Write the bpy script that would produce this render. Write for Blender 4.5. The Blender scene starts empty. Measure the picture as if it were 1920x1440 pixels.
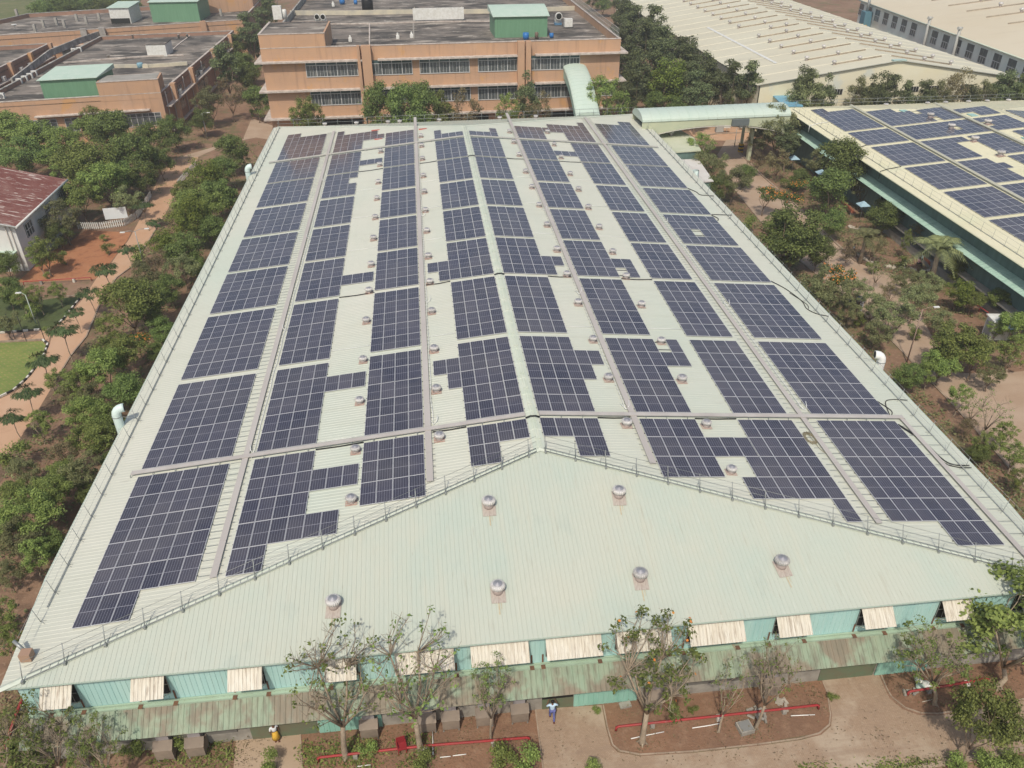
import bpy, bmesh, math, random
from mathutils import Vector, Matrix, noise
random.seed(7)
SC = bpy.context.scene
COL = SC.collection
PI = math.pi
# ------------------------------------------------------------------ camera (solved from the roof geometry)
CAM = Vector((-6.3397, -38.5615, 41.993))
YAW, PIT, ROL, FPX = -0.1076507, -0.5709311, -0.0081942, 1504.705
_c, _s = math.cos(YAW), math.sin(YAW)
_F0 = Vector((-_s, _c, 0)); _R = Vector((_c, _s, 0))
FW = _F0*math.cos(PIT) + Vector((0, 0, 1))*math.sin(PIT)
_U = _R.cross(FW)
RT = _R*math.cos(ROL) + _U*math.sin(ROL)
UP = -_R*math.sin(ROL) + _U*math.cos(ROL)
def ray(px, py): return FW + RT*((px-960)/FPX) + UP*((720-py)/FPX)
def G(px, py, z=0.0):
    d = ray(px, py); return CAM + d*((z-CAM.z)/d.z)
def WY(px, py, y):
    d = ray(px, py); return CAM + d*((y-CAM.y)/d.y)
def WX(px, py, x):
    d = ray(px, py); return CAM + d*((x-CAM.x)/d.x)
cd = bpy.data.cameras.new('camera'); cam = bpy.data.objects.new('camera', cd); COL.objects.link(cam)
cd.sensor_width = 36; cd.lens = FPX/1920*36; cd.clip_end = 3000; cd.clip_start = .5
M3 = Matrix((RT, UP, -FW)).transposed()
cam.matrix_world = Matrix.Translation(CAM) @ M3.to_4x4()
SC.camera = cam
# ------------------------------------------------------------------ materials
def V(*a): return Vector(a)
class NT:
    def __init__(s, name):
        s.m = bpy.data.materials.new(name); s.m.use_nodes = True
        s.t = s.m.node_tree; s.n = s.t.nodes; s.l = s.t.links
        s.b = s.n['Principled BSDF']; s.o = s.n['Material Output']
    def new(s, t, **k):
        n = s.n.new(t)
        for a, v in k.items(): setattr(n, a, v)
        return n
    def link(s, a, b): s.l.new(a, b)
    def coord(s, kind='Object'):
        return s.new('ShaderNodeTexCoord').outputs[kind]
    def mapping(s, src, sc):
        m = s.new('ShaderNodeMapping'); m.inputs['Scale'].default_value = sc; s.link(src, m.inputs['Vector']); return m.outputs[0]
    def noise(s, src, scale, detail=3, rough=.55, dist=0):
        n = s.new('ShaderNodeTexNoise'); n.inputs['Scale'].default_value = scale; n.inputs['Detail'].default_value = detail
        n.inputs['Roughness'].default_value = rough; n.inputs['Distortion'].default_value = dist
        s.link(src, n.inputs['Vector']); return n.outputs['Fac']
    def ramp(s, src, a, b, ca=(0, 0, 0, 1), cb=(1, 1, 1, 1)):
        r = s.new('ShaderNodeValToRGB'); e = r.color_ramp.elements
        e[0].position = a; e[1].position = b; e[0].color = ca; e[1].color = cb
        s.link(src, r.inputs[0]); return r.outputs[0]
    def math(s, op, a, b=None, clamp=False):
        m = s.new('ShaderNodeMath', operation=op); m.use_clamp = clamp
        for i, v in enumerate((a, b)):
            if v is None: continue
            if isinstance(v, (int, float)): m.inputs[i].default_value = v
            else: s.link(v, m.inputs[i])
        return m.outputs[0]
    def mix(s, fac, a, b, mode='MIX'):
        m = s.new('ShaderNodeMix', data_type='RGBA', blend_type=mode)
        for idx, v in ((0, fac), (6, a), (7, b)):
            if isinstance(v, (int, float)): m.inputs[idx].default_value = v
            elif isinstance(v, tuple): m.inputs[idx].default_value = v if len(v) == 4 else v+(1,)
            else: s.link(v, m.inputs[idx])
        return m.outputs[2]
    def bump(s, h, strength=.3, dist=.05):
        b = s.new('ShaderNodeBump'); b.inputs['Strength'].default_value = strength; b.inputs['Distance'].default_value = dist
        s.link(h, b.inputs['Height']); s.link(b.outputs[0], s.b.inputs['Normal'])
_mc = {}
def mat(name, c, c2=None, sc=1.0, rough=.7, metal=0, amt=.5, stretch=(1, 1, 1), stains=None, bump=0, bsc=8, rnd=0, spec=.3):
    """base colour c, mottled towards c2 by noise; stains: list of (colour, scale, stretch, threshold lo, hi, strength)"""
    if name in _mc: return _mc[name]
    t = NT(name); co = t.coord()
    col = c+(1,)
    if c2:
        f = t.ramp(t.noise(t.mapping(co, stretch), sc, 4), .35, .68)
        f = t.math('MULTIPLY', f, amt*2 if amt < .5 else 1.0)
        col = t.mix(f, c, c2)
    for (sc_, s_, st_, lo, hi, k) in (stains or []):
        f = t.math('MULTIPLY', t.ramp(t.noise(t.mapping(co, st_), s_, 5, .6), lo, hi), k)
        col = t.mix(f, col, sc_)
    if rnd:
        oi = t.new('ShaderNodeObjectInfo')
        hs = t.new('ShaderNodeHueSaturation')
        v = t.math('ADD', t.math('MULTIPLY', oi.outputs['Random'], rnd*2), 1-rnd)
        t.link(v, hs.inputs['Value'])
        if isinstance(col, tuple): hs.inputs['Color'].default_value = col if len(col) == 4 else col+(1,)
        else: t.link(col, hs.inputs['Color'])
        col = hs.outputs[0]
    if isinstance(col, tuple): t.b.inputs['Base Color'].default_value = col
    else: t.link(col, t.b.inputs['Base Color'])
    t.b.inputs['Roughness'].default_value = rough; t.b.inputs['Metallic'].default_value = metal
    t.b.inputs['Specular IOR Level'].default_value = spec
    if bump: t.bump(t.noise(co, bsc, 4), bump, .08)
    _mc[name] = t.m
    return t.m
def glass_cells():
    t = NT('solar_glass'); uv = t.new('ShaderNodeUVMap'); sp = t.new('ShaderNodeSeparateXYZ'); t.link(uv.outputs[0], sp.inputs[0])
    u, v = sp.outputs[0], sp.outputs[1]
    def lines(x, n, w):
        f = t.math('FRACT', t.math('MULTIPLY', x, n)); d = t.math('ABSOLUTE', t.math('SUBTRACT', f, .5))
        return t.math('GREATER_THAN', d, .5-w)
    lv = lines(u, 6, .045); lh = lines(v, 24, .04)
    mid = t.math('LESS_THAN', t.math('ABSOLUTE', t.math('SUBTRACT', v, .5)), .007)
    fine = lines(u, 54, .12)
    oi = t.new('ShaderNodeObjectInfo')
    ra = t.ramp(oi.outputs['Random'], 0, 1, (.013, .014, .032, 1), (.048, .045, .068, 1))
    ng = t.noise(t.coord(), .9, 2)
    base = t.mix(t.math('MULTIPLY', ng, .5), ra, (.030, .028, .050, 1))
    base = t.mix(t.math('MULTIPLY', fine, .16), base, (.30, .30, .36, 1))
    base = t.mix(t.math('MULTIPLY', lh, .28), base, (.22, .23, .30, 1))
    base = t.mix(t.math('MULTIPLY', lv, .62), base, (.40, .41, .47, 1))
    base = t.mix(t.math('MULTIPLY', mid, .8), base, (.45, .45, .5, 1))
    # thin film of dust
    wc = t.new('ShaderNodeNewGeometry').outputs['Position']; du = t.math('MULTIPLY', t.ramp(t.noise(wc, .22, 5, .65), .35, .75), .16)
    base = t.mix(du, base, (.35, .32, .28, 1))
    t.link(base, t.b.inputs['Base Color']); t.b.inputs['Roughness'].default_value = .16
    t.b.inputs['Specular IOR Level'].default_value = .5
    return t.m
def leafmat(name, dark, light, rnd=.3, extra=None):
    t = NT(name); g = t.new('ShaderNodeNewGeometry'); oi = t.new('ShaderNodeObjectInfo')
    f = t.math('ADD', t.math('MULTIPLY', g.outputs['Random Per Island'], .7), t.math('MULTIPLY', t.noise(t.coord(), .9, 2), .6))
    col = t.ramp(f, .25, .95, dark+(1,), light+(1,))
    if extra: col = t.mix(t.math('GREATER_THAN', g.outputs['Random Per Island'], extra[1]), col, extra[0])
    hs = t.new('ShaderNodeHueSaturation')
    t.link(t.math('ADD', t.math('MULTIPLY', oi.outputs['Random'], .035), .483), hs.inputs['Hue'])
    t.link(t.math('ADD', t.math('MULTIPLY', oi.outputs['Random'], rnd*2), 1-rnd), hs.inputs['Value'])
    t.link(col, hs.inputs['Color'])
    t.link(hs.outputs[0], t.b.inputs['Base Color']); t.b.inputs['Roughness'].default_value = .6
    t.b.inputs['Specular IOR Level'].default_value = .25
    tr = t.new('ShaderNodeBsdfTranslucent'); t.link(hs.outputs[0], tr.inputs[0])
    mx = t.new('ShaderNodeMixShader'); mx.inputs[0].default_value = .33
    t.link(t.b.outputs[0], mx.inputs[1]); t.link(tr.outputs[0], mx.inputs[2]); t.link(mx.outputs[0], t.o.inputs['Surface'])
    return t.m
GL = glass_cells()
ALU = mat('aluminium_frame', (.66, .66, .68), rough=.4, metal=.25)
STEEL = mat('galvanised_steel', (.36, .38, .37), (.26, .27, .26), sc=3, rough=.45, metal=.4)
DGREY = mat('dark_rubber', (.02, .02, .022), rough=.6)
WHITE = mat('white_paint', (.75, .75, .72), (.62, .61, .56), sc=2, rough=.5)
WHITEP = mat('white_plastic_pipe', (.80, .80, .77), rough=.4)
PLANK = mat('taupe_walkway_sheet', (.43, .395, .37), (.50, .47, .44), sc=.35, rough=.6, stretch=(2, .3, 1))
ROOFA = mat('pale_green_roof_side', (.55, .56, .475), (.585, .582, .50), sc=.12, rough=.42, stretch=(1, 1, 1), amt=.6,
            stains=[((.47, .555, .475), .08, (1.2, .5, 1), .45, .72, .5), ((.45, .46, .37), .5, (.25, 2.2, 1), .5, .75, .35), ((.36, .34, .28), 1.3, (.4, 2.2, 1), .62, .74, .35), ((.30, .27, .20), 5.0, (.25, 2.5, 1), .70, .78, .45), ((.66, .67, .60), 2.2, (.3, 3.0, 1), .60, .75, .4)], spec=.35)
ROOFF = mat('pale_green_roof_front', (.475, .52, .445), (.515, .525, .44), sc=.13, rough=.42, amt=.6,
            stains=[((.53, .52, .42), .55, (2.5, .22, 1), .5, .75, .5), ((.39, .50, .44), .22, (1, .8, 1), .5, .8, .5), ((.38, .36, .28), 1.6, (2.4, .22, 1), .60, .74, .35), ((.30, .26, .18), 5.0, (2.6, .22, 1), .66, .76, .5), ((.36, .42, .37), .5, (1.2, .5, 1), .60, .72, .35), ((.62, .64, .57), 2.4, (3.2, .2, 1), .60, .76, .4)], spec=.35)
CAPM = mat('pale_green_ridge_cap', (.53, .585, .49), (.60, .63, .54), sc=1.2, rough=.45, stains=[((.30, .31, .26), 2.5, (1, 1, 1), .62, .75, .35)])
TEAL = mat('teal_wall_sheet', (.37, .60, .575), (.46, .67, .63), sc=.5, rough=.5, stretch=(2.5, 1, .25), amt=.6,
           stains=[((.50, .62, .57), 1.2, (3, 1, .15), .55, .8, .45), ((.22, .40, .38), .4, (1, 1, 1), .6, .8, .3)])
TEALD = mat('green_door_sheet', (.24, .47, .38), (.30, .52, .43), sc=.8, rough=.5, stretch=(2.5, 1, .3))
CANO = mat('weathered_green_canopy', (.235, .31, .22), (.29, .33, .235), sc=.6, rough=.6, stretch=(2, .4, 1),
           stains=[((.22, .165, .12), .30, (1, .8, 1), .47, .54, .85), ((.16, .15, .11), 1.3, (3, .22, 1), .46, .66, .75), ((.33, .47, .40), .35, (1, 1, 1), .6, .8, .6)])
RUSTSH = mat('rusty_white_awning_sheet', (.66, .63, .55), (.55, .50, .41), sc=2.2, rough=.6, stretch=(3, .5, .5),
             stains=[((.26, .20, .15), 3.0, (3.5, .35, .35), .54, .68, .7), ((.34, .29, .23), 1.2, (4, .3, .3), .55, .7, .4)])
RUST = mat('rust', (.20, .10, .055), (.12, .07, .05), sc=4, rough=.8)
RUSTP = mat('rusty_vent_flashing', (.36, .29, .25), (.50, .46, .40), sc=3, rough=.6, stretch=(4, 1, 1))
REDBAR = mat('red_oxide_stripe', (.42, .20, .15), (.5, .32, .25), sc=3, rough=.6)
VENTM = mat('spun_aluminium', (.60, .58, .56), (.42, .40, .38), sc=4, rough=.62, metal=.3, rnd=.15)
VENTD = mat('vent_cap_grey', (.42, .41, .43), rough=.45, metal=.5)
DARK = mat('dark_interior', (.018, .018, .016), rough=.9)
CONC = mat('stained_concrete', (.36, .335, .29), (.24, .22, .19), sc=1.1, rough=.85, stains=[((.10, .09, .08), 2.2, (1, 1, .5), .58, .75, .6), ((.50, .49, .45), 1.4, (1, 1, 1), .6, .8, .5)])
COOLER = mat('beige_cooler_sheet', (.27, .215, .165), (.19, .15, .12), sc=1.5, rough=.7, rnd=.08)
COOLG = mat('grey_cooler_lid', (.26, .24, .25), (.33, .30, .29), sc=2, rough=.6)
RED = mat('red_fire_pipe', (.36, .035, .038), (.27, .05, .045), sc=1.5, rough=.5, stains=[((.42, .20, .17), 3, (1, 1, 1), .60, .70, .6)])
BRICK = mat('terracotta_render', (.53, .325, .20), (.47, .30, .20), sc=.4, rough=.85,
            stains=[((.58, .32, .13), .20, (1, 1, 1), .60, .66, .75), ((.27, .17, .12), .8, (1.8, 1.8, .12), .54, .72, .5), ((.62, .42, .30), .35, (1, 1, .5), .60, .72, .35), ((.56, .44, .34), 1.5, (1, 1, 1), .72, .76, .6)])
BRICKD = mat('shaded_terracotta_render', (.36, .205, .145), (.28, .17, .125), sc=.5, rough=.85, stains=[((.46, .24, .10), .3, (1, 1, 1), .64, .72, .6), ((.10, .07, .06), 1.0, (1.5, 1.5, .15), .56, .8, .4)])  # terracotta render darkened: shade of the side walls painted into the colour
SLABW = mat('white_slab_edge', (.60, .54, .48), (.38, .32, .28), sc=1.2, rough=.8, stains=[((.16, .10, .09), 1.6, (1, 1, 1), .58, .72, .55)])
FLATR = mat('weathered_roof_concrete', (.235, .20, .17), (.10, .09, .08), sc=.14, rough=.9,
            stains=[((.46, .41, .35), .30, (.6, 1.8, 1), .56, .62, .8), ((.050, .046, .042), .20, (.7, 1.5, 1), .50, .58, .85), ((.50, .46, .41), 1.1, (1, 1, 1), .62, .70, .6)])
PARAI = mat('mouldy_parapet', (.42, .40, .36), (.20, .19, .17), sc=.9, rough=.9, stretch=(1, 1, .6), stains=[((.62, .60, .55), .5, (1, 1, 1), .55, .65, .7)])
GSHED = mat('green_shed_sheet', (.135, .27, .165), (.16, .31, .19), sc=1.0, rough=.55, stretch=(4, 4, .3))
GSHEDR = mat('pale_green_shed_roof', (.45, .58, .48), (.52, .62, .53), sc=.8, rough=.5)
WINF = mat('white_window_frame', (.55, .55, .54), rough=.5)
WING = mat('dark_window_glass', (.055, .065, .07), (.12, .13, .13), sc=.9, rough=.15, stains=[((.28, .27, .24), .8, (2.5, 2.5, .3), .55, .62, .6)], spec=.5)
WING2 = mat('transom_glass', (.045, .085, .085), rough=.15, spec=.5)
SOIL = None
BARK = mat('bark', (.23, .17, .12), (.15, .105, .075), sc=3, rough=.9, rnd=.15)
BARKP = mat('pale_bark', (.36, .29, .21), (.24, .19, .14), sc=2.5, rough=.9, rnd=.1)
ROAD = mat('tan_road', (.50, .30, .185), (.53, .35, .235), sc=.25, rough=.95, bump=.2, bsc=6, stains=[((.33, .18, .10), .5, (1, 1, 1), .55, .75, .5), ((.52, .37, .26), 1.1, (1, 1, 1), .6, .8, .4)])
PATH = mat('pinkish_concrete_path', (.44, .33, .245), (.38, .27, .19), sc=.35, rough=.95, bump=.15, bsc=7, stains=[((.30, .21, .15), .9, (1, 1, 1), .58, .76, .45), ((.52, .42, .33), 2.2, (1, 1, 1), .62, .8, .4)])
PAVE = mat('dusty_pavement', (.385, .28, .195), (.44, .335, .24), sc=.3, rough=.95, bump=.15, bsc=8, stains=[((.25, .165, .105), .8, (1, 1, 1), .54, .74, .45), ((.46, .36, .26), 2.6, (1, 1, 1), .6, .78, .4)])
KERB = mat('kerb_concrete', (.40, .31, .235), (.27, .20, .145), sc=1.2, rough=.9)
KBLK = mat('kerb_black', (.035, .033, .03), rough=.8)
KWHT = mat('kerb_white', (.70, .68, .62), (.5, .47, .4), sc=2, rough=.8)
def pavemat():
    t = NT('paver_pavement'); co = t.coord(); br = t.new('ShaderNodeTexBrick'); t.link(t.mapping(co, (4.2, 4.2, 1)), br.inputs[0]); br.inputs['Scale'].default_value = 1
    br.inputs['Color1'].default_value = (.40, .29, .205, 1); br.inputs['Color2'].default_value = (.345, .245, .168, 1); br.inputs['Mortar'].default_value = (.25, .17, .115, 1); br.inputs['Mortar Size'].default_value = .03
    dust = t.mix(t.ramp(t.noise(co, .35, 5, .6), .3, .7), (.385, .295, .215), (.45, .36, .27))
    col = t.mix(t.ramp(t.noise(co, .22, 5, .7), .46, .60), br.outputs[0], dust)
    col = t.mix(t.math('MULTIPLY', t.ramp(t.noise(co, 1.1, 5, .65), .54, .70), .55), col, (.25, .17, .12))
    col = t.mix(t.math('MULTIPLY', t.ramp(t.noise(co, 3.6, 4, .7), .62, .74), .5), col, (.50, .41, .31))
    trk = t.noise(t.mapping(co, (.12, 1.6, 1)), 1.0, 3); col = t.mix(t.math('MULTIPLY', t.ramp(trk, .54, .66), .5), col, (.29, .205, .145))
    t.link(col, t.b.inputs['Base Color']); t.b.inputs['Roughness'].default_value = .95; t.bump(t.noise(co, 7, 5, .7), .3, .06); return t.m
def groundmat(name, a, b, c, d, s=.12, gr=None):
    t = NT(name); co = t.coord()
    col = t.mix(t.ramp(t.noise(co, s, 5), .38, .62), a, b)
    col = t.mix(t.math('MULTIPLY', t.ramp(t.noise(co, s*5, 5, .65), .50, .66), .75), col, c)
    col = t.mix(t.math('MULTIPLY', t.ramp(t.noise(co, s*22, 4, .7), .55, .72), .7), col, d)
    if gr:
        f = t.math('MULTIPLY', t.ramp(t.noise(co, s*1.6, 6, .7, .4), .52, .62), .8); col = t.mix(f, col, gr)
    t.link(col, t.b.inputs['Base Color']); t.b.inputs['Roughness'].default_value = .95; t.b.inputs['Specular IOR Level'].default_value = .15
    t.bump(t.noise(co, 5, 5, .7), .5, .12)
    return t.m
SOILM = groundmat('brown_soil', (.225, .135, .088), (.29, .185, .125), (.16, .10, .068), (.36, .26, .18), gr=(.15, .14, .07))
BEDM = groundmat('reddish_bed_soil', (.255, .145, .090), (.21, .125, .082), (.30, .19, .125), (.15, .095, .066), s=.3)
REDM = groundmat('red_laterite', (.37, .155, .075), (.40, .19, .10), (.26, .11, .06), (.43, .25, .15), s=.2)
LITTER = groundmat('leaf_litter', (.20, .135, .09), (.16, .105, .07), (.11, .075, .05), (.34, .26, .19), s=.35)
FIELD = groundmat('field', (.17, .17, .075), (.12, .14, .055), (.24, .21, .12), (.10, .11, .045), s=.05)
GARD = groundmat('garden_grass', (.075, .10, .038), (.10, .12, .05), (.055, .065, .03), (.16, .15, .08), s=.25)
def lawnmat():
    t = NT('checked_lawn'); co = t.coord(); mp = t.new('ShaderNodeMapping'); mp.inputs['Rotation'].default_value = (0, 0, -.45); mp.inputs['Scale'].default_value = (.45, .9, 1); t.link(co, mp.inputs[0])
    br = t.new('ShaderNodeTexBrick'); t.link(mp.outputs[0], br.inputs[0]); br.inputs['Scale'].default_value = 1.0
    br.inputs['Color1'].default_value = (.16, .23, .045, 1); br.inputs['Color2'].default_value = (.23, .27, .06, 1); br.inputs['Mortar'].default_value = (.33, .27, .10, 1); br.inputs['Mortar Size'].default_value = .03
    col = t.mix(t.ramp(t.noise(co, .35, 4), .35, .65), br.outputs[0], (.10, .17, .035, 1), 'MIX')
    col = t.mix(.5, col, br.outputs[0])
    t.link(col, t.b.inputs['Base Color']); t.b.inputs['Roughness'].default_value = .95; t.bump(t.noise(co, 12, 4, .7), .6, .1); return t.m
LAWN = lawnmat()
# ------------------------------------------------------------------ mesh builder and object helpers
class MB:
    def __init__(s): s.v = []; s.f = []; s.mi = []; s.uv = {}; s.cur = 0; s.sm = []
    def face(s, pts, mi=None, sm=False):
        i = len(s.v); s.v.extend(Vector(p) for p in pts); s.f.append(tuple(range(i, i+len(pts)))); s.mi.append(s.cur if mi is None else mi); s.sm.append(sm); return s
    def box(s, x0, x1, y0, y1, z0, z1, mi=None, M=None):
        p = [V(x, y, z) for z in (z0, z1) for y in (y0, y1) for x in (x0, x1)]
        if M is not None: p = [M @ q for q in p]
        i = len(s.v); s.v.extend(p)
        for f in ((0, 2, 3, 1), (4, 5, 7, 6), (0, 1, 5, 4), (2, 6, 7, 3), (0, 4, 6, 2), (1, 3, 7, 5)):
            s.f.append(tuple(i+k for k in f)); s.mi.append(s.cur if mi is None else mi); s.sm.append(False)
        return s
    def prism(s, poly, z0, z1, mi=None, cap=True):
        poly = [tuple(p[:2]) for p in poly]
        a = sum(poly[i][0]*poly[(i+1) % len(poly)][1]-poly[(i+1) % len(poly)][0]*poly[i][1] for i in range(len(poly)))
        if a < 0: poly = poly[::-1]
        n = len(poly); i = len(s.v); s.v.extend(V(x, y, z0) for x, y in poly); s.v.extend(V(x, y, z1) for x, y in poly)
        m = s.cur if mi is None else mi
        if cap:
            s.f.append(tuple(i+n+k for k in range(n))); s.mi.append(m); s.sm.append(False)
            s.f.append(tuple(i+n-1-k for k in range(n))); s.mi.append(m); s.sm.append(False)
        for k in range(n):
            s.f.append((i+k, i+(k+1) % n, i+n+(k+1) % n, i+n+k)); s.mi.append(m); s.sm.append(False)
        return s
    def tube(s, pts, r, seg=6, mi=None, cap=True):
        pts = [Vector(p) for p in pts]; n = len(pts)
        rs = r if isinstance(r, (list, tuple)) else [r]*n
        rings = []; prev = None
        for k, p in enumerate(pts):
            t = (pts[min(k+1, n-1)]-pts[max(k-1, 0)])
            t = t.normalized() if t.length > 1e-9 else V(0, 0, 1)
            a = prev if prev is not None else (V(1, 0, 0) if abs(t.x) < .9 else V(0, 1, 0))
            b = t.cross(a); b = b.normalized() if b.length > 1e-6 else t.orthogonal().normalized()
            a = b.cross(t).normalized(); prev = a
            i = len(s.v)
            for j in range(seg):
                an = 2*PI*j/seg; s.v.append(p+(a*math.cos(an)+b*math.sin(an))*rs[k])
            rings.append(i)
        m = s.cur if mi is None else mi
        for k in range(n-1):
            for j in range(seg):
                s.f.append((rings[k]+j, rings[k]+(j+1) % seg, rings[k+1]+(j+1) % seg, rings[k+1]+j)); s.mi.append(m); s.sm.append(True)
        if cap:
            s.f.append(tuple(rings[0]+seg-1-j for j in range(seg))); s.mi.append(m); s.sm.append(False)
            s.f.append(tuple(rings[-1]+j for j in range(seg))); s.mi.append(m); s.sm.append(False)
        return s
    def lathe(s, prof, c=(0, 0, 0), seg=20, mi=None, flute=0):
        c = Vector(c); rings = []
        for (r, z) in prof:
            i = len(s.v)
            for j in range(seg):
                an = 2*PI*j/seg; rr = r*(1-(flute if j % 2 else 0)); s.v.append(c+V(rr*math.cos(an), rr*math.sin(an), z))
            rings.append(i)
        m = s.cur if mi is None else mi
        for k in range(len(prof)-1):
            for j in range(seg):
                s.f.append((rings[k]+j, rings[k]+(j+1) % seg, rings[k+1]+(j+1) % seg, rings[k+1]+j)); s.mi.append(m); s.sm.append(not flute)
        s.f.append(tuple(rings[-1]+j for j in range(seg))); s.mi.append(m); s.sm.append(False)
        s.f.append(tuple(rings[0]+seg-1-j for j in range(seg))); s.mi.append(m); s.sm.append(False)
        return s
    def corr(s, P, Q, t0, t1, pitch, up, rw=.07, rh=.035, mi=None):
        """ribbed sheet: ribs run from P(t) to Q(t)"""
        t = t0; up = Vector(up)
        while t < t1-1e-6:
            e = min(t+pitch, t1)
            ks = [(t, 0), (e-rw, 0), (e-rw*.72, rh), (e-rw*.28, rh), (e, 0)] if e-t > rw*1.5 else [(t, 0), (e, 0)]
            for (a, ha), (b, hb) in zip(ks[:-1], ks[1:]):
                s.face([Vector(P(a))+up*ha, Vector(P(b))+up*hb, Vector(Q(b))+up*hb, Vector(Q(a))+up*ha], mi)
            t = e
        return s
    def build(s, name, mats, parent=None, origin=None, label=None):
        off = ORG.get(parent.name, V(0, 0, 0)) if parent else (Vector(origin) if origin is not None else V(0, 0, 0))
        me = bpy.data.meshes.new(name)
        me.from_pydata([tuple(v-off) for v in s.v], [], s.f)
        mats = mats if isinstance(mats, (list, tuple)) else [mats]
        for m in mats: me.materials.append(m)
        me.polygons.foreach_set('material_index', s.mi); me.polygons.foreach_set('use_smooth', s.sm)
        me.update()
        o = bpy.data.objects.new(name, me); COL.objects.link(o)
        if parent: o.parent = parent; ORG[o.name] = off
        else: o.location = off; ORG[o.name] = off
        if label: o['label'] = label
        return o
ORG = {}
def thing(name, label, cat, loc=(0, 0, 0), group=None):
    o = bpy.data.objects.new(name, None); COL.objects.link(o); o.location = loc; o.empty_display_size = .2
    o['label'] = label; o['category'] = cat
    if group: o['group'] = group
    ORG[o.name] = Vector(loc); return o
def tag(o, label, cat, group=None):
    o['label'] = label; o['category'] = cat
    if group: o['group'] = group
    return o
def struct(name, mb, m, kind='structure', origin=None):
    o = mb.build(name, m, None, origin); o['kind'] = kind; return o
def dup(root, loc, rot=(0, 0, 0), sc=1.0, label=None, group=None):
    r = root.copy(); COL.objects.link(r); r.location = loc; r.rotation_euler = rot
    r.scale = (sc, sc, sc) if isinstance(sc, (int, float)) else sc
    if label: r['label'] = label
    if group: r['group'] = group
    for ch in list(root.children):
        c = ch.copy(); COL.objects.link(c); c.parent = r
        for g in ch.children:
            d = g.copy(); COL.objects.link(d); d.parent = c
    return r
def drop(root):
    for ch in list(root.children):
        for g in list(ch.children): bpy.data.objects.remove(g)
        bpy.data.objects.remove(ch)
    bpy.data.objects.remove(root)
ORD = ['first', 'second', 'third', 'fourth', 'fifth', 'sixth', 'seventh', 'eighth', 'ninth', 'tenth', 'eleventh', 'twelfth', 'thirteenth', 'fourteenth', 'fifteenth', 'sixteenth', 'seventeenth', 'eighteenth', 'nineteenth', 'twentieth', 'twenty-first', 'twenty-second', 'twenty-third', 'twenty-fourth', 'twenty-fifth', 'twenty-sixth', 'twenty-seventh', 'twenty-eighth', 'twenty-ninth', 'thirtieth', 'thirty-first', 'thirty-second', 'thirty-third', 'thirty-fourth']
NUM = ['no', 'one', 'two', 'three', 'four', 'five', 'six', 'seven']
# ------------------------------------------------------------------ ground, roads, lawns
def sheet(name, pts, z, m, thick=None):
    mb = MB()
    if thick: mb.prism([(p.x, p.y) for p in pts], z-thick, z)
    else: mb.face([V(p.x, p.y, z) for p in pts])
    me = bmesh.new(); o = struct(name, mb, m)
    me.from_mesh(o.data); bmesh.ops.triangulate(me, faces=me.faces[:])
    for f in me.faces:
        if not thick and f.normal.z < 0: f.normal_flip()
    me.to_mesh(o.data); me.free(); return o
def P(*pts): return [G(x, y) for x, y in pts]
struct('ground', MB().face([V(-700, -300, 0), V(700, -300, 0), V(700, 900, 0), V(-700, 900, 0)]), SOILM)
sheet('pavement', P((1005, 1329), (1070, 1326), (1128, 1322), (1136, 1365), (1145, 1398), (1158, 1411), (1200, 1418), (1300, 1412), (1420, 1399), (1500, 1388), (1540, 1378), (1558, 1362), (1560, 1340), (1552, 1300), (1543, 1275), (1645, 1259), (1658, 1290), (1668, 1310), (1692, 1330), (1722, 1341), (1760, 1342), (1830, 1332), (1920, 1314), (2050, 1290), (2050, 1378), (1920, 1404), (1700, 1442), (1500, 1475), (1500, 1560), (1030, 1560), (1020, 1440)), .02, pavemat())
sheet('doorway_slab', P((443, 1384), (562, 1375), (566, 1440), (570, 1560), (430, 1560), (438, 1440)), .024, PAVE)
sheet('planting_bed', P((562, 1378), (1003, 1333), (1018, 1440), (1028, 1560), (572, 1560)), .012, BEDM)
sheet('planting_bed', P((1131, 1322), (1300, 1304), (1540, 1276), (1550, 1300), (1556, 1340), (1554, 1358), (1536, 1374), (1420, 1395), (1300, 1408), (1200, 1414), (1161, 1407), (1149, 1396), (1139, 1365)), .012, BEDM)
sheet('planting_bed', P((1649, 1259), (1800, 1235), (1990, 1205), (1990, 1298), (1920, 1310), (1830, 1328), (1760, 1338), (1726, 1337), (1697, 1327), (1672, 1307), (1662, 1290)), .012, BEDM)
sheet('roadside_soil', P((1300, 1560), (1500, 1483), (1700, 1448), (1920, 1410), (2100, 1375), (2200, 1560)), .012, SOILM)
sheet('road', P((-200, 700), (-60, 750), (0, 748), (30, 735), (62, 700), (92, 650), (100, 622), (118, 602), (140, 578), (156, 560), (166, 545), (181, 522), (204, 500), (224, 472), (240, 452), (248, 438), (262, 412), (290, 350), (306, 320), (318, 300), (372, 294), (368, 312), (340, 345), (308, 405), (292, 432), (268, 470), (248, 500), (218, 522), (192, 560), (162, 632), (133, 668), (104, 715), (68, 775), (34, 828), (0, 866), (-60, 940), (-300, 1050)), .016, ROAD)
sheet('path', P((-120, 630), (0, 627), (96, 619), (92, 640), (80, 637), (0, 641), (-120, 644)), .020, ROAD)
sheet('lawn', P((-120, 646), (0, 643), (80, 640), (88, 650), (76, 680), (50, 712), (25, 733), (0, 745), (-120, 765)), .03, LAWN)
sheet('garden', P((-120, 560), (0, 556), (60, 566), (104, 559), (150, 557), (138, 577), (122, 600), (94, 616), (0, 624), (-120, 628)), .026, GARD)
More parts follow.
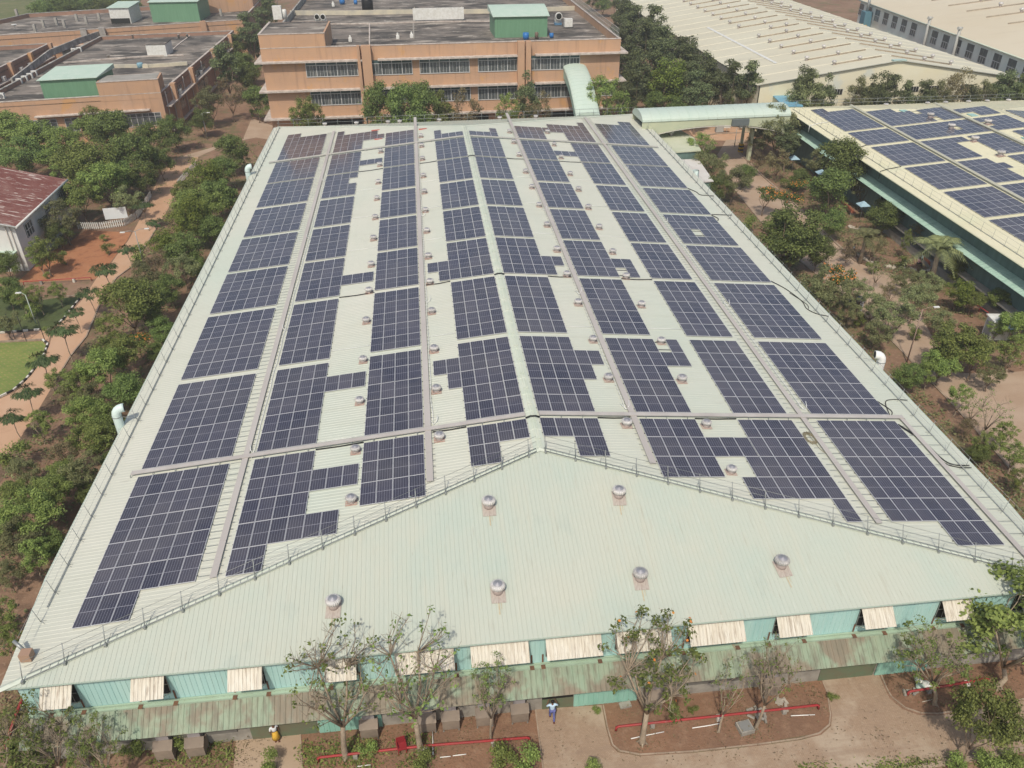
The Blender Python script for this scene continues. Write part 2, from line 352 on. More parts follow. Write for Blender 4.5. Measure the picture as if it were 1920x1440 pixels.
sheet('red_soil_yard', P((30, 530), (60, 505), (75, 480), (120, 462), (160, 432), (246, 436), (238, 452), (222, 472), (202, 500), (178, 524)), .014, REDM)
sheet('verge', P((0, 866), (34, 828), (68, 775), (104, 715), (133, 668), (150, 655), (162, 665), (135, 700), (112, 740), (80, 790), (50, 840), (20, 880), (-60, 980), (-60, 940)), .018, LITTER)
sheet('upper_road', P((372, 294), (430, 268), (480, 258), (505, 262), (512, 236), (472, 222), (455, 262), (420, 270), (318, 300)), .018, PATH)
sheet('side_path', P((1362, 262), (1345, 290), (1380, 360), (1430, 420), (1500, 490), (1590, 562), (1662, 630), (1784, 757), (1870, 852), (1960, 960), (2100, 1100), (2300, 1100), (2300, 800), (1990, 690), (1870, 700), (1800, 700), (1752, 640), (1730, 597), (1700, 560), (1735, 530), (1640, 505), (1605, 492), (1495, 388), (1428, 329), (1387, 287), (1398, 262)), .016, PATH)
sheet('cross_road', P((1290, 243), (1360, 236), (1475, 240), (1475, 252), (1400, 262), (1362, 264), (1305, 262)), .012, ROAD)
sheet('field', [V(-420, 262, 0), V(-118, 262, 0), V(-112, 330, 0), V(-100, 620, 0), V(-500, 620, 0)], .012, FIELD)
sheet('far_field', [V(-90, 380, 0), V(420, 330, 0), V(520, 700, 0), V(-120, 700, 0)], .012, FIELD)
# kerbs
def kerb(name, px, label, striped=True, w=.16, h=.18, step=.55):
    pts = [G(*p) for p in px]; mb = MB(); acc = 0; k = 0
    for a, b in zip(pts[:-1], pts[1:]):
        L = (b-a).length; d = (b-a)/L; n = max(1, round(L/step)); pn = V(-d.y, d.x, 0)*w/2
        for i in range(n):
            p, q = a+d*(L*i/n), a+d*(L*(i+1)/n-.02)
            mb.prism([p+pn, q+pn, q-pn, p-pn], -.05, h, mi=(k % 2 if striped else 0)); k += 1
    return tag(mb.build(name, [KWHT, KBLK] if striped else [KERB]), label, 'kerb')
kerb('striped_kerb', [(-60, 630), (0, 625), (96, 617)], 'black and white painted kerb straight along the garden edge')
kerb('striped_kerb', [(112, 606), (122, 596), (138, 575), (150, 561)], 'short black and white kerb at the garden corner beside the road')
kerb('striped_kerb', [(80, 638), (90, 645), (84, 664), (70, 686), (50, 711), (25, 733), (0, 745), (-50, 757)], 'curved black and white painted kerb round the lawn')
kerb('kerb', [(104, 558), (125, 557), (150, 555)], 'short white kerb at the back of the garden', False)
kerb('kerb', [(-60, 645), (0, 642), (60, 639), (78, 638)], 'thin pale kerb between lawn and narrow path', False)
kerb('kerb', [(1400, 1503), (1500, 1480), (1700, 1445), (1920, 1407), (2080, 1378)], 'pale concrete kerb along the bottom right corner road', False, .28, .15, 1.2)
kerb('kerb', [(1345, 290), (1380, 360), (1430, 420), (1500, 490), (1590, 562), (1662, 629), (1784, 757), (1870, 852), (1960, 958)], 'jagged low kerb of the side path next to the panelled hall', False, .2, .12, .5)
kerb('kerb', [(1387, 287), (1428, 329), (1495, 388), (1605, 492)], 'pale kerb on the far side of the side path', False, .25, .15, .8)
kerb('kerb', [(104, 715), (133, 668), (162, 632), (192, 560), (218, 522), (248, 500), (268, 470), (300, 418)], 'low dark kerb between the tan road and the tree strip', False, .15, .12, .8)
kerb('kerb', [(1290, 262), (1340, 252), (1400, 249), (1475, 250)], 'pale kerb across the yard under the covered bridge', False, .3, .2, .8)
# bed edgings
kerb('bed_edging', [(1131, 1322), (1139, 1365), (1149, 1397), (1162, 1408), (1200, 1415), (1300, 1409), (1420, 1396), (1500, 1385), (1536, 1375), (1555, 1359), (1557, 1340), (1551, 1300), (1542, 1276)], 'low concrete edging round the middle planting bed', False, .08, .05, .9)
kerb('bed_edging', [(1649, 1259), (1662, 1290), (1672, 1307), (1697, 1327), (1726, 1337), (1760, 1338), (1830, 1328), (1960, 1303)], 'low concrete edging round the right planting bed', False, .08, .05, .9)
kerb('bed_edging', [(563, 1376), (567, 1440), (570, 1500)], 'low concrete edging beside the left doorway slab', False, .08, .05, .9)
kerb('bed_edging', [(1004, 1331), (1018, 1440), (1024, 1500)], 'low concrete edging left of the central doorway pavement', False, .08, .05, .9)

# ------------------------------------------------------------------ main hall
XL, XR, YF, YB, ZE, ZR, YA, YC = -29.7, 29.9, -9.68, 97.4, 6.83, 9.70, 3.30, 83.0
SL = (ZR-ZE)/29.6
hall = thing('factory_hall', 'large pale green metal roofed factory hall covered in solar panels, in the centre', 'factory', (0, 44, 0))
def zs(x): return ZR-SL*abs(x)
rf = MB()
def yfh(x): return YF+(YA-YF)*(1-abs(x)/(29.6 if x < 0 else 29.9))     # front hip line y at x
def ybh(x): return YB-(YB-YC)*(1-abs(x)/(29.6 if x < 0 else 29.9))
def xh(y, side):
    X = 29.6 if side < 0 else 29.9
    if y < YA: return side*X*(1-(y-YF)/(YA-YF))
    if y > YC: return side*X*(1-(YB-y)/(YB-YC))
    return 0
for side in (-1, 1):
    X = XL if side < 0 else XR
    XE = lambda t: side*(29.75+.6*max(0, min(1, (t+9.7)/8)))
    rf.corr(lambda t: V(xh(t, side), t, zs(xh(t, side))), lambda t: V(XE(t), t, zs(XE(t))), YF, YB, .30, (0, 0, 1), rw=.06, rh=.014, mi=0)
mf = (ZR-ZE)/(YA-YF)
rf.corr(lambda t: V(t, YF, ZE), lambda t: V(t, yfh(t), ZE+mf*(yfh(t)-YF)), XL, XR, .26, (0, 0, 1), rw=.05, rh=.018, mi=1)
mbk = (ZR-ZE)/(YB-YC)
rf.corr(lambda t: V(t, YB, ZE), lambda t: V(t, ybh(t), ZE+mbk*(YB-ybh(t))), XL, XR, .5, (0, 0, 1), mi=1)
rf.face([V(XL, YF, ZE-.05), V(XR, YF, ZE-.05), V(XR, YB, ZE-.05), V(XL, YB, ZE-.05)], 1)
rf.build('roof', [ROOFA, ROOFF], hall)
gut = MB()
gut.box(XL-.02, XR+.02, YF-.01, YF+.04, ZE-.11, ZE-.02); [gut.tube([V(sd_*29.72, YF+.1, ZE-.06), V(sd_*30.3, YF+8, ZE-.10), V(sd_*30.3, YB, ZE-.10)], .05, 5) for sd_ in (-1, 1)]
gut.build('eave_trim', mat('eave_trim_paint', (.45, .55, .48), rough=.5), hall)
cap = MB()
cap.corr(lambda t: V(-.42, t, ZR+.0), lambda t: V(0, t, ZR+.10), YA, YC, 2.2, (0, 0, 1), rw=.08, rh=.02)
cap.corr(lambda t: V(0, t, ZR+.10), lambda t: V(.42, t, ZR+.0), YA, YC, 2.2, (0, 0, 1), rw=.08, rh=.02)
for x in (-.14, .14): cap.tube([V(x, YA, ZR+.13), V(x, YC, ZR+.13)], .018, 5)
for k in range(38): cap.box(-.2, .2, YA+1+2.1*k, YA+1.04+2.1*k, ZR+.10, ZR+.14)
cap.build('ridge_cap', CAPM, hall)
for side in (-1, 1):
    X = XL if side < 0 else XR
    for (y0, y1, nm) in ((YA, YF, 'hip_cap'), (YC, YB, 'hip_cap')):
        a, b = V(0, y0, ZR+.05), V(X, y1, ZE+.05); d = (b-a).normalized(); n = V(-d.y, d.x, 0)*.20
        h = MB(); h.face([a+n-V(0, 0, .03), b+n-V(0, 0, .03), b+V(0, 0, .05), a+V(0, 0, .05)]); h.face([a+V(0, 0, .05), b+V(0, 0, .05), b-n-V(0, 0, .03), a-n-V(0, 0, .03)])
        h.build(nm, CAPM, hall)
# walls
YW = -9.20
w = MB()
w.corr(lambda t: V(t, YW, 4.1), lambda t: V(t, YW, ZE-.06), XL+.45, XR-.45, .27, (0, -1, 0), rw=.05, rh=.025)
w.build('upper_wall', TEAL, hall)
w = MB()
w.box(XL+.45, XL+.6, YW+.02, YB-.4, 0, ZE-.06); w.box(XR-.6, XR-.45, YW+.02, YB-.4, 0, ZE-.06); w.box(XL+.6, XR-.6, YB-.55, YB-.4, 0, ZE-.06)
w.build('side_wall', TEAL, hall)
w = MB()
w.box(XL+.47, XR-.47, YW+.03, YW+.2, 0, 4.1); w.box(XL+.5, XR-.5, YW-.06, YW+.025, 0, 1.0)
w.build('lower_wall', CONC, hall)
# canopy over the ground floor
c = MB()
c.corr(lambda t: V(t, YW-.06, 4.12), lambda t: V(t, YW-1.5, 3.12), XL+.1, XR+.2, .30, (0, -.55, .83), rw=.05, rh=.03)
c.corr(lambda t: V(t, YW-1.5, 3.09), lambda t: V(t, YW-.06, 4.09), XL+.1, XR+.2, 2.0, (0, 0, 0))
c.build('canopy', CANO, hall)
fl = MB(); fl.box(XL+.4, XR-.3, YW-.12, YW-.03, 4.05, 4.22); fl.box(XL+.4, XR-.3, YW-.28, YW-.12, 3.98, 4.10)
fl.build('canopy_flashing', mat('green_flashing', (.37, .48, .37), (.33, .42, .31), sc=.8, rough=.6, stains=[((.28, .12, .05), .9, (1, 1, 1), .66, .74, .8)]), hall)
for k in range(24):
    x = XL+1.0+2.5*k; b = MB(); b.tube([V(x, YW-.05, 2.6), V(x, YW-1.4, 3.05)], .03, 5); b.build('canopy_bracket', STEEL, hall)
# awnings with openings
for i, (x, wd) in enumerate(((-27.2, 1.5), (-22.6, 1.6), (-17.6, 1.7), (-12.6, 1.6), (-8.1, 3.1), (-4.0, 3.1), (.1, 3.0), (4.05, 3.0), (8.2, 3.1), (12.7, 1.85), (17.7, 1.75), (22.5, 1.65), (27.2, 1.6))):
    o = MB(); o.box(x-wd/2, x+wd/2, YW-.04, YW+.01, 4.75, 6.35); fr = o.build('window_opening', DARK, hall)
    g = MB()
    for k in range(int(wd/.4)+1): g.box(x-wd/2+k*.4, x-wd/2+k*.4+.03, YW-.07, YW-.045, 4.75, 6.35)
    for z in (4.75, 5.5, 6.32): g.box(x-wd/2, x+wd/2, YW-.10, YW-.072, z, z+.04)
    g.build('window_grille', STEEL, fr)
    a = MB()
    T = lambda t, s_: V(t, YW-.10-.92*s_, 6.42-.85*s_)
    a.corr(lambda t: T(t, 0), lambda t: T(t, 1), x-wd/2-.05, x+wd/2+.05, .2, (0, -.5, .8), rw=.06, rh=.03)
    a.corr(lambda t: T(t, 1)-V(0, 0, .02), lambda t: T(t, 0)-V(0, 0, .02), x-wd/2-.05, x+wd/2+.05, .6, (0, 0, 0))
    for sx in (-1, 1): a.tube([V(x+sx*wd/2, YW-.05, 4.8), T(x+sx*(wd/2), .95)], .018, 4)
    ao = a.build('awning', RUSTSH, hall)
    for sx in (-1, 1):
        if random.random() < .8:
            xr = x+sx*(wd/2+.1)+random.uniform(-.1, .2); r = MB(); r.prism([(xr-.02, YW-.03), (xr+.03, YW-.03), (xr+.05, YW-.035), (xr-.05, YW-.035)], 4.12, 4.9); r.box(xr-.11, xr+.13, YW-.40, YW-.125, 4.105, 4.12); r.build('rust_streak', RUST, hall)
# ground floor openings, doors and low walls
def dark(x0, x1, z0, z1): return MB().box(x0, x1, YW-.065, YW+.01, z0, z1)
def dx(px, py): return WY(px, py, YW).x
for n_, (a, b) in enumerate(((450, 505), (1017, 1072), (1548, 1640))):
    x0, x1 = WY(a, 1330, YW).x, WY(b, 1330, YW).x
    if n_ == 0: x0, x1 = -18.3, -14.6
    if n_ == 1: x0, x1 = -1.55, .3
    if n_ == 2: x0, x1 = 15.5, 19.0
    MB().box(x0, x1, YW-.075, YW+.01, 0.02, 2.9).build('doorway', DARK, hall)
    MB().box(x0, x1, YW-.10, YW-.078, 0.02, 1.25 if n_ != 1 else .9).build('doorway_panel', mat('brown_door_panel', (.15, .14, .09), (.12, .17, .10), sc=1.0, rough=.8), hall)
for (x0, x1) in ((-14.5, -10.9), (.33, 4.15), (19.1, 22.4)):
    d = MB(); d.corr(lambda t: V(t, YW-.16, .06), lambda t: V(t, YW-.16, 3.0), x0, x1, .3, (0, -1, 0), rw=.05, rh=.025); d.box(x0, x1, YW-.155, YW-.10, .06, 3.0)
    d.build('sliding_door', TEALD, hall)
for (x0, x1) in ((6.0, 10.4), (-10.6, -7.8), (-27, -19)):
    MB().box(x0, x1, YW-.13, YW-.065, .9, 2.3).build('mesh_window', mat('dirty_window_mesh', (.20, .19, .165), (.12, .11, .10), sc=1.2, rough=.8), hall)
# coolers standing against the front wall
def cooler_at(x, label, wd=.98, dp=.8):
    t = thing('air_cooler', label, 'air cooler', (x, YW-.1-dp/2, 0), 'box coolers along the front wall')
    y0, y1 = YW-.14-dp, YW-.14
    b = MB(); b.box(x-wd/2, x+wd/2, y0, y1, .25, 1.05); b.build('cabinet', COOLER, t)
    l = MB()
    l.face([V(x-wd/2-.04, y0-.05, 1.07), V(x+wd/2+.04, y0-.05, 1.07), V(x+wd/2+.04, (y0+y1)/2, 1.42), V(x-wd/2-.04, (y0+y1)/2, 1.42)]); l.face([V(x-wd/2-.04, y0-.05, 1.05), V(x-wd/2-.04, (y0+y1)/2, 1.40), V(x-wd/2-.04, (y0+y1)/2, 1.05)]); l.face([V(x+wd/2+.04, y0-.05, 1.05), V(x+wd/2+.04, (y0+y1)/2, 1.05), V(x+wd/2+.04, (y0+y1)/2, 1.40)])
    l.build('front_lid', COOLER, t)
    l = MB(); l.box(x-wd/2+.15, x+wd/2-.15, (y0+y1)/2, y1, 1.06, 1.95); l.build('duct', COOLG, t)
    for sx in (-1, 1):
        for yy in (y0+.05, y1-.1): MB().box(x+sx*(wd/2-.05)-.04, x+sx*(wd/2-.05)+.04, yy, yy+.06, 0, .25).build('leg', STEEL, t)
    return t
for x, lb in ((-22.9, 'box cooler under the canopy furthest left, behind small trees'), (-21.2, 'beige box cooler second from the left under the canopy'), (-11.6, 'beige box cooler just right of the left green sliding door'), (-8.3, 'box cooler partly behind the leafy tree with white pipe'), (-6.95, 'beige box cooler with grey lid left of the thin tree'), (-5.0, 'beige box cooler behind the thin leafy tree'), (-2.95, 'beige box cooler just left of the central doorway'), (5.0, 'box cooler right behind the tree at the middle bed'), (12.2, 'weathered box cooler behind the bare tree in the middle bed')):
    cooler_at(x, lb)
# grey slabs / debris
def debris(name, px, py, label, m, n=7, r=.5):
    p = G(px, py); mb = MB()
    for k in range(n):
        a = random.random()*6.3; q = p+V(math.cos(a), math.sin(a), 0)*random.random()*r; M = Matrix.Translation(q+V(0, 0, .12)) @ Matrix.Rotation(random.random()*3, 4, 'Z') @ Matrix.Rotation(random.uniform(-.5, .5), 4, 'X')
        mb.box(-.22, .22, -.07, .07, -.05, .05, M=M)
    return tag(mb.build(name, m, origin=p), label, 'rubble')
debris('rubble_pile', 1420, 1340, 'pile of broken concrete pieces behind the red pipe', CONC, 16, .55)
debris('rubble_pile', 1460, 1320, 'broken grey posts lying beside the bare tree', mat('old_wood', (.4, .36, .3), rough=.9), 9, .5)
debris('rubble_pile', 1750, 1225, 'stacked scrap timber against the green wall', mat('old_wood', (.4, .36, .3)), 16, .8)
debris('rubble_pile', 1705, 1298, 'few stones at the end of the right red pipe', CONC, 5, .4)
p = G(1396, 1368); mb = MB(); mb.box(-.42, .42, -.38, .38, .02, .32, M=Matrix.Translation(p) @ Matrix.Rotation(.15, 4, 'Z')); pit = mb.build('manhole_box', CONC, origin=p); tag(pit, 'square concrete inspection box between the two bare trees', 'manhole')
MB().box(-.33, .33, -.29, .29, .325, .38, M=Matrix.Translation(p) @ Matrix.Rotation(.15, 4, 'Z')).build('lid', mat('grey_lid', (.22, .22, .21), rough=.8), pit)
p = G(1335-1335+1198, 1322); mb = MB(); mb.box(-.35, .35, -.2, .2, 0, .12, M=Matrix.Translation(G(1172, 1323)) @ Matrix.Rotation(.1, 4, 'Z')); tag(mb.build('paving_block', CONC, origin=G(1172, 1323)), 'loose concrete block lying in soil beside the green door', 'block')
# red fire pipes
def pipe(px, label, r=.075, z=.38, m=RED, name='fire_pipe', ends=True):
    pts = [G(*q, z) for q in px]; t = thing(name, label, 'pipe', (pts[0].x, pts[0].y, 0))
    pp = ([V(pts[0].x, pts[0].y, 0.0)]+pts[:1] if False else []) + pts
    if ends:
        d = (pts[-1]-pts[-2]).normalized(); pp = pts+[pts[-1]+d*.12+V(0, 0, -.06), pts[-1]+d*.14+V(0, 0, -z)]
        d0 = (pts[0]-pts[1]).normalized(); pp = [pts[0]+d0*.14+V(0, 0, -z), pts[0]+d0*.12+V(0, 0, -.06)]+pp
    MB().tube(pp, r, 8).build('tube', m, t)
    n = max(2, int((pts[-1]-pts[0]).length/3)); 
    for k in range(n):
        q = pts[0].lerp(pts[-1], (k+.5)/n); MB().box(q.x-.12, q.x+.12, q.y-.15, q.y+.15, 0, z-r+.01).build('support', KWHT if k % 2 else CONC, t)
    return t
pipe([(600, 1420), (800, 1398), (988, 1383)], 'long red fire pipe across the left planting bed')
pipe([(1160, 1362), (1350, 1342), (1532, 1322)], 'long red fire pipe across the middle planting bed')
pipe([(1708, 1296), (1780, 1285), (1850, 1272)], 'red fire pipe in the right planting bed by white sacks')
pipe([(45, 528), (110, 524), (168, 520)], 'low red pipe rail at the edge of the red soil yard', .05, .5)
pipe([(10, 1400), (30, 1340), (46, 1300)], 'red pipe beside the left corner of the hall', .09, .4)
def pole(px, label, m=WHITEP, r=.03, z=.05, name='white_pipe'):
    pts = [G(*q, z) for q in px]; o = MB().tube(pts, r, 5).build(name, m, origin=pts[0]); return tag(o, label, 'pipe')
pole([(1183, 1385), (1215, 1378), (1245, 1372)], 'thin white pipe lying behind the big tree trunk')
pole([(1298, 1365), (1325, 1361), (1352, 1356)], 'white pipe on the soil with a blue joint')
pole([(1483, 1342), (1505, 1341), (1528, 1340)], 'short white pipe near the right end of the middle bed')
pole([(825, 1420), (845, 1418)], 'short white pipe in the left bed, the left piece'); pole([(849, 1417), (874, 1414)], 'short white pipe in the left bed, the right piece')
pole([(670, 1437), (695, 1434)], 'white pipe piece at the bottom edge of the left bed')
pole([(811, 1370), (812, 1415)], 'white pipe standing across the left bed toward the wall', z=.1)
pole([(1729, 1316), (1758, 1309)], 'pale stick on the soil of the right planting bed', mat('pale_wood', (.55, .48, .38)))
# sacks and red chair
def blob(name, p, r, m, label, cat, sq=.7, seed=0):
    mb = MB(); n = 10
    rings = [(r*math.sin(PI*(k+.5)/8), r*sq*(1-math.cos(PI*(k+.5)/8))) for k in range(8)]
    mb.lathe(rings, p, 14)
    rnd = random.Random(seed)
    for i, v in enumerate(mb.v): mb.v[i] = v+noise.noise_vector(v*3.1+V(seed, 0, 0))*r*.25
    for i in range(len(mb.sm)): mb.sm[i] = True
    return tag(mb.build(name, m, origin=p), label, cat)
blob('sack', G(1738, 1290), .33, WHITE, 'stuffed white plastic sack on the right, by the red pipe', 'sack', seed=3)
blob('sack', G(1724, 1291), .27, mat('green_sack', (.45, .58, .5), rough=.5), 'small pale green sack lying between the white sacks', 'sack', seed=5)
blob('sack', G(1722, 1279), .25, WHITE, 'small white sack furthest back, by the right bed', 'sack', seed=8)
def chair(px, py, label, m, rz=0):
    p = G(px, py); t = thing('plastic_chair', label, 'chair', p); M = Matrix.Translation(p) @ Matrix.Rotation(rz, 4, 'Z')
    MB().box(-.25, .25, -.25, .25, .42, .46, M=M).build('seat', m, t)
    MB().box(-.25, .25, .22, .27, .46, .95, M=M).build('backrest', m, t)
    for sx in (-1, 1):
        MB().box(sx*.25-.03, sx*.25+.03, -.2, .25, .64, .68, M=M).build('armrest', m, t)
        for sy in (-1, 1): MB().box(sx*.22-.03, sx*.22+.03, sy*.21-.03, sy*.21+.03, 0, .42, M=M).build('leg', m, t)
chair(754, 1408, 'dark red plastic chair on the soil of the left bed', mat('dark_red_plastic', (.25, .025, .03), rough=.45), .2)

# ------------------------------------------------------------------ solar arrays
MW, ML = 1.04, 2.1874
def panel_mesh():
    mb = MB(); a, b = MW/2-.011, ML/2-.016; f = .021
    mb.box(-a, a, -b, b, -.035, 0, mi=0)
    me = bpy.data.meshes.new('solar_panel')
    mb.face([V(-a+f, -b+f, .003), V(a-f, -b+f, .003), V(a-f, b-f, .003), V(-a+f, b-f, .003)], 1)
    me.from_pydata([tuple(v) for v in mb.v], [], mb.f); me.materials.append(ALU); me.materials.append(GL)
    me.polygons.foreach_set('material_index', mb.mi)
    uv = me.uv_layers.new(name='UVMap')
    for li, c in zip(me.polygons[-1].loop_indices, ((0, 0), (1, 0), (1, 1), (0, 1))): uv.data[li].uv = c
    me.update(); return me
PME = panel_mesh()
RAILM = mat('array_rail', (.10, .10, .10), rough=.5, metal=.5)
def array(cells, x0, ytop, side, label, zf, group, slope=SL, name='solar_array', rz=0, origin=None):
    """cells: (col,row) with row counted toward the camera from ytop; local x along the slope"""
    cells = sorted(cells); cx = x0+MW*3; cy = ytop-ML*2
    o = V(cx, cy, zf(cx)+.115) if origin is None else origin
    t = thing(name, label, 'solar array', o, group)
    t.rotation_euler = (0, math.atan(slope)*side, rz)
    rows = {}
    for (c, r) in cells:
        p = bpy.data.objects.new('solar_panel', PME); COL.objects.link(p); p.parent = t
        p.location = ((x0+MW*(c+.5)-cx)/math.cos(math.atan(slope)), (ytop-ML*(r+.5)-cy)+random.uniform(-.006, .006), random.uniform(-.004, .006)); p.rotation_euler = (random.gauss(0, .0022), random.gauss(0, .003), random.gauss(0, .0012))
        rows.setdefault(r, []).append(c)
    rb = MB()
    for r, cs in rows.items():
        xa, xb = (x0+MW*min(cs)-cx)/math.cos(math.atan(slope))-.05, (x0+MW*(max(cs)+1)-cx)/math.cos(math.atan(slope))+.05
        for fr in (.22, .78):
            yy = ytop-ML*(r+fr)-cy; rb.box(xa, xb, yy-.02, yy+.02, -.085, -.037)
    me = bpy.data.meshes.new('mounting_rail'); me.from_pydata([tuple(v) for v in rb.v], [], rb.f); me.materials.append(RAILM)
    ro = bpy.data.objects.new('mounting_rail', me); COL.objects.link(ro); ro.parent = t
    return t
def rect(nc, nr): return {(c, r) for c in range(nc) for r in range(nr)}
Y1B, GAPS = 7.605, [.70, .64, .52, .67, .71, .42, 1.13]
bstart = [None, Y1B]; rowsN = [0, 5, 5, 4, 4, 4, 4, 4]
for k in range(2, 9): bstart.append(bstart[-1]+rowsN[k-1]*ML+GAPS[k-2])
COLX = dict(A=-27.215, B=-19.28, C=-11.787, D=-4.632, E=.451, F=7.598, G=14.919, H=20.994)
CNAME = dict(A='first column from left', B='second column from left', C='third column from left', D='column left of ridge', E='column right of ridge', F='third column from right', G='second column from right', H='first column from right')
EX = {}
def ex(c, b, add=(), rem=()): EX[(c, b)] = (set(add), set(rem))
# rows from the near (bottom) edge for b>=1
ex('A', 8, [(0, 5), (1, 5)]); ex('H', 8, [(4, 5), (5, 5)]); ex('H', 4, rem=[(2, 1)])
ex('B', 1, [(4, 3), (5, 3), (6, 3)]); ex('B', 3, [(4, 1), (5, 1), (6, 1)]); ex('B', 6, rem=[(3, 2)]); ex('B', 7, [(4, 1), (5, 1), (6, 1)])
ex('B', 8, [(c, r) for r, n in ((2, 7), (3, 6)) for c in range(4, n)]+[(0, 4)])
ex('D', 1, [(-2, 3), (-1, 3), (-1, 2)]); ex('D', 3, [(-2, 1), (-1, 1), (-1, 0)])
ex('E', 1, [(4, 3), (5, 3), (4, 2)]); ex('E', 3, [(4, 1), (5, 1), (4, 0)])
ex('F', 1, [(5, 4), (4, 3), (5, 3)]); ex('F', 3, [(4, 1), (5, 1), (5, 0)])
ex('G', 7, [(-3, 1), (-2, 1), (-1, 1)])
ex('G', 8, [(-3, 2), (-2, 2), (-1, 2), (-2, 3), (-1, 3), (3, 4)])
B8 = dict(A=(6, 5), B=(4, 4), C=(4, 3), D=(4, 1), E=(4, 1), F=(4, 3), G=(4, 4), H=(6, 5))
EXTRA8 = dict(D=[(0, 1)], E=[(3, 1)])
B0 = dict(A=rect(6, 5) | {(0, 5), (1, 5), (2, 5)}, H=rect(6, 5) | {(3, 5), (4, 5), (5, 5)},
          B=rect(4, 4) | {(4, 1), (5, 1), (6, 1), (4, 3), (5, 3), (0, 4), (1, 4)}, C=rect(4, 3),
          D=rect(4, 1) | {(0, 1), (1, 1)}, E=rect(4, 1) | {(2, 1), (3, 1)}, F=rect(4, 3) | {(4, 1), (5, 1), (6, 1)},
          G=rect(4, 4) | {(-1, 2), (-1, 3), (-2, 3), (3, 4)})
for c, x0 in COLX.items():
    side = -1 if c in 'ABCD' else 1; n = 6 if c in 'AH' else 4
    lab = 'solar array before the cross walkway, %s, main roof' % CNAME[c]
    array(B0[c], x0, 6.785, side, lab, zs, 'solar arrays on the main hall roof')
    for b in range(1, 9):
        nr = rowsN[b] if b < 8 else B8[c][1]
        s = rect(n, nr)
        if b == 8 and c in EXTRA8: s |= set(EXTRA8[c])
        a_, r_ = EX.get((c, b), (set(), set())); s = (s | a_) - r_
        ytop = bstart[b]+nr*ML; s = {(cc, nr-1-rr) for cc, rr in s}
        where = ORD[b]+' from front' if b < 8 else 'furthest back'
        odd = {('H', 4): ' with one panel missing', ('B', 6): ' with one panel missing'}.get((c, b), '')
        array(s, x0, ytop, side, 'solar array %s, %s, main roof%s' % (where, CNAME[c], odd), zs, 'solar arrays on the main hall roof')
# ------------------------------------------------------------------ roof vents
def make_vent(kind):
    t = thing('roof_vent', 'v', 'roof vent', (0, 0, 0))
    b = MB()
    if kind == 'front': b.box(-.44, .44, -.80, .38, .035, .05); tilt = ('X', math.atan(mf))
    else: b.box(-.48, .48, -.44, .44, .035, .05); tilt = ('Y', math.atan(SL)*(1 if kind == 'right' else -1))
    Mx = Matrix.Rotation(tilt[1], 4, tilt[0]); b.v = [Mx @ v for v in b.v]
    b.build('flashing', RUSTP, t)
    if kind != 'front':
        r = MB()
        for k in range(4): r.box(-.47, .47, -.40+k*.24, -.33+k*.24, .0505, .056)
        r.v = [Mx @ v for v in r.v]; r.build('red_primer_mark', REDBAR if kind == 'left' else mat('faded_red_stripe', (.48, .33, .27)), t)
    if kind == 'front':
        k_ = MB(); k_.box(-.05, .02, -1.55, -.81, .030, .038); k_.box(.12, .15, -1.2, -.81, .030, .038); k_.v = [Mx @ v for v in k_.v]; k_.build('rust_streak', mat('faint_rust_run', (.46, .36, .22), (.52, .47, .34), sc=6), t)
    MB().lathe([(.34, -.06), (.30, .22), (.30, .36)], seg=20).build('neck', mat('vent_neck', (.55, .47, .44), rough=.5, metal=.4), t)
    MB().lathe([(.30, .34), (.41, .38), (.465, .46), (.475, .53), (.455, .60), (.39, .66), (.28, .69)], seg=44, flute=.09).build('turbine', VENTM, t)
    MB().lathe([(.28, .692), (.26, .71), (.06, .74), (.02, .78)], seg=20).build('cap', VENTD, t)
    return t
VENTY = [.8, 6.0, 12.0, 18.0, 24.7, 30.7, 36.7, 43.5, 49.7, 56.0, 62.0, 69.2, 75.3]
for kind, rows in (('left', ((-12.3, VENTY, 'row between second and third solar columns from left'), (-6.56, VENTY[1:]+[80.2], 'row beside walkway left of ridge'))),
                   ('right', ((6.52, VENTY[1:]+[80.8], 'row beside walkway right of ridge'), (12.33, VENTY+[81.8], 'row between second and third solar columns from right'))),
                   ):
    pr = make_vent(kind); MX = pr
    for x, ys, rn in rows:
        for i, y in enumerate(ys):
            dup(pr, (x, y, zs(x)), (random.uniform(-.03, .03), random.uniform(-.03, .03), random.uniform(-.05, .05)), random.uniform(.74, .82), 'silver turbine vent %s from front, %s' % (ORD[i], rn), 'turbine vents on the main roof')
    drop(pr)
pr = make_vent('front')
for x, y, lb in ((-12.97, -6.7, 'silver turbine vent furthest left on the front hip slope'), (-3.78, -.9, 'silver turbine vent high on the front slope left of the centre'), (-3.8, -6.7, 'silver turbine vent low on the front slope just left of centre'), (4.41, -.9, 'silver turbine vent high on the front slope right of the centre'), (4.43, -6.7, 'silver turbine vent low on the front slope just right of centre'), (12.87, -6.7, 'silver turbine vent furthest right on the front hip slope')):
    dup(pr, (x, y, ZE+mf*(y-YF)), (0, 0, random.uniform(-.1, .1)), .94, lb, 'turbine vents on the front slope')
drop(pr)
# vents that just show above the back eave
pr = make_vent('front')
for i, px in enumerate((607, 670, 725, 754, 824, 905, 912, 920, 938, 1005, 1010)):
    p = WY(px, 226+(-1 if px > 900 else 1), YB+.8)
for i, px in enumerate((607, 667, 727, 749, 824, 938, 1006)):
    x = WY(px, 228, YB-2.2).x
    dup(pr, (x, YB-1.2, ZE+mbk*1.2-.05), (0, 0, 0), .8, 'small pale vent %s from the left along the back eave' % ORD[i], 'vents along the back eave')
drop(pr)
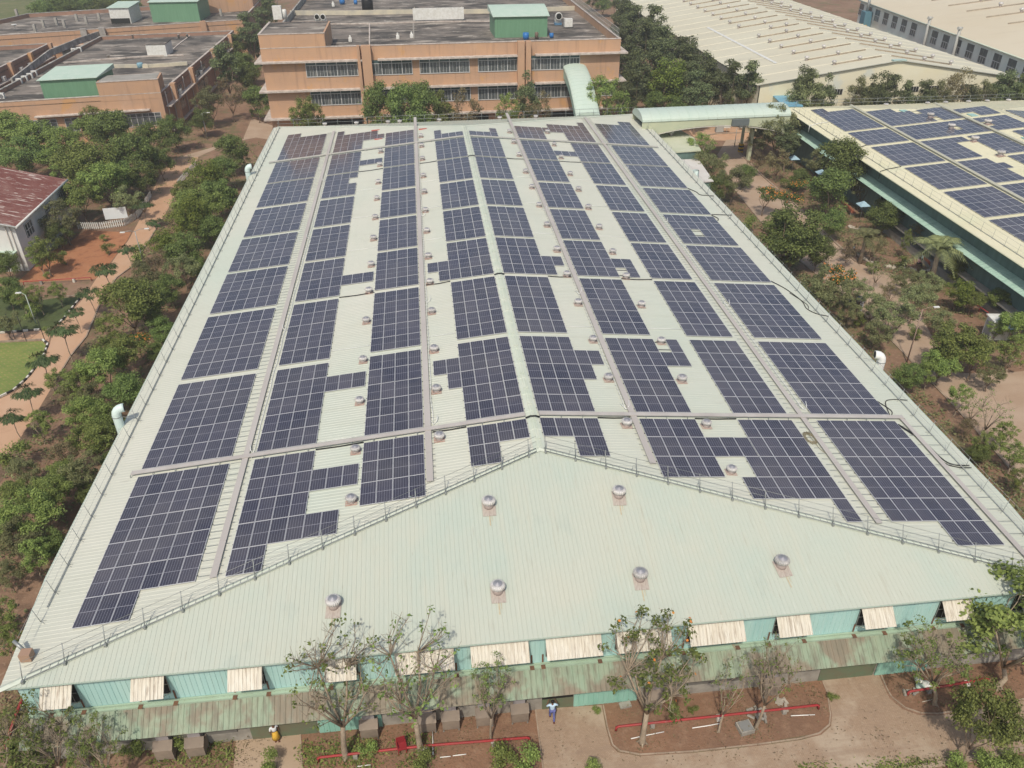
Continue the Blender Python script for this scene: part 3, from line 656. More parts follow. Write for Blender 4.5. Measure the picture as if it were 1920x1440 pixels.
# ------------------------------------------------------------------ walkways on the roof
def walk_y(x, y0, y1, label, rungs=None, w=.40, dense=.62):
    t = thing('roof_walkway', label, 'walkway', (x, y0, zs(x)), 'roof walkways on the main hall')
    z = lambda xx: zs(xx)
    p = MB()
    for dy in [y0+3.0*k for k in range(int((y1-y0)/3.0)+1)]:
        e = min(dy+2.985, y1)
        if e-dy < .2: continue
        sx = 1 if x > 0 else -1
        for xa, xb in ((x-w/2, x+w/2),): p.face([V(xa, dy, z(xa)+.17), V(xb, dy, z(xb)+.17), V(xb, e, z(xb)+.17), V(xa, e, z(xa)+.17)]); p.face([V(xa, dy, z(xa)+.17), V(xa, e, z(xa)+.17), V(xa, e, z(xa)+.12), V(xa, dy, z(xa)+.12)]); p.face([V(xb, e, z(xb)+.17), V(xb, dy, z(xb)+.17), V(xb, dy, z(xb)+.12), V(xb, e, z(xb)+.12)]); p.face([V(xa, dy, z(xa)+.12), V(xb, dy, z(xb)+.12), V(xb, dy, z(xb)+.17), V(xa, dy, z(xa)+.17)])
    p.build('walking_board', PLANK, t)
    n = int((y1-y0)/dense); r0 = None; r = MB()
    for k in range(n):
        y = y0+dense*(k+.5)
        a, b = rungs or (-w/2-.12, w/2+.12)
        if k < 100:
            if r0 is None: r0 = MB().tube([V(x+a, y, z(x+a)+.085), V(x+b, y, z(x+b)+.085)], .017, 4).build('rung', STEEL, t); yr = y
            else: c_ = r0.copy(); COL.objects.link(c_); c_.parent = t; c_.location = r0.location+V(0, y-yr, 0)
            continue
        r.tube([V(x+a, y, z(x+a)+.085), V(x+b, y, z(x+b)+.085)], .017, 4)
    if n > 100: r.build('rungs', STEEL, t)['kind'] = 'stuff'
    return t
walk_y(-19.95, -4.1, 89.8, 'long grey walkway with rungs between the first and second solar columns from the left', (-.95, .42))
walk_y(-7.32, 1.55, 91.5, 'long grey walkway left of the ridge beside the vent row', (-.25, .42), .44)
walk_y(7.27, 1.6, 92.0, 'long grey walkway right of the ridge beside the vent row', (-.42, .25), .44)
walk_y(20.08, -4.3, 92.5, 'long grey walkway with rungs between the first and second solar columns from the right', (-.75, .85))
walk_y(27.95, -8.2, 7.45, 'short walkway board with ladder rungs near the right eave', (-.55, 1.42), .36, 1.15)
def walk_x(y, x0, x1, label, m, w=.37, h=.24):
    t = thing('roof_walkway', label, 'walkway', (0, y, ZR), 'roof walkways on the main hall')
    for xa, xb in ((x0, -.5), (.5, x1)):
        p = MB(); 
        for q in (-1, 1):
            pass
        za, zb = zs(xa), zs(xb)
        p.face([V(xa, y-w/2, za+h), V(xb, y-w/2, zb+h), V(xb, y+w/2, zb+h), V(xa, y+w/2, za+h)])
        p.face([V(xa, y-w/2, za+h-.06), V(xb, y-w/2, zb+h-.06), V(xb, y-w/2, zb+h), V(xa, y-w/2, za+h)])
        p.face([V(xa, y-w/2, za+h-.06), V(xa, y-w/2, za+h), V(xa, y+w/2, za+h), V(xa, y+w/2, za+h-.06)])
        p.build('walking_board', m, t)
        n = int((xb-xa)/1.5)
        for k in range(n+1):
            s = MB(); x = xa+(xb-xa)*k/n; s.box(x-.02, x+.02, y-w/2-.12, y-w/2-.08, zs(x)+.02, zs(x)+.165); s.box(x-.02, x+.02, y-w/2-.12, y+w/2+.1, zs(x)+.17, zs(x)+.20)
            s.build('bracket', STEEL, t)
    return t
walk_x(7.20, -27.75, 28.1, 'wide taupe cross walkway over the ridge behind the nearest solar arrays', PLANK)
walk_x(77.45, -28.2, 28.2, 'pale cross walkway over the ridge at the back of the main roof', mat('pale_walkway_sheet', (.48, .46, .41), rough=.5), .40)
# hoses beside the walkways
def hose(x, pts, label, r=.022, m=WHITEP, off=.12, name='water_hose', seed=0):
    q = []; rnd = random.Random(seed)
    ys = pts; y = ys[0]
    while y < ys[1]:
        xx = x+rnd.uniform(-.05, .05); q.append(V(xx, y, zs(xx)+off)); y += 1.3
    return tag(MB().tube(q, r, 5).build(name, m, origin=q[0]), label, 'hose')
hose(-19.5, (7.0, 84), 'white hose lying along the left walkway', seed=1)
hose(-6.98, (8.2, 80), 'white hose along the walkway left of the ridge', seed=2)
hose(6.93, (8.0, 79), 'white hose along the walkway right of the ridge', seed=3)
hose(20.62, (8.2, 80), 'white hose lying along the right walkway', seed=4)
def vbend(x, y, label, s=1):
    z = zs(x); o = MB().tube([V(x-.3*s, y+.5, z+.1), V(x, y-.25, z+.12), V(x+.25*s, y+.1, z+.18), V(x+.3*s, y+.5, z+.35)], .028, 5).build('hose_tap', WHITEP, origin=V(x, y, z)); return tag(o, label, 'tap')
for x, y, s, nm in ((-19.45, 7.7, -1, 'left walkway'), (-6.9, 8.0, 1, 'walkway left of the ridge'), (7.0, 8.2, 1, 'walkway right of the ridge'), (20.75, 8.4, 1, 'right walkway')):
    vbend(x, y, 'bent white hose tap at the near end of the %s' % nm, s)
for x, s, nm in ((-19.45, -1, 'left walkway'), (20.75, 1, 'right walkway')):
    for i, y in enumerate((25.5, 46.5, 66)): vbend(x, y, 'small white standing tap beside the %s, %s from the front' % (nm, ORD[i]), s)
for x, s, nm in ((-6.9, 1, 'walkway left of the ridge'), (7.0, 1, 'walkway right of the ridge')):
    for i, y in enumerate((27, 48.5)): vbend(x, y, 'small white tap beside the %s, %s from the front' % (nm, ORD[i]), s)
# cables
def cable(pts, label, r=.03, m=DGREY, name='cable'):
    q = [V(x, y, zs(x)+h) for x, y, h in pts]
    return tag(MB().tube(q, r, 5).build(name, m, origin=q[0]), label, 'cable')
def smooth(pts, n=6):
    out = []
    P_ = [pts[0]]+list(pts)+[pts[-1]]
    for i in range(1, len(P_)-2):
        a, b, c, d = [Vector(p) for p in P_[i-1:i+3]]
        for k in range(n):
            t = k/n; out.append(tuple(.5*((2*b)+(c-a)*t+(2*a-5*b+4*c-d)*t*t+(3*b-a-3*c+d)*t*t*t)))
    out.append(tuple(pts[-1])); return out
gy = lambda b: bstart[b]-.33
cn = 0
for (x0, x1, nm) in ((-15.1, -11.8, 'second and third columns from left'), (-7.0, -4.65, 'walkway and column left of ridge'), (4.65, 7.0, 'column right of ridge and walkway'), (11.8, 14.9, 'second and third columns from right')):
    for b in (3, 7):
        cable([(x0, gy(b), .07), ((x0+x1)/2, gy(b)-.06, .05), (x1, gy(b)+.05, .07)], 'black cable on bare roof between %s, %s' % (nm, 'nearer one' if b == 3 else 'further one'), .045)
    cable([(x0, 6.93, .06), ((x0+x1)/2, 6.90, .05), (x1, 6.95, .06)], 'black cable by the cross walkway between %s' % nm, .05)
for b in (3, 7): cable([(-.47, gy(b), .12), (-.2, gy(b), .20), (.2, gy(b), .20), (.47, gy(b), .12)], 'black cable crossing the ridge cap, %s' % ('nearer one' if b == 3 else 'further one'), .06)
cable([(-.47, 6.86, .12), (-.2, 6.86, .22), (.2, 6.86, .22), (.47, 6.86, .12)], 'black cable crossing the ridge cap at the cross walkway', .06)
for k, (y, lb) in enumerate(((30.9, 'black cable looping from the right solar column over the eave, middle of the roof'),)):
    cable(smooth([(27.3, y+.2, .1), (28.2, y-1.5, .05), (28.7, y-4.0, .05), (28.5, y-5.6, .05), (29.0, y-6.6, .05), (30.0, y-7.1, .05)]), lb, .04)
    cable(smooth([(28.2, y-2.3, .05), (28.9, y-4.6, .05), (28.7, y-5.6, .05)]), 'short black cable doubling the looped one on the right', .03)
cable(smooth([(27.3, 7.7, .08), (27.9, 9.4, .05), (28.7, 9.8, .05), (29.9, 9.7, .08)]), 'pair of black cables over the right eave beyond the cross walkway', .035)
cable(smooth([(27.25, 9.5, .08), (27.75, 8.3, .05), (27.5, 7.7, .05)]), 'short curved black cable at the corner of the right solar column', .035)
cable(smooth([(27.3, 6.4, .08), (28.1, 4.5, .05), (28.35, 2.2, .05), (28.9, 1.6, .05), (29.9, 1.5, .08)]), 'black cable curving under the ladder rungs to the right eave', .045)
cable(smooth([(27.3, 6.2, .08), (28.0, 4.3, .05), (28.2, 1.95, .05), (28.9, 1.35, .05), (29.9, 1.25, .08)]), 'second black cable curving beside the first near the right eave', .035)
cable(smooth([(27.2, bstart[6]+.1, .08), (28.0, bstart[6]-1.2, .05), (28.2, bstart[6]-2.2, .05), (29.9, bstart[6]-2.4, .05)]), 'black cable to the right eave far up the roof', .05)
cable(smooth([(27.2, bstart[5]-.1, .08), (27.7, bstart[5]-1.0, .05), (27.4, bstart[5]-1.8, .05)]), 'short black cable at the edge of the right solar column', .05)
cable([(27.3, bstart[5]+.2, .06), (29.9, bstart[5]+.3, .06)], 'straight black cable to the right eave, mid roof', .045)
for b in (2, 4, 5, 6):
    for (x0, x1, nm) in ((-15.1, -11.8, 'left'), (-6.9, -4.65, 'centre left'), (4.65, 6.9, 'centre right'), (11.8, 14.9, 'right')):
        q = [V(x, gy(b)+1.6, zs(x)+.045) for x in (x0, x1)]
        tag(MB().tube(q, .022, 4).build('conduit', WHITEP, origin=q[0]), 'thin white conduit across the %s bare roof strip, %s solar row from front' % (nm, ORD[b]), 'conduit')
q = [V(x, 7.75, zs(x)+.05) for x in (-15.1, -11.8)]; tag(MB().tube(q, .025, 4).build('conduit', WHITEP, origin=q[0]), 'white conduit just behind the cross walkway left of the third column', 'conduit')
# coil of rope
rc = []
for k in range(90):
    a = k*.37; r = .42+.12*math.sin(k*1.7); x = 19.55+r*math.cos(a)*.9; y = 4.6+.75*r*math.sin(a)*1.9; rc.append(V(x, y, zs(x)+.06+.001*k))
rc += [V(19.7, 3.4, zs(19.7)+.06), V(20.0, 2.6, zs(20)+.06)]
tag(MB().tube(rc, .02, 4).build('rope', mat('rope', (.28, .24, .15), rough=.9), origin=rc[0]), 'tangled coil of brown rope beside the right walkway', 'rope')
# red boards lying at the back of the roof
def board(pts, label):
    mb = MB(); a, b = [Vector((p[0], p[1], zs(p[0])+.09)) for p in pts]; d = (b-a).normalized(); n = V(-d.y, d.x, 0)*.22
    mb.prism([a+n, b+n, b-n, a-n], zs(a.x)-.02, zs(a.x)+.12); return tag(mb.build('red_board', mat('red_board_paint', (.50, .10, .07), rough=.6), origin=a), label, 'board')
board([(-14.0, 87.2), (-11.3, 88.0)], 'red board lying behind the far solar arrays, the furthest one')
board([(-13.4, 82.3), (-11.95, 82.6)], 'red board in the bare strip before the far arrays')
board([(-6.8, 84.4), (-5.6, 84.6)], 'short red board right of the walkway at the back')
# ------------------------------------------------------------------ railings / life lines
def rail_side(side):
    x = 29.25*side; t = thing('eave_railing', 'thin wire railing with leaning posts along the %s eave of the main roof' % ('left' if side < 0 else 'right'), 'railing', (x, 40, ZE), 'eave railings')
    y = -5.35; n = 0
    z = zs(abs(x))
    ys = []
    while y < YB-1: ys.append(y); y += 2.16
    pm = None
    for y in ys:
        if pm is None:
            mb = MB(); mb.tube([V(x, y, z+.02), V(x+side*.18, y, z+1.05)], .022, 4); mb.tube([V(x-side*.3, y+.05, z+.05), V(x, y, z+.1), V(x-side*.28, y-.2, z+.05)], .015, 4); pm = mb.build('post', STEEL, t)
        else:
            c = pm.copy(); COL.objects.link(c); c.parent = t; c.location = pm.location+V(0, y-ys[0], 0)
    w = MB(); w.tube([V(x, ys[0]+1.0 if side < 0 else ys[0]-.9, z+.09), V(x, YB-.6, z+.09)], .035, 5)
    for f in (.45, .98): w.tube([V(x+side*.17*f, ys[0]-2, z+.05+f), V(x+side*.17*f, YB-.5, z+.05+f)], .010, 3)
    w.build('wire', STEEL, t)
rail_side(-1); rail_side(1)
def rail_back(xa, xb, y, z, label, step=2.32):
    t = thing('eave_railing', label, 'railing', ((xa+xb)/2, y, z), 'eave railings')
    n = int((xb-xa)/step); pm = None
    for k in range(n+1):
        x = xa+(xb-xa)*k/n
        if pm is None: mb = MB(); mb.tube([V(x, y, z-.05), V(x, y, z+1.15)], .03, 4); pm = mb.build('post', STEEL, t)
        else: c = pm.copy(); COL.objects.link(c); c.parent = t; c.location = pm.location+V(x-xa, 0, 0)
    w = MB()
    for h in (.55, 1.13): w.tube([V(xa, y, z+h), V(xb, y, z+h)], .025, 4)
    w.build('rail', STEEL, t)
rail_back(XL+.3, XR-.3, YB-.1, ZE, 'grey pipe railing along the back eave of the main roof')
for side in (-1, 1):
    t = thing('hip_life_line', 'grey lattice life line with posts down the %s front hip of the main roof' % ('left' if side < 0 else 'right'), 'railing', (0, YA, ZR), 'hip life lines')
    X = XL if side < 0 else XR
    a, b = V(0, YA, ZR+.1), V(X, YF, ZE+.1); d = (b-a); L = d.length; u = d.normalized()
    pf = V(.0, -.22, .0); pm = None
    k0 = .35 if side > 0 else .9; n = int((L-1.6)/2.03)
    for k in range(n+1):
        p = a+u*(k0+2.03*k)
        if pm is None:
            mb = MB(); mb.tube([p+pf-V(0, .05, .1), p+pf*.6+V(0, .32, 1.0)], .028, 4); mb.box(p.x-.06, p.x+.06, p.y-.34, p.y-.16, p.z-.14, p.z+.05); pm = mb.build('post', STEEL, t); p0 = p
        else:
            c = pm.copy(); COL.objects.link(c); c.parent = t; c.location = pm.location+(p-p0)
    w = MB(); s_, e_ = a+u*.3, b-u*1.3
    w.tube([s_+pf*.9, e_+pf*.9], .035, 5); w.tube([s_-pf*.5+V(0, 0, .03), e_-pf*.5+V(0, 0, .03)], .022, 4)
    w.build('base_tube', STEEL, t)
    w = MB(); w.tube([s_+V(0, .15, .55), e_+V(0, .15, .55)], .014, 3); w.tube([s_+V(0, .18, .95), e_+V(0, .18, .95)], .014, 3); w.build('wire', STEEL, t)
    w = MB()
    for k in range(int(L/.42)-4):
        p = s_+u*.42*k; w.tube([p+pf*.9, p-pf*.5], .014, 3)
        if k % 5 == 4: w.tube([p-pf*.4, p-pf*.4+V(.12, .1, .3), p-pf*.4+V(.3, .05, .22)], .012, 3)
    w.build('lattice_rung', STEEL, t)
# duct cowls at the eaves
def duct(x, y, side, label, h=1.15, r=.42, m=WHITEP, toward=None):
    t = thing('duct_cowl', label, 'duct', (x, y, 0), 'white duct cowls at the eaves')
    dx = toward if toward is not None else V(-side, .25, 0)
    dx = dx.normalized(); z = ZE+h
    pts = [V(x, y, 0), V(x, y, ZE-.2), V(x, y, z)]+[V(x, y, z)+V(0, 0, 1)*math.sin(a)*.5+dx*(1-math.cos(a))*.5 for a in (.4, .8, 1.2, 1.57)]
    pts.append(pts[-1]+dx*.15)
    MB().tube(pts, r, 16).build('pipe', m, t)
    e = pts[-1]; MB().tube([e-dx*.05, e+dx*.012], r*.86, 16).build('mouth', DARK, t)
    MB().tube([V(x, y, z-.15), V(x, y, z-.10)], r+.03, 16).build('clamp', STEEL, t)
    MB().tube([V(x, y, z-.12), V(x-side*1.6, y+.1, ZE+.35)], .02, 4).build('stay', STEEL, t)
duct(-30.5, 13.8, -1, 'white bent duct cowl at the left eave near the front', .95, .33, mat('pale_mint_duct', (.62, .74, .70), rough=.4))
duct(-30.5, 73.2, -1, 'small pale duct cowl far up the left eave', .6, .36, mat('pale_mint_duct', (.62, .74, .70)))
duct(30.85, 15.6, 1, 'cream duct cowl at the right eave near the trees', .1, .34, WHITEP)
duct(31.0, 67.5, 1, 'pale green duct cowl behind the right eave by the annex', -1.2, .45, mat('pale_mint_duct', (.62, .74, .70)))
# junction box at the left front corner
p = V(-28.95, -7.9, zs(28.95)); b = MB(); b.box(p.x-.28, p.x+.28, p.y-.25, p.y+.25, p.z+.05, p.z+.55); jb = tag(b.build('flood_light', mat('orange_brown_box', (.36, .23, .16), rough=.5), origin=p), 'brown box lamp on a bracket at the left front roof corner', 'lamp')
l = MB(); l.tube([p+V(-.2, .3, .3), p+V(-.8, .7, .7)], .10, 6); l.build('arm', STEEL, jb)
tl = MB().face([V(28.1, bstart[7]-3.1, zs(28.1)+.2), V(29.1, bstart[7]-3.7, zs(29.1)+.2), V(29.1, bstart[7]-5.0, zs(29.1)+.2), V(28.1, bstart[7]-4.2, zs(28.1)+.2)])
# ------------------------------------------------------------------ second hall (right)
TH2 = -.017; X2, Y2, Z2, S2 = 58.474, 90.712, 7.538, .0798
def W2(u, v, dz=0):
    return V(X2+u*math.cos(TH2)+v*math.sin(TH2), Y2+u*math.sin(TH2)-v*math.cos(TH2), Z2+(S2*u if u < 25.5 else S2*(51-u))+dz)
CREAM = mat('cream_roof_sheet', (.60, .575, .41), (.64, .61, .46), sc=.15, rough=.45, stains=[((.58, .62, .46), .2, (1, 1, 1), .55, .75, .4), ((.45, .42, .32), 1.5, (1, 1, 1), .68, .8, .3)])
h2 = thing('factory_hall', 'cream roofed factory hall with solar panels on the right', 'factory', W2(25, 45, -Z2))
r = MB(); UE = -3.47; VB, VF = -5.6, 112
ze = Z2+S2*UE
def eavebk(u): return -5.6 if u < 0 else -5.6
def vb2(u): return VB+ (14.5*(1-abs(u-25.5)/(25.5-UE)))*-1 + 0
def uh(v):   # back hip: at v=VB eave corner, ridge starts v=VB+14.5
    return UE+(25.5-UE)*max(0, min(1, (v-VB)/14.5))
def back_u(v): return min(25.5, UE+(25.5-UE)*((v-VB)/14.5)) if v < VB+14.5 else 25.5
r.corr(lambda v: W2(back_u(v), v), lambda v: W2(UE, v), VB, VF, .27, (0, 0, 1))
r.corr(lambda v: W2(54.47, v), lambda v: W2(51-back_u(v), v), VB, VF, 1.0, (0, 0, 1))
r.corr(lambda u: W2(u, VB)*1+V(0, 0, ze-W2(u, VB).z), lambda u: W2(u, VB+14.5*(1-abs(u-25.5)/28.97)), UE, 54.47, .6, (0, 0, 1))
r.build('roof', CREAM, h2)
cp = MB()
for du in (-.3, .0):
    cp.face([W2(25.5+du-.02, VB+14.5, .06-abs(du+.0)*.1), W2(25.5+du+.32, VB+14.5, .06), W2(25.5+du+.32, VF, .06), W2(25.5+du-.02, VF, .06-abs(du)*.1)])
cp.build('ridge_cap', CREAM, h2)
g = MB(); g.tube([W2(UE, VB, -.06), W2(UE, VF, -.06)], .06, 5); g.build('eave_trim', mat('cream_trim', (.55, .56, .40)), h2)
w = MB(); a, b = W2(UE+1.6, VB+.6), W2(UE+1.6, VF)
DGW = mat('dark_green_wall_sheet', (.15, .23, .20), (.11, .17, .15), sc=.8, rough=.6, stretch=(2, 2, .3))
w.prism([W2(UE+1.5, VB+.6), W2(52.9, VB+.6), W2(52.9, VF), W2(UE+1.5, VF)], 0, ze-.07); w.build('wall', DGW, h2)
c2 = MB()
c2.corr(lambda v: W2(UE+1.48, v)*1+V(0, 0, 5.15-W2(UE+1.48, v).z), lambda v: W2(UE-.25, v)+V(0, 0, 4.75-W2(UE-.25, v).z), -3, VF, .45, (0, 0, 1), rw=.07, rh=.035)
c2.corr(lambda v: W2(UE-.25, v)+V(0, 0, 4.72-W2(UE-.25, v).z), lambda v: W2(UE+1.48, v)+V(0, 0, 5.12-W2(UE+1.48, v).z), 8, VF, 3, (0, 0, 0))
c2.build('canopy', mat('pale_mint_canopy', (.36, .52, .43), (.42, .57, .48), sc=.4, rough=.5, stretch=(.3, 2, 1), stains=[((.22, .36, .29), .9, (.4, 2.2, 1), .52, .72, .6)]), h2)
l2 = MB(); l2.prism([W2(UE+.3, 30), W2(UE+1.45, 30), W2(UE+1.45, VF), W2(UE+.3, VF)], 1.9, 2.05); l2.build('ledge', CONC, h2)
l2 = MB(); l2.prism([W2(UE+.6, 30), W2(UE+1.45, 30), W2(UE+1.45, VF), W2(UE+.6, VF)], 0, 1.0); l2.build('plinth', CONC, h2)
for v in (28.5, 12, 20):
    d = MB(); d.prism([W2(UE+1.44, v), W2(UE+1.52, v), W2(UE+1.52, v+2.6), W2(UE+1.44, v+2.6)], 1.6, 3.6); wo = d.build('window', DARK, h2)
    d = MB()
    for k in range(4): q = W2(UE+1.42, v+k*.85); d.box(q.x-.03, q.x+.0, q.y-.04, q.y+.04, 1.6, 3.6)
    d.build('window_bar', WINF, wo)
def f2(x): return 0
def arr2(cells, u0, v0, label, side=-1):
    cells = sorted(cells); t = thing('solar_array', label, 'solar array', W2(u0, v0, .12), 'solar arrays on the right hall roof')
    t.rotation_euler = (0, math.atan(S2)*side, TH2)
    cs_ = math.cos(math.atan(S2))
    for (c, rr) in cells:
        p = bpy.data.objects.new('solar_panel', PME); COL.objects.link(p); p.parent = t; p.location = (MW*(c+.5)/cs_, -ML*(rr+.5), 0)
    rows = {}
    for c, rr in cells: rows.setdefault(rr, []).append(c)
    rb = MB()
    for rr, cs in rows.items():
        for fr in (.22, .78): rb.box(MW*min(cs)/cs_-.05, MW*(max(cs)+1)/cs_+.05, -ML*(rr+fr)-.02, -ML*(rr+fr)+.02, -.085, -.037)
    me = bpy.data.meshes.new('mounting_rail'); me.from_pydata([tuple(v) for v in rb.v], [], rb.f); me.materials.append(RAILM)
    ro = bpy.data.objects.new('mounting_rail', me); COL.objects.link(ro); ro.parent = t
BV = [(.02, 5), (11.82, 3), (19.35, 4), (28.96, 4), (38.64, 4), (48.2, 4), (57.9, 4), (67.6, 4)]
for i, (v0, n) in enumerate(BV[:6]):
    s = rect(6, n)
    if i == 0: s |= {(0, -1), (1, -1)}
    arr2(s, 0, v0, 'solar array %s from the back, outer column of the cream right hall' % ORD[i])
BW = [{(c, 0) for c in range(4)} | {(c, r_) for c in range(11) for r_ in (1, 2, 3)}, rect(11, 3), rect(4, 4) | {(4, 0), (5, 0)}, rect(4, 4) | {(4, 1)}, rect(4, 4)]
BW[0] -= {(6, 1), (7, 3)}; BW[1] -= {(7, 1)}
for i, (v0, s, nm) in enumerate(((2.25, BW[0], 'very wide solar array furthest back, with two gaps'), (11.82, BW[1], 'very wide solar array second from the back, with one gap round a vent'), (19.35, BW[2], 'four-wide solar array with two extra panels, third from the back'), (28.96, BW[3], 'four-wide solar array with one extra panel, fourth from the back'), (38.64, BW[4], 'four-wide solar array, fifth from the back'))):
    arr2(s, 7.25, v0, nm+', right hall')
for i, (v0, n) in enumerate(BV[2:5]): arr2(rect(4, n), 14.25, v0, 'four-wide solar array %s from the back, third column, right hall' % ORD[i+2])
arr2({(c, 0) for c in range(5)} | {(c, 1) for c in range(2, 5)}, 19.5, 6.4, 'solar array furthest back beside the ridge of the cream right hall')
arr2({(c, r_) for c in range(5) for r_ in range(3)} - {(0, 1)}, 19.5, 11.82, 'solar array second from the back before the ridge, with a gap round a vent')
for i, (v0, n) in enumerate(BV[2:4]): arr2(rect(4, n), 21.0, v0, 'solar array %s from the back beside the ridge of the right hall' % ORD[i+2])
arr2(rect(6, 5), 26.4, 9, 'grey looking solar array just beyond the ridge of the cream right hall', 1)
def walk2(u, v0, v1, label, m=None):
    t = thing('roof_walkway', label, 'walkway', W2(u, v0), 'roof walkways on the right hall'); mb = MB()
    mb.face([W2(u-.22, v0, .28), W2(u+.22, v0, .28), W2(u+.22, v1, .28), W2(u-.22, v1, .28)]); mb.face([W2(u-.22, v0, .18), W2(u-.22, v0, .28), W2(u-.22, v1, .28), W2(u-.22, v1, .18)])
    mb.build('walking_board', m or mat('cream_walkway_board', (.47, .46, .36), rough=.5), t)
    r_ = MB()
    for k in range(int((v1-v0)/1.2)): r_.tube([W2(u-.4, v0+k*1.2, .12), W2(u+.45, v0+k*1.2, .12)], .02, 4)
    r_.build('rung', STEEL, t)
walk2(6.75, -2.0, 60, 'cream walkway between the first and second solar columns of the right hall')
walk2(18.85, 2.2, 40, 'dark edged walkway beside the third solar column of the right hall')
def vent2(u, v, lb):
    pass
pr = make_vent('left')
for u, v, lb in ((14.5, 8.8, 'silver turbine vent in the gap of the furthest wide array on the right hall'), (14.3, 15.1, 'silver turbine vent in the gap of the second wide array on the right hall'), (19.9, 15.1, 'silver turbine vent before the ridge of the right hall, beside a walkway'), (14.0, 21.7, 'silver turbine vent at the corner of the third array on the right hall'), (13.6, 28.5, 'silver turbine vent on the bare cream strip, nearest one on the right hall'), (13.3, 35.5, 'silver turbine vent on the cream strip at the picture edge')):
    dup(pr, W2(u, v), (0, 0, 0), 1.15, lb, 'turbine vents on the right hall')
drop(pr)
for (u, v, lb) in ((12.3, 3.4, 'small pale teal skylight beside the furthest wide array'), (20.1, 9.3, 'pale teal skylight before the ridge of the right hall'), (20.3, 22.5, 'pale teal skylight on the bare cream strip of the right hall')):
    tag(MB().prism([W2(u, v), W2(u+1.1, v), W2(u+1.1, v+1.5), W2(u, v+1.5)], W2(u, v).z+.0, W2(u+1.1, v).z+.06).build('skylight', mat('teal_skylight', (.33, .52, .47), rough=.4), origin=W2(u, v)), lb, 'skylight')
for i, (u0, v) in enumerate(((-3.6, 5.6), (-3.4, 28.6), (-2.2, 18.5))):
    q = [W2(u0, v+.6, -.9 if i < 2 else .05), W2(u0, v+.6, .12), W2(u0+1.4, v, .08), W2(-.1, v-.3, .1)]
    tag(MB().tube(q, .05, 5).build('cable', WHITEP if i == 0 else DGREY, origin=q[0]), ['white cable duct over the eave of the right hall, far one', 'black cable duct bending over the eave of the right hall', 'thin dark cable across the eave strip of the right hall'][i], 'cable')
t = thing('eave_railing', 'thin wire railing along the near eave of the cream right hall', 'railing', W2(-2.2, 40), 'eave railings'); pm = None
for k in range(48):
    p = W2(-2.3, -3.5+2.16*k)
    if pm is None: mb = MB(); mb.tube([p, p+V(.1, 0, 1.1)], .02, 4); mb.tube([p+V(.25, .1, 0), p+V(-.2, -.2, .0)], .02, 4); pm = mb.build('post', STEEL, t); p0 = p
    else: c = pm.copy(); COL.objects.link(c); c.parent = t; c.location = pm.location+(p-p0)
w = MB(); w.tube([W2(-2.3, -4, .06), W2(-2.3, 100, .06)], .03, 4)
for h in (.5, 1.05): w.tube([W2(-2.25, -4, h), W2(-2.25, 100, h)], .010, 3)
w.build('wire', STEEL, t)
a_, b_ = W2(UE, VB), W2(54, VB)
t = thing('eave_railing', 'grey pipe railing along the back eave of the cream right hall', 'railing', (80, a_.y, ze), 'eave railings'); pm = None
for k in range(25):
    p = a_.lerp(b_, k/24); p.z = ze
    if pm is None: pm = MB().tube([p, p+V(0, 0, 1.1)], .03, 4).build('post', STEEL, t); p0 = p
    else: c = pm.copy(); COL.objects.link(c); c.parent = t; c.location = pm.location+(p-p0)
w = MB(); [w.tube([V(a_.x, a_.y, ze+h), V(b_.x, b_.y, ze+h)], .025, 4) for h in (.55, 1.1)]; w.build('rail', STEEL, t)
pr = make_vent('front')
for i, px in enumerate((1675, 1753, 1787, 1830, 1865, 1905)):
    x = WY(px, 195, 92.5).x; dup(pr, (x, 94.6, ze-.02), (0, 0, 0), .85, 'small vent behind the right hall railing, %s from the left' % ORD[i], 'vents along the back eave of the right hall')
drop(pr)
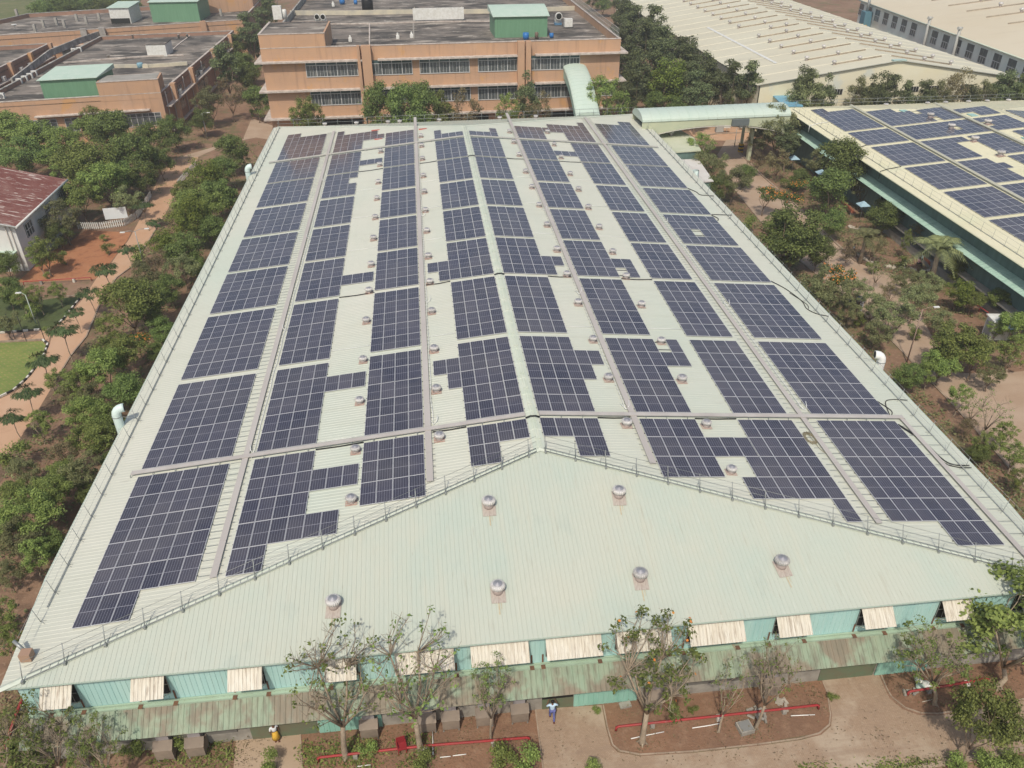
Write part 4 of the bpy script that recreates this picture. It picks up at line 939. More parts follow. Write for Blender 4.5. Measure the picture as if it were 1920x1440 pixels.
# ------------------------------------------------------------------ covered bridges
GRV = mat('pale_mint_vault', (.48, .58, .50), (.53, .61, .53), sc=.3, rough=.4, stretch=(1, .3, 1), spec=.5)
def vault(name, P0, P1, width, zedge, rise, label, body=None, seg=14, archz=None, zprof=None):
    t = thing(name, label, 'covered bridge', ((P0+P1)/2).to_tuple())
    d = (P1-P0); L = d.length; d.normalize(); n = V(-d.y, d.x, 0); N = 16
    def pt(k, j, dr=0):
        s = k/N; ze_ = zprof(s) if zprof else zedge; a = PI*j/seg
        return P0+d*(L*s)+n*(-(width/2+dr)*math.cos(a))+V(0, 0, ze_+(rise+dr)*math.sin(a)**.9 if 0 < j < seg else ze_)
    mb = MB()
    for k in range(N):
        for j in range(seg): mb.face([pt(k, j), pt(k+1, j), pt(k+1, j+1), pt(k, j+1)], sm=False)
    for k, rev in ((0, 0), (N, 1)):
        f = [pt(k, j) for j in range(seg+1)]; mb.face(f if rev else f[::-1])
    mb.build('roof', GRV, t)
    rb = MB()
    for k in range(0, N+1, 1):
        rb.tube([pt(k, j, .015) for j in range(seg+1)], .022, 4)
    rb.build('roof_seam', GRV, t)
    b = MB(); iw = width/2-.12
    for k in range(N):
        for sg in (-1, 1):
            A, B = P0+d*(L*k/N)+n*iw*sg, P0+d*(L*(k+1)/N)+n*iw*sg
            za, zb = (zprof(k/N), zprof((k+1)/N)) if zprof else (zedge, zedge)
            la, lb_ = archz(k/N), archz((k+1)/N)
            f = [V(A.x, A.y, la), V(B.x, B.y, lb_), V(B.x, B.y, zb), V(A.x, A.y, za)]; b.face(f if sg < 0 else f[::-1])
        A, B, C_, D = P0+d*(L*k/N)-n*iw, P0+d*(L*(k+1)/N)-n*iw, P0+d*(L*(k+1)/N)+n*iw, P0+d*(L*k/N)+n*iw
        la, lb_ = archz(k/N), archz((k+1)/N); b.face([V(A.x, A.y, la), V(D.x, D.y, la), V(C_.x, C_.y, lb_), V(B.x, B.y, lb_)])
    b.build('side_wall', body, t)
    return t
CREAMW = mat('cream_painted_wall', (.52, .54, .38), (.46, .50, .36), sc=.6, rough=.7)
br = vault('covered_bridge', V(28.4, 90.9, 0), V(53.2, 91.6, 0), 6.0, 7.95, 1.25, 'long vaulted pale mint covered bridge linking the two halls', CREAMW, archz=lambda s: 5.0+1.9*math.sin(PI*min(1, max(0, s*1.02)))**.6)
MB().tube([V(28.6+24.4*k/20, 87.95, 4.98+1.9*math.sin(PI*min(1, k/20*1.02))**.6) for k in range(21)], .09, 5).build('edge_pipe', mat('edge_pipe_grey', (.45, .43, .37)), br)
MB().box(43.2, 46.0, 87.6, 88.0, 6.9, 7.9).build('dark_louvre', mat('dark_louvre', (.13, .15, .15)), br)
for x in (48.4,): MB().box(x-.25, x+.25, 91.2, 92.0, 0, 6.2).build('pillar', CREAMW, br)
def arcz(s): return 7.2+5.4*math.sin(PI*.5*(1-s)) - 0
q0_, q1_ = WY(1077, 120, 112.2), WY(1103, 214, 97.7)
br2 = vault('covered_bridge', V(q0_.x, 112.2, 0), V(q1_.x, 97.7, 0), 4.2, 0, .7, 'steep curved mint covered bridge from the brick building down to the main hall', mat('mint_bridge_side', (.33, .52, .44), rough=.5), zprof=lambda s: (q0_.z-.5)+(q1_.z-.5-q0_.z+.5)*s+1.1*math.sin(PI*s)*(1-.2*s), archz=lambda s: (q0_.z-.5)+(q1_.z-.5-q0_.z+.5)*s+1.1*math.sin(PI*s)-1.7)
for i in range(2): MB().box(21-.3+i*1.5, 21.3+i*1.5, 104-i*3, 104.6-i*3, 0, 7.4-i*1.2).build('pillar', CREAMW, br2)
# annex beside the far right corner of the main hall
an = thing('annex', 'low annex with pale flat roofs beside the far right corner of the main hall', 'building', (35, 80, 0))
MB().prism([V(30.2, 81, 0), V(36.0, 81.5, 0), V(37.0, 88, 0), V(36, 94, 0), V(30.2, 94, 0)], 0, 5.0).build('wall', DGW, an)
MB().prism([V(30.1, 80.8, 0), V(36.3, 81.3, 0), V(37.3, 88, 0), V(36.2, 94.2, 0), V(30.1, 94.2, 0)], 5.0, 5.18).build('roof', mat('pale_olive_roof', (.50, .53, .38), (.55, .56, .43), sc=.5, rough=.7), an)
MB().prism([V(30.2, 70, 0), V(34.6, 70.5, 0), V(35.6, 80.6, 0), V(30.2, 80.6, 0)], 0, 3.9).build('wall', mat('grey_green_wall', (.22, .33, .27), (.17, .26, .22), sc=.8, rough=.8), an)
MB().prism([V(30.1, 69.8, 0), V(34.8, 70.3, 0), V(35.8, 80.7, 0), V(30.1, 80.7, 0)], 3.9, 4.04).build('lean_roof', mat('pinkish_white_roof', (.60, .56, .52), (.66, .64, .60), sc=.5, rough=.6), an)
pr = make_vent('front')
for (px, py, z, lb) in ((1258, 254, 5.15, 'vent on the olive flat roof of the annex'), (1278, 272, 4.02, 'vent on the pinkish roof of the annex')):
    q = G(px, py, z); dup(pr, q, (0, 0, 0), 1.0, lb, 'vents on the annex')
drop(pr)
# ------------------------------------------------------------------ three storey brick coloured building behind
YB_ = 112.0
bb = thing('office_block', 'terracotta office block with white window bands directly behind the main hall', 'office building', (-1.5, 135, 0))
FX0, FX1, FD = -33.0, 30.0, 72
m1 = MB(); m1.box(FX0, FX1, YB_, YB_+FD, 0, 14.6); 
m1.box(FX0, FX1, YB_-.0, YB_+.35, 14.6, 16.3); m1.box(FX1-.35, FX1, YB_+.35, YB_+FD, 14.6, 16.3)
m1.build('wall', BRICK, bb)
MB().box(FX0+.02, -21.9, YB_-.02, YB_+13.5, 14.7, 18.5).build('raised_wall', BRICK, bb)
MB().box(FX0+.35, -22.2, YB_+.3, YB_+13.2, 17.2, 18.53).build('raised_roof', FLATR, bb)
fr = MB(); fr.box(FX0-.02, FX1+.02, YB_-.06, YB_+.4, 16.3, 16.42); fr.box(FX0-.06, -21.84, YB_-.08, YB_+.34, 18.5, 18.62); fr.box(FX1-.4, FX1+.05, YB_+.4, YB_+FD, 16.3, 16.42); fr.box(FX0-.06, FX0+.34, YB_+.34, YB_+13.5, 18.54, 18.62)
fr.build('coping', SLABW, bb)
MB().box(FX0+.3, FX1-.36, YB_+.36, YB_+FD-.4, 14.6, 14.95).build('roof', FLATR, bb)
for z in (14.15, 9.35, 4.6):
    s = MB(); s.box(FX0-1.2, -15.6, YB_-1.1, YB_-.0, z-.16, z+.1); s.box(-13.2, 12.2, YB_-1.1, YB_-.0, z-.16, z+.1); s.box(14.5, FX1+1.2, YB_-1.1, YB_-.0, z-.16, z+.1); s.box(FX0-1.2, FX0, YB_, YB_+14, z-.16, z+.1); s.box(FX1, FX1+1.2, YB_, YB_+40, z-.16, z+.1)
    s.build('canopy_slab', SLABW, bb)
for px0, px1 in ((669.5, 675), (678, 695.5), (970, 983), (985.5, 995)):
    x0, x1 = WY(px0, 100, YB_-.6).x, WY(px1, 100, YB_-.6).x
    MB().box(x0, x1, YB_-1.15, YB_+.0, 0, 16.5).build('pilaster', BRICK, bb)
MB().box(WY(675, 100, YB_).x, WY(678, 100, YB_).x, YB_-.5, YB_-.02, 0, 15.2).build('rust_downpipe', mat('rust_stain_pipe', (.16, .09, .07), (.35, .22, .16), sc=2), bb)
MB().box(WY(983, 100, YB_).x, WY(985.5, 100, YB_).x, YB_-.5, YB_-.02, 0, 15.2).build('rust_downpipe', mat('rust_stain_pipe', (.16, .09, .07)), bb)
def band(x0, x1, z0, z1, Y, par, nb=None, trans=.24, side=None):
    """window band: glass, transom, mullions; side=(fixed x) for walls facing +-x"""
    def bx(a, b, d0, d1, za, zb, mb):
        if side is None: mb.box(a, b, Y-d1, Y-d0, za, zb)
        else: mb.box(side[0]+min(side[1]*d0, side[1]*d1), side[0]+max(side[1]*d0, side[1]*d1), a, b, za, zb)
    g = MB(); bx(x0, x1, .0, .04, z0, z1, g); win = g.build('window', WING, par)
    zt = z1-(z1-z0)*trans; g = MB(); bx(x0+.05, x1-.05, .041, .06, zt, z1-.02, g); g.build('transom', WING2, win)
    f = MB(); n = nb or max(2, round((x1-x0)/1.75))
    bx(x0-.08, x1+.08, .061, .11, z0-.12, z0, f); bx(x0, x1, .061, .10, zt-.05, zt+.05, f)
    for k in range(n+1): xx = x0+(x1-x0)*k/n; bx(xx-.05, xx+.05, .061, .12, z0, z1, f)
    k3 = n*3
    for k in range(k3+1):
        xx = x0+(x1-x0)*k/k3+(.06 if k % 2 else 0); bx(xx-.022, xx+.022, .061, .09, z0, zt-.05, f)
    f.build('window_frame', WINF, win); return win
for pa, pb in ((574, 670.5), (697, 773), (787.5, 880), (897, 969.5), (995, 1086)):
    x0, x1 = WY(pa, 130, YB_).x, WY(pb, 130, YB_).x; band(x0, x1, 11.55, 13.95, YB_, bb)
for pa, pb in ((583, 677), (701, 776), (791.6, 882), (897, 969.6), (995, 1070), (1128, 1152)):
    x0, x1 = WY(pa, 180, YB_).x, WY(pb, 180, YB_).x; band(x0, x1, 6.7, 9.15, YB_, bb)
for x0, x1 in ((-27, -17), (-12, -4), (-2, 6), (16, 24)): MB().box(x0, x1, YB_-.06, YB_-.0, .6, 4.0).build('ground_floor_opening', DARK, bb)
band(114, 140, 11.6, 13.9, 0, bb, side=(FX1, 1)); band(114, 140, 6.8, 9.1, 0, bb, side=(FX1, 1))
RZ = 14.96
def onroof(px, py, z=RZ): return G(px, py, z)
# roof furniture, each a thing of its own
p = G(690, 22, RZ); t = thing('water_tank', 'tall black cylindrical water tank on the brick building roof', 'water tank', p)
MB().lathe([(1.25, 0), (1.25, 2.3), (1.1, 2.75), (.4, 3.0), (.4, 3.15)], p, 24).build('tank', mat('black_plastic', (.012, .012, .014), rough=.45), t); MB().lathe([(1.7, -.02), (1.7, .12)], p, 16).build('base', CONC, t)
for k in range(3): MB().lathe([(1.27, .5+k*.7), (1.3, .55+k*.7), (1.27, .6+k*.7)], p, 24).build('rib', mat('black_plastic', (.012, .012, .014)), t)
p0, p1 = G(775, 41, RZ), G(870, 38, RZ)
t = thing('signboard', 'long blank white board standing on the brick building roof', 'signboard', ((p0+p1)/2)); MB().box(p0.x, p1.x, p0.y-.1, p0.y+.1, RZ+.3, RZ+2.6).build('panel', WHITE, t)
for x in (p0.x+.4, p1.x-.4): MB().box(x-.12, x+.12, p0.y+.1, p0.y+.5, RZ, RZ+2.8).build('leg', CONC, t)
def shed(corners, z0, z1, label, over=.35, rise=.7, arch=False, name='rooftop_shed', mw=GSHED, mr=GSHEDR):
    c = sum((V(q[0], q[1], 0) for q in corners), V(0, 0, 0))/4; t = thing(name, label, 'shed', V(c.x, c.y, z0))
    MB().prism(corners, z0, z1).build('wall', mw, t)
    a, b, c_, d = [V(q[0], q[1], z1) for q in corners]   # front-left, front-right, back-right, back-left
    r = MB(); N = 8
    dx_ = (b-a).normalized()*over; dy_ = (d-a).normalized()*over
    a, b, c_, d = a-dx_-dy_, b+dx_-dy_, c_+dx_+dy_, d-dx_+dy_
    for k in range(N):
        h = lambda s: (rise*math.sin(PI/2*s)+.03) if arch else rise*s+.03
        s0, s1 = k/N, (k+1)/N
        r.face([a.lerp(d, s0)+V(0, 0, h(s0)), b.lerp(c_, s0)+V(0, 0, h(s0)), b.lerp(c_, s1)+V(0, 0, h(s1)), a.lerp(d, s1)+V(0, 0, h(s1))])
    r.face([a+V(0, 0, .03), a+V(0, 0, -.05), b+V(0, 0, -.05), b+V(0, 0, .03)])
    r.face([d+V(0, 0, rise+.03), c_+V(0, 0, rise+.03), c_+V(0, 0, -.05), d+V(0, 0, -.05)])
    r.face([a+V(0, 0, -.05), a+V(0, 0, .03)]+[a.lerp(d, k/N)+V(0, 0, h(k/N)) for k in range(1, N+1)]+[d+V(0, 0, -.05)]); r.face([b+V(0, 0, .03), b+V(0, 0, -.05), c_+V(0, 0, -.05)]+[b.lerp(c_, k/N)+V(0, 0, h(k/N)) for k in range(N, 0, -1)])
    r.build('roof', mr, t); return t
a, b = G(928, 71, RZ), G(1026, 69, RZ)
shed([(a.x, a.y), (b.x, b.y), (b.x+.3, b.y+8.5), (a.x-.2, a.y+8.5)], RZ, RZ+3.7, 'green sheet shed with pale curved roof on the brick building', arch=True, rise=.9)
p = G(522, 36, 18.6); tag(MB().box(p.x-.8, p.x+.8, p.y-.5, p.y+.5, 18.6, 20.9).build('telecom_cabinet', WHITE, origin=p), 'tall white equipment cabinet on the raised corner roof', 'cabinet')
p = G(535, 36, 18.6); tag(MB().lathe([(.4, 0), (.4, 1.5), (.3, 1.7)], p, 12).build('gas_cylinder', WHITE, origin=p), 'short white cylinder beside the cabinet on the corner roof', 'tank')
p = G(522, 20, 18.6); t = thing('antenna_mast', 'thin mast with white antennas behind the white roof cabinet', 'antenna', p); MB().tube([p, p+V(0, 0, 5)], .06, 5).build('pole', STEEL, t); MB().box(p.x-.3, p.x+.3, p.y-.2, p.y, p.z+3, p.z+4.2).build('aerial', WHITE, t)
def elbow(px, py, lb, r=.55, s=1):
    p = G(px, py, RZ); t = thing('exhaust_fan', lb, 'exhaust fan', p); pts = [p, p+V(0, 0, 1.0*s)]+[p+V(0, 0, 1.0*s)+V(0, -1, 0)*(1-math.cos(a))*.7*s+V(0, 0, 1)*math.sin(a)*.7*s for a in (.5, 1.0, 1.57)]; pts.append(pts[-1]+V(0, -.4, 0))
    MB().tube(pts, r, 14).build('pipe', WHITE, t); MB().tube([pts[-1], pts[-1]+V(0, -.02, 0)], r*.82, 14).build('mouth', DARK, t); MB().box(p.x-r, p.x+r, p.y-r, p.y+r, p.z-.01, p.z+.4).build('base', mat('blue_base', (.10, .22, .36), rough=.5), t)
elbow(597, 47, 'white bent exhaust fan on the left of the brick building roof'); elbow(608, 47, 'second white bent exhaust fan right beside the first')
elbow(1046, 46, 'big white bent exhaust fan right of the green roof shed', .7)
p = G(1065, 52, RZ); tag(MB().box(p.x-.8, p.x+.8, p.y-.6, p.y+.6, RZ+.2, RZ+1.7).build('air_conditioner', WHITE, origin=p), 'white air conditioner unit near the right side of the brick roof', 'air conditioner')
BLUE = mat('blue_plastic', (.03, .16, .42), rough=.4)
for px, py, lb, s in ((986, 74, 'blue drum lying at the front edge of the brick roof', .8), (1034, 71, 'blue tripod fan at the front edge of the brick roof', .55), (642, 8, 'blue crate at the back of the brick roof', .9), (667, 8, 'small blue bin near the black water tank', .6)):
    p = G(px, py, RZ); tag(MB().lathe([(s*.6, 0), (s*.75, s*.6), (s*.7, s*1.5)], p, 12).build('blue_drum', BLUE, origin=p), lb, 'drum')
p = G(1006, 73, RZ); tag(MB().lathe([(.35, 0), (.35, 1.1), (.2, 1.2)], p, 12).build('vent_pipe', mat('brown_pipe', (.16, .12, .09)), origin=p), 'brown vent pipe between the blue drum and blue fan', 'vent pipe')
for px, py, lb in ((625, 12, 'white dish and boxes at the back left of the brick roof'), (746, 73, 'small white block on the brick roof'), (772, 71, 'white bucket on the brick roof near the front edge'), (657, 78, 'small white figure-like post on the brick roof'), (1063, 5, 'white box at the back right of the brick roof')):
    p = G(px, py, RZ); mb = MB(); mb.box(p.x-.3, p.x+.3, p.y-.25, p.y+.25, RZ, RZ+.7); mb.box(p.x-.15, p.x+.15, p.y-.1, p.y+.1, RZ+.7, RZ+1.1); tag(mb.build('roof_box', WHITE, origin=p), lb, 'box')
def upstand(pts, lb, w=.3, h=.35, m=PARAI, z=RZ, nm='roof_upstand'):
    mb = MB(); pts = [G(*q, z) if len(q) == 2 else Vector(q) for q in pts]
    for a, b in zip(pts[:-1], pts[1:]):
        d = (b-a).normalized(); n = V(-d.y, d.x, 0)*w/2; mb.prism([a+n, b+n, b-n, a-n], z-.02, z+h)
    return tag(mb.build(nm, m, origin=pts[0]), lb, 'ledge')
upstand([(545, 28), (655, 28), (770, 26), (930, 25), (1082, 19)], 'cream low ledge running across the back of the brick roof', .4, .9, mat('cream_ledge', (.62, .56, .42), (.45, .42, .35), sc=.5))
upstand([(605, 46), (700, 45), (830, 41), (925, 41)], 'white pipe line across the brick roof', .25, .25, SLABW)
upstand([(693, 84), (693, 46)], 'white pipe line running back over the brick roof', .25, .22, SLABW)
upstand([(776, 72), (775, 44)], 'short grey drain line on the brick roof', .3, .1, CONC)
t = thing('roof_railing', 'dark grille railing on the right edge of the brick building roof', 'railing', (FX1-.6, 150, 16.4)); w = MB()
for k in range(60): w.box(FX1-.25, FX1-.17, YB_+1+k*1.1, YB_+1.08+k*1.1, 16.42, 17.9)
w.build('post', STEEL, t); w = MB(); w.box(FX1-.24, FX1-.18, YB_+1, YB_+FD, 17.8, 17.88); w.box(FX1-.24, FX1-.18, YB_+1, YB_+FD, 17.1, 17.16); w.build('rail', SLABW, t)
MB().box(FX0, FX0+.3, YB_+13.5, YB_+FD, 14.6, 16.2).build('side_parapet', PARAI, bb)
# ------------------------------------------------------------------ left office blocks
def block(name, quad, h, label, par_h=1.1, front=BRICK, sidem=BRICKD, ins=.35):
    c = sum((V(q[0], q[1], 0) for q in quad), V(0, 0, 0))/len(quad); t = thing(name, label, 'office building', V(c.x, c.y, 0)); n = len(quad)
    for k in range(n):
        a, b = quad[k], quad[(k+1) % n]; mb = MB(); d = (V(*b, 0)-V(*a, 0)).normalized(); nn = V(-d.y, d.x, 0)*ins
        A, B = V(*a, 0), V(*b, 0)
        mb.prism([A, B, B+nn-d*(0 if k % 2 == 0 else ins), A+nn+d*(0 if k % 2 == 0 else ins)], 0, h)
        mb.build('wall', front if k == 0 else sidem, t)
        m2 = MB(); m2.prism([A-nn*.15, B-nn*.15, B+nn*1.1-d*(0 if k % 2 == 0 else ins*1.1), A+nn*1.1+d*(0 if k % 2 == 0 else ins*1.1)], h, h+.12); m2.build('coping', SLABW if k in (0, 1) else PARAI, t)
    return t
def q2(*p): return [(v.x, v.y) if hasattr(v, 'x') else v for v in p]
# block nearest: quad ccw from front-left
Z1 = 8.05
L1 = [(-84, 115.2), (-53.2, 119.4), (-51.9, 186.5), (-83.2, 183.0)]
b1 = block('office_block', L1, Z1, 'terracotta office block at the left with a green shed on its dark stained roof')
MB().prism(L1, Z1-.9, Z1-.72).build('roof', FLATR, b1)
def lerp2(a, b, t): return (a[0]+(b[0]-a[0])*t, a[1]+(b[1]-a[1])*t)
def lside(z0, z1, d0, d1, s0, s1, m, nm, par, a=L1[0], b=L1[1]):
    A, B = V(*lerp2(a, b, s0), 0), V(*lerp2(a, b, s1), 0); d = (B-A).normalized(); n = V(d.y, -d.x, 0)
    return MB().prism([A+n*d0, B+n*d0, B+n*d1, A+n*d1], z0, z1).build(nm, m, par)
lside(5.25, 5.45, 0, 1.0, .3, .92, SLABW, 'canopy_slab', b1)
lside(5.25, 5.45, 0, 1.0, .02, .93, SLABW, 'canopy_slab', b1, L1[1], L1[2]); lside(9.9-9, 1.1, 0, .6, .02, .9, SLABW, 'canopy_slab', b1, L1[1], L1[2])
def xs(px, py, z): p = G(px, py, z); A, B = V(*L1[0], 0), V(*L1[1], 0); d = B-A; return (p-A).dot(d)/d.length_squared
for a, b in ((205, 303), (163, 192), (134, 156), (45, 120)):
    s0, s1 = xs(a, 215, 4.0), xs(b, 215, 4.0)
    wn = lside(2.5 if a != 134 else 2.2, 4.7, -.02, .05, s0, s1, WING, 'window', b1)
    A, B = V(*lerp2(L1[0], L1[1], s0), 0), V(*lerp2(L1[0], L1[1], s1), 0); d = (B-A); L = d.length; d.normalize(); n = V(d.y, -d.x, 0); f = MB(); k_ = max(2, round(L/1.0))
    for k in range(k_+1): q = A+d*L*k/k_+n*.05; f.prism([q-d*.04, q+d*.04, q+d*.04+n*.05, q-d*.04+n*.05], 2.3, 4.7)
    for z in (2.3, 4.0, 4.65): f.prism([A+n*.05, B+n*.05, B+n*.09, A+n*.09], z, z+.07)
    f.build('window_frame', WINF, wn)
# raised end part
e0, e1 = xs(180, 155, 10.4), 1.0
A, B = V(*lerp2(L1[0], L1[1], e0), 0), V(*L1[1], 0); d = (B-A).normalized(); n = V(-d.y, d.x, 0)
MB().prism([A-n*.03, B-n*.03+d*.02, B+n*6+d*.02, A+n*6], Z1-.9, 10.4).build('raised_wall', BRICK, b1)
MB().prism([A+n*.3+d*.3, B+n*.3-d*.3, B+n*5.7-d*.3, A+n*5.7+d*.3], 10.3, 10.44).build('raised_roof', mat('pale_roof_concrete', (.36, .34, .31), (.26, .25, .22), sc=.4, rough=.9), b1)
MB().prism([A-n*.1, B-n*.1, B+n*.25, A+n*.25], 10.4, 10.52).build('coping', SLABW, b1)
q = [G(80, 184, 7.2), G(185, 178, 7.2)]
q0 = V(-73.2, 118.6, 0); q1 = V(-64.0, 119.8, 0)
shed([(q0.x, q0.y), (q1.x, q1.y), (q1.x+.5, q1.y+8), (q0.x+.5, q0.y+8)], 7.2, 11.0, 'large green sheet shed at the front of the left office roof', rise=.7)
def rbox(px, py, z, w, dpt, h, lb, m=WHITE, nm='roof_room', cat='roof room'):
    p = G(px, py, z); t = thing(nm, lb, cat, p)
    MB().box(p.x-w/2, p.x+w/2, p.y, p.y+dpt, z-.05, z+h).build('wall', m, t); MB().box(p.x-w/2-.12, p.x+w/2+.12, p.y-.12, p.y+dpt+.12, z+h, z+h+.14).build('roof', FLATR, t); return t
rbox(296, 107, 7.2, 4.2, 5.5, 2.6, 'white stair room on the left office block roof')
p = G(264, 128, 7.2); tag(MB().lathe([(.6, 0), (.65, .9), (.55, 1.1)], p, 14).build('blue_tank', mat('pale_blue_tank', (.22, .38, .45), rough=.5), origin=p), 'small pale blue tank on the left office roof', 'tank')
for k, (px, py) in enumerate(((205, 112), (336, 73), (352, 72), (250, 73), (120, 170))): 
    p = G(px, py, 7.2); tag(MB().lathe([(.25, 0), (.25, .9), (.32, .92), (.32, 1.0)], p, 10).build('vent_pipe', CONC, origin=p), ['dark vent pipe on the middle of the left office roof', 'grey vent stub at the back of the left roof, left one', 'grey vent stub at the back of the left roof, right one', 'vent stub at the far left of the back parapet', 'vent stub behind the green shed'][k], 'vent pipe')
upstand([(120, 120), (210, 112), (290, 107), (345, 105), (440, 100)][:4], 'pale ledge across the left office roof', .4, .4, SLABW, 7.2)
upstand([(205, 128), (280, 128), (352, 123)], 'cream stained ledge behind the raised end of the left office', .5, .8, mat('cream_ledge', (.62, .56, .42)), 7.2)
upstand([(315, 103), (335, 85), (360, 66)], 'pale pipe line across the back of the left office roof', .3, .3, SLABW, 7.2)
upstand([(25, 160), (95, 105), (150, 82), (190, 68)], 'mouldy white wall along the left edge of the office roof', .35, 1.3, PARAI, 7.2)
AC_ = WHITE
for k, (px, py, z) in enumerate(((38, 158, 7.2), (48, 153, 7.2), (58, 148, 7.2), (66, 143, 7.2), (140, 100, 7.2), (150, 98, 7.2), (5, 186, 7.2))):
    p = G(px, py, z); t = thing('air_conditioner', 'white air conditioner unit by the left roof wall, %s from the front' % ORD[k], 'air conditioner', p, 'air conditioners on the left office roof')
    MB().box(p.x-.5, p.x+.5, p.y-.25, p.y+.25, z, z+1.1).build('case', WHITE, t); MB().tube([p+V(0, -.26, .55), p+V(0, -.27, .55)], .38, 14).build('fan', mat('fan_grille', (.2, .2, .2)), t)
# right face details of b1
A, B = V(*L1[1], 0), V(*L1[2], 0); d = (B-A); LL = d.length; d.normalize(); n = V(d.y, -d.x, 0)
for s in (.03, .09, .22, .30, .45, .6, .8, .88, .97):
    q = A+d*LL*s
    if s in (.09, .3, .6, .88): MB().prism([q, q+d*1.2, q+d*1.2+n*.9, q+n*.9], 0, Z1+.3).build('pilaster', BRICK, b1)
    MB().tube([q+n*.15+V(0, 0, 0), q+n*.15+V(0, 0, Z1-.2)], .10, 6).build('downpipe', mat('pale_downpipe', (.48, .43, .38)), b1)
for i, s in enumerate((.12, .16, .34, .42, .64, .72)):
    q = A+d*LL*s+n*.35; t = thing('air_conditioner', 'wall air conditioner on the right face of the left office, %s from the front' % ORD[i], 'air conditioner', q+V(0, 0, 5.5), 'air conditioners on the left office wall')
    M = Matrix.Translation(q+V(0, 0, 5.5)) @ Matrix.Rotation(math.atan2(d.y, d.x), 4, 'Z'); MB().box(-.45, .45, -.2, .2, 0, .8, M=M).build('case', WHITE, t); MB().box(-.5, .5, -.3, .3, -.1, -.01, M=M).build('bracket', STEEL, t)
for s0, s1 in ((.12, .2), (.36, .5), (.64, .78)):
    for z0 in (2.6, 6.0-.4):
        lside(z0, z0+1.6 if z0 < 5 else z0+1.2, -.02, .06, s0, s1, WING, 'window', b1, L1[1], L1[2])
# rear block
L2 = [(-125, 176.5), (-51.4, 197.5), (-52.3, 236), (-113, 218)]
b2 = block('office_block', L2, 9, 'long terracotta office block with weathered roof behind the left office', front=BRICK)
MB().prism(L2, 7.9, 8.1).build('roof', FLATR, b2)
lside(5.6, 5.8, 0, 1.0, .1, .85, SLABW, 'canopy_slab', b2, L2[0], L2[1])
for s0, s1 in ((.42, .47), (.49, .54), (.56, .60)): lside(2.8, 5.5, -.02, .06, s0, s1, WING, 'window', b2, L2[0], L2[1])
for s in (.22, .49, .545, .86): lside(0 if s > .4 else 5, 9.4, 0, .9, s, s+.018, BRICK if s in (.22, .86) else mat('grey_column', (.42, .39, .36), (.3, .28, .25), sc=1), 'column', b2, L2[0], L2[1])
def shed2(px0, px1, py, z, dpt, h, lb, **k):
    a, b = G(px0, py, z), G(px1, py-(px1-px0)*.02, z); return shed([(a.x, a.y), (b.x, b.y), (b.x+.3, b.y+dpt), (a.x+.3, a.y+dpt)], z, z+h, lb, **k)
shed2(287, 376, 42, 8.1, 12, 4.9, 'green sheet shed with grey roof on the rear office block', rise=.8)
t = shed2(210, 247, 45, 8.1, 9, 3.9, 'white rooftop room with a dark opening on the rear office block', mw=WHITE, rise=.4)
p = G(228, 46, 8.1); MB().box(p.x-2.4, p.x+2.4, p.y-.08, p.y-.02, 8.3, 9.6).build('opening', DARK, t)
for k, (px, py) in enumerate(((67, 60), (107, 47), (122, 52), (145, 40), (163, 45), (187, 38), (415, 30), (33, 30), (83, 52))):
    p = G(px, py, 8.1); tag(MB().box(p.x-.3, p.x+.3, p.y-.3, p.y+.3, 8.1, 9.9).build('roof_post', PARAI, origin=p), 'stained concrete roof post on the rear office block, %s in the row' % ORD[k], 'roof post')
p = G(30, 58, 8.1); t = thing('satellite_dish', 'white satellite dish at the left of the rear office roof', 'satellite dish', p); MB().tube([p, p+V(0, 0, 1.2)], .06, 5).build('pole', STEEL, t); MB().lathe([(.1, 0), (.45, .12), (.7, .35)], p+V(0, 0, 1.2), 16).build('dish', WHITE, t)
MB().prism([(-66, 217), (-52.2, 221), (-52.6, 235.5), (-66, 231)], 8.0, 14.2).build('stair_tower', BRICK, b2)
# far-left block
L3 = [(-118, 128), (-72.5, 141.2), (-71.0, 155.3), (-118, 141)]
L3 = [(-125, 112), (-92.2, 118), (-92.2, 175), (-125, 168)]
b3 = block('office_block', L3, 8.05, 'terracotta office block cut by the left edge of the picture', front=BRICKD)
MB().prism(L3, 7.1, 7.25).build('roof', FLATR, b3)
lside(5.3, 5.5, 0, 1.0, .1, .97, SLABW, 'canopy_slab', b3, L3[1], L3[2])
for s0 in (.2, .4, .62, .8): lside(2.8, 5.0, -.02, .06, s0, s0+.1, WING, 'window', b3, L3[1], L3[2])
for s0 in (.35, .57, .76, .97): lside(0, 8.3, 0, .8, s0, s0+.02, BRICK, 'pilaster', b3, L3[1], L3[2])
for i, s in enumerate((.5, .58, .66, .74, .86)):
    A, B = V(*L3[1], 0), V(*L3[2], 0); q = A.lerp(B, s); dd = (B-A).normalized(); nn = V(dd.y, -dd.x, 0); M = Matrix.Translation(q+nn*.4+V(0, 0, 5.6)) @ Matrix.Rotation(math.atan2(dd.y, dd.x), 4, 'Z')
    tag(MB().box(-.5, .5, -.25, .25, 0, .9, M=M).build('air_conditioner', WHITE, origin=q), 'air conditioner on the ledge of the leftmost office block, %s from the front' % ORD[i], 'air conditioner', 'air conditioners on the leftmost office')
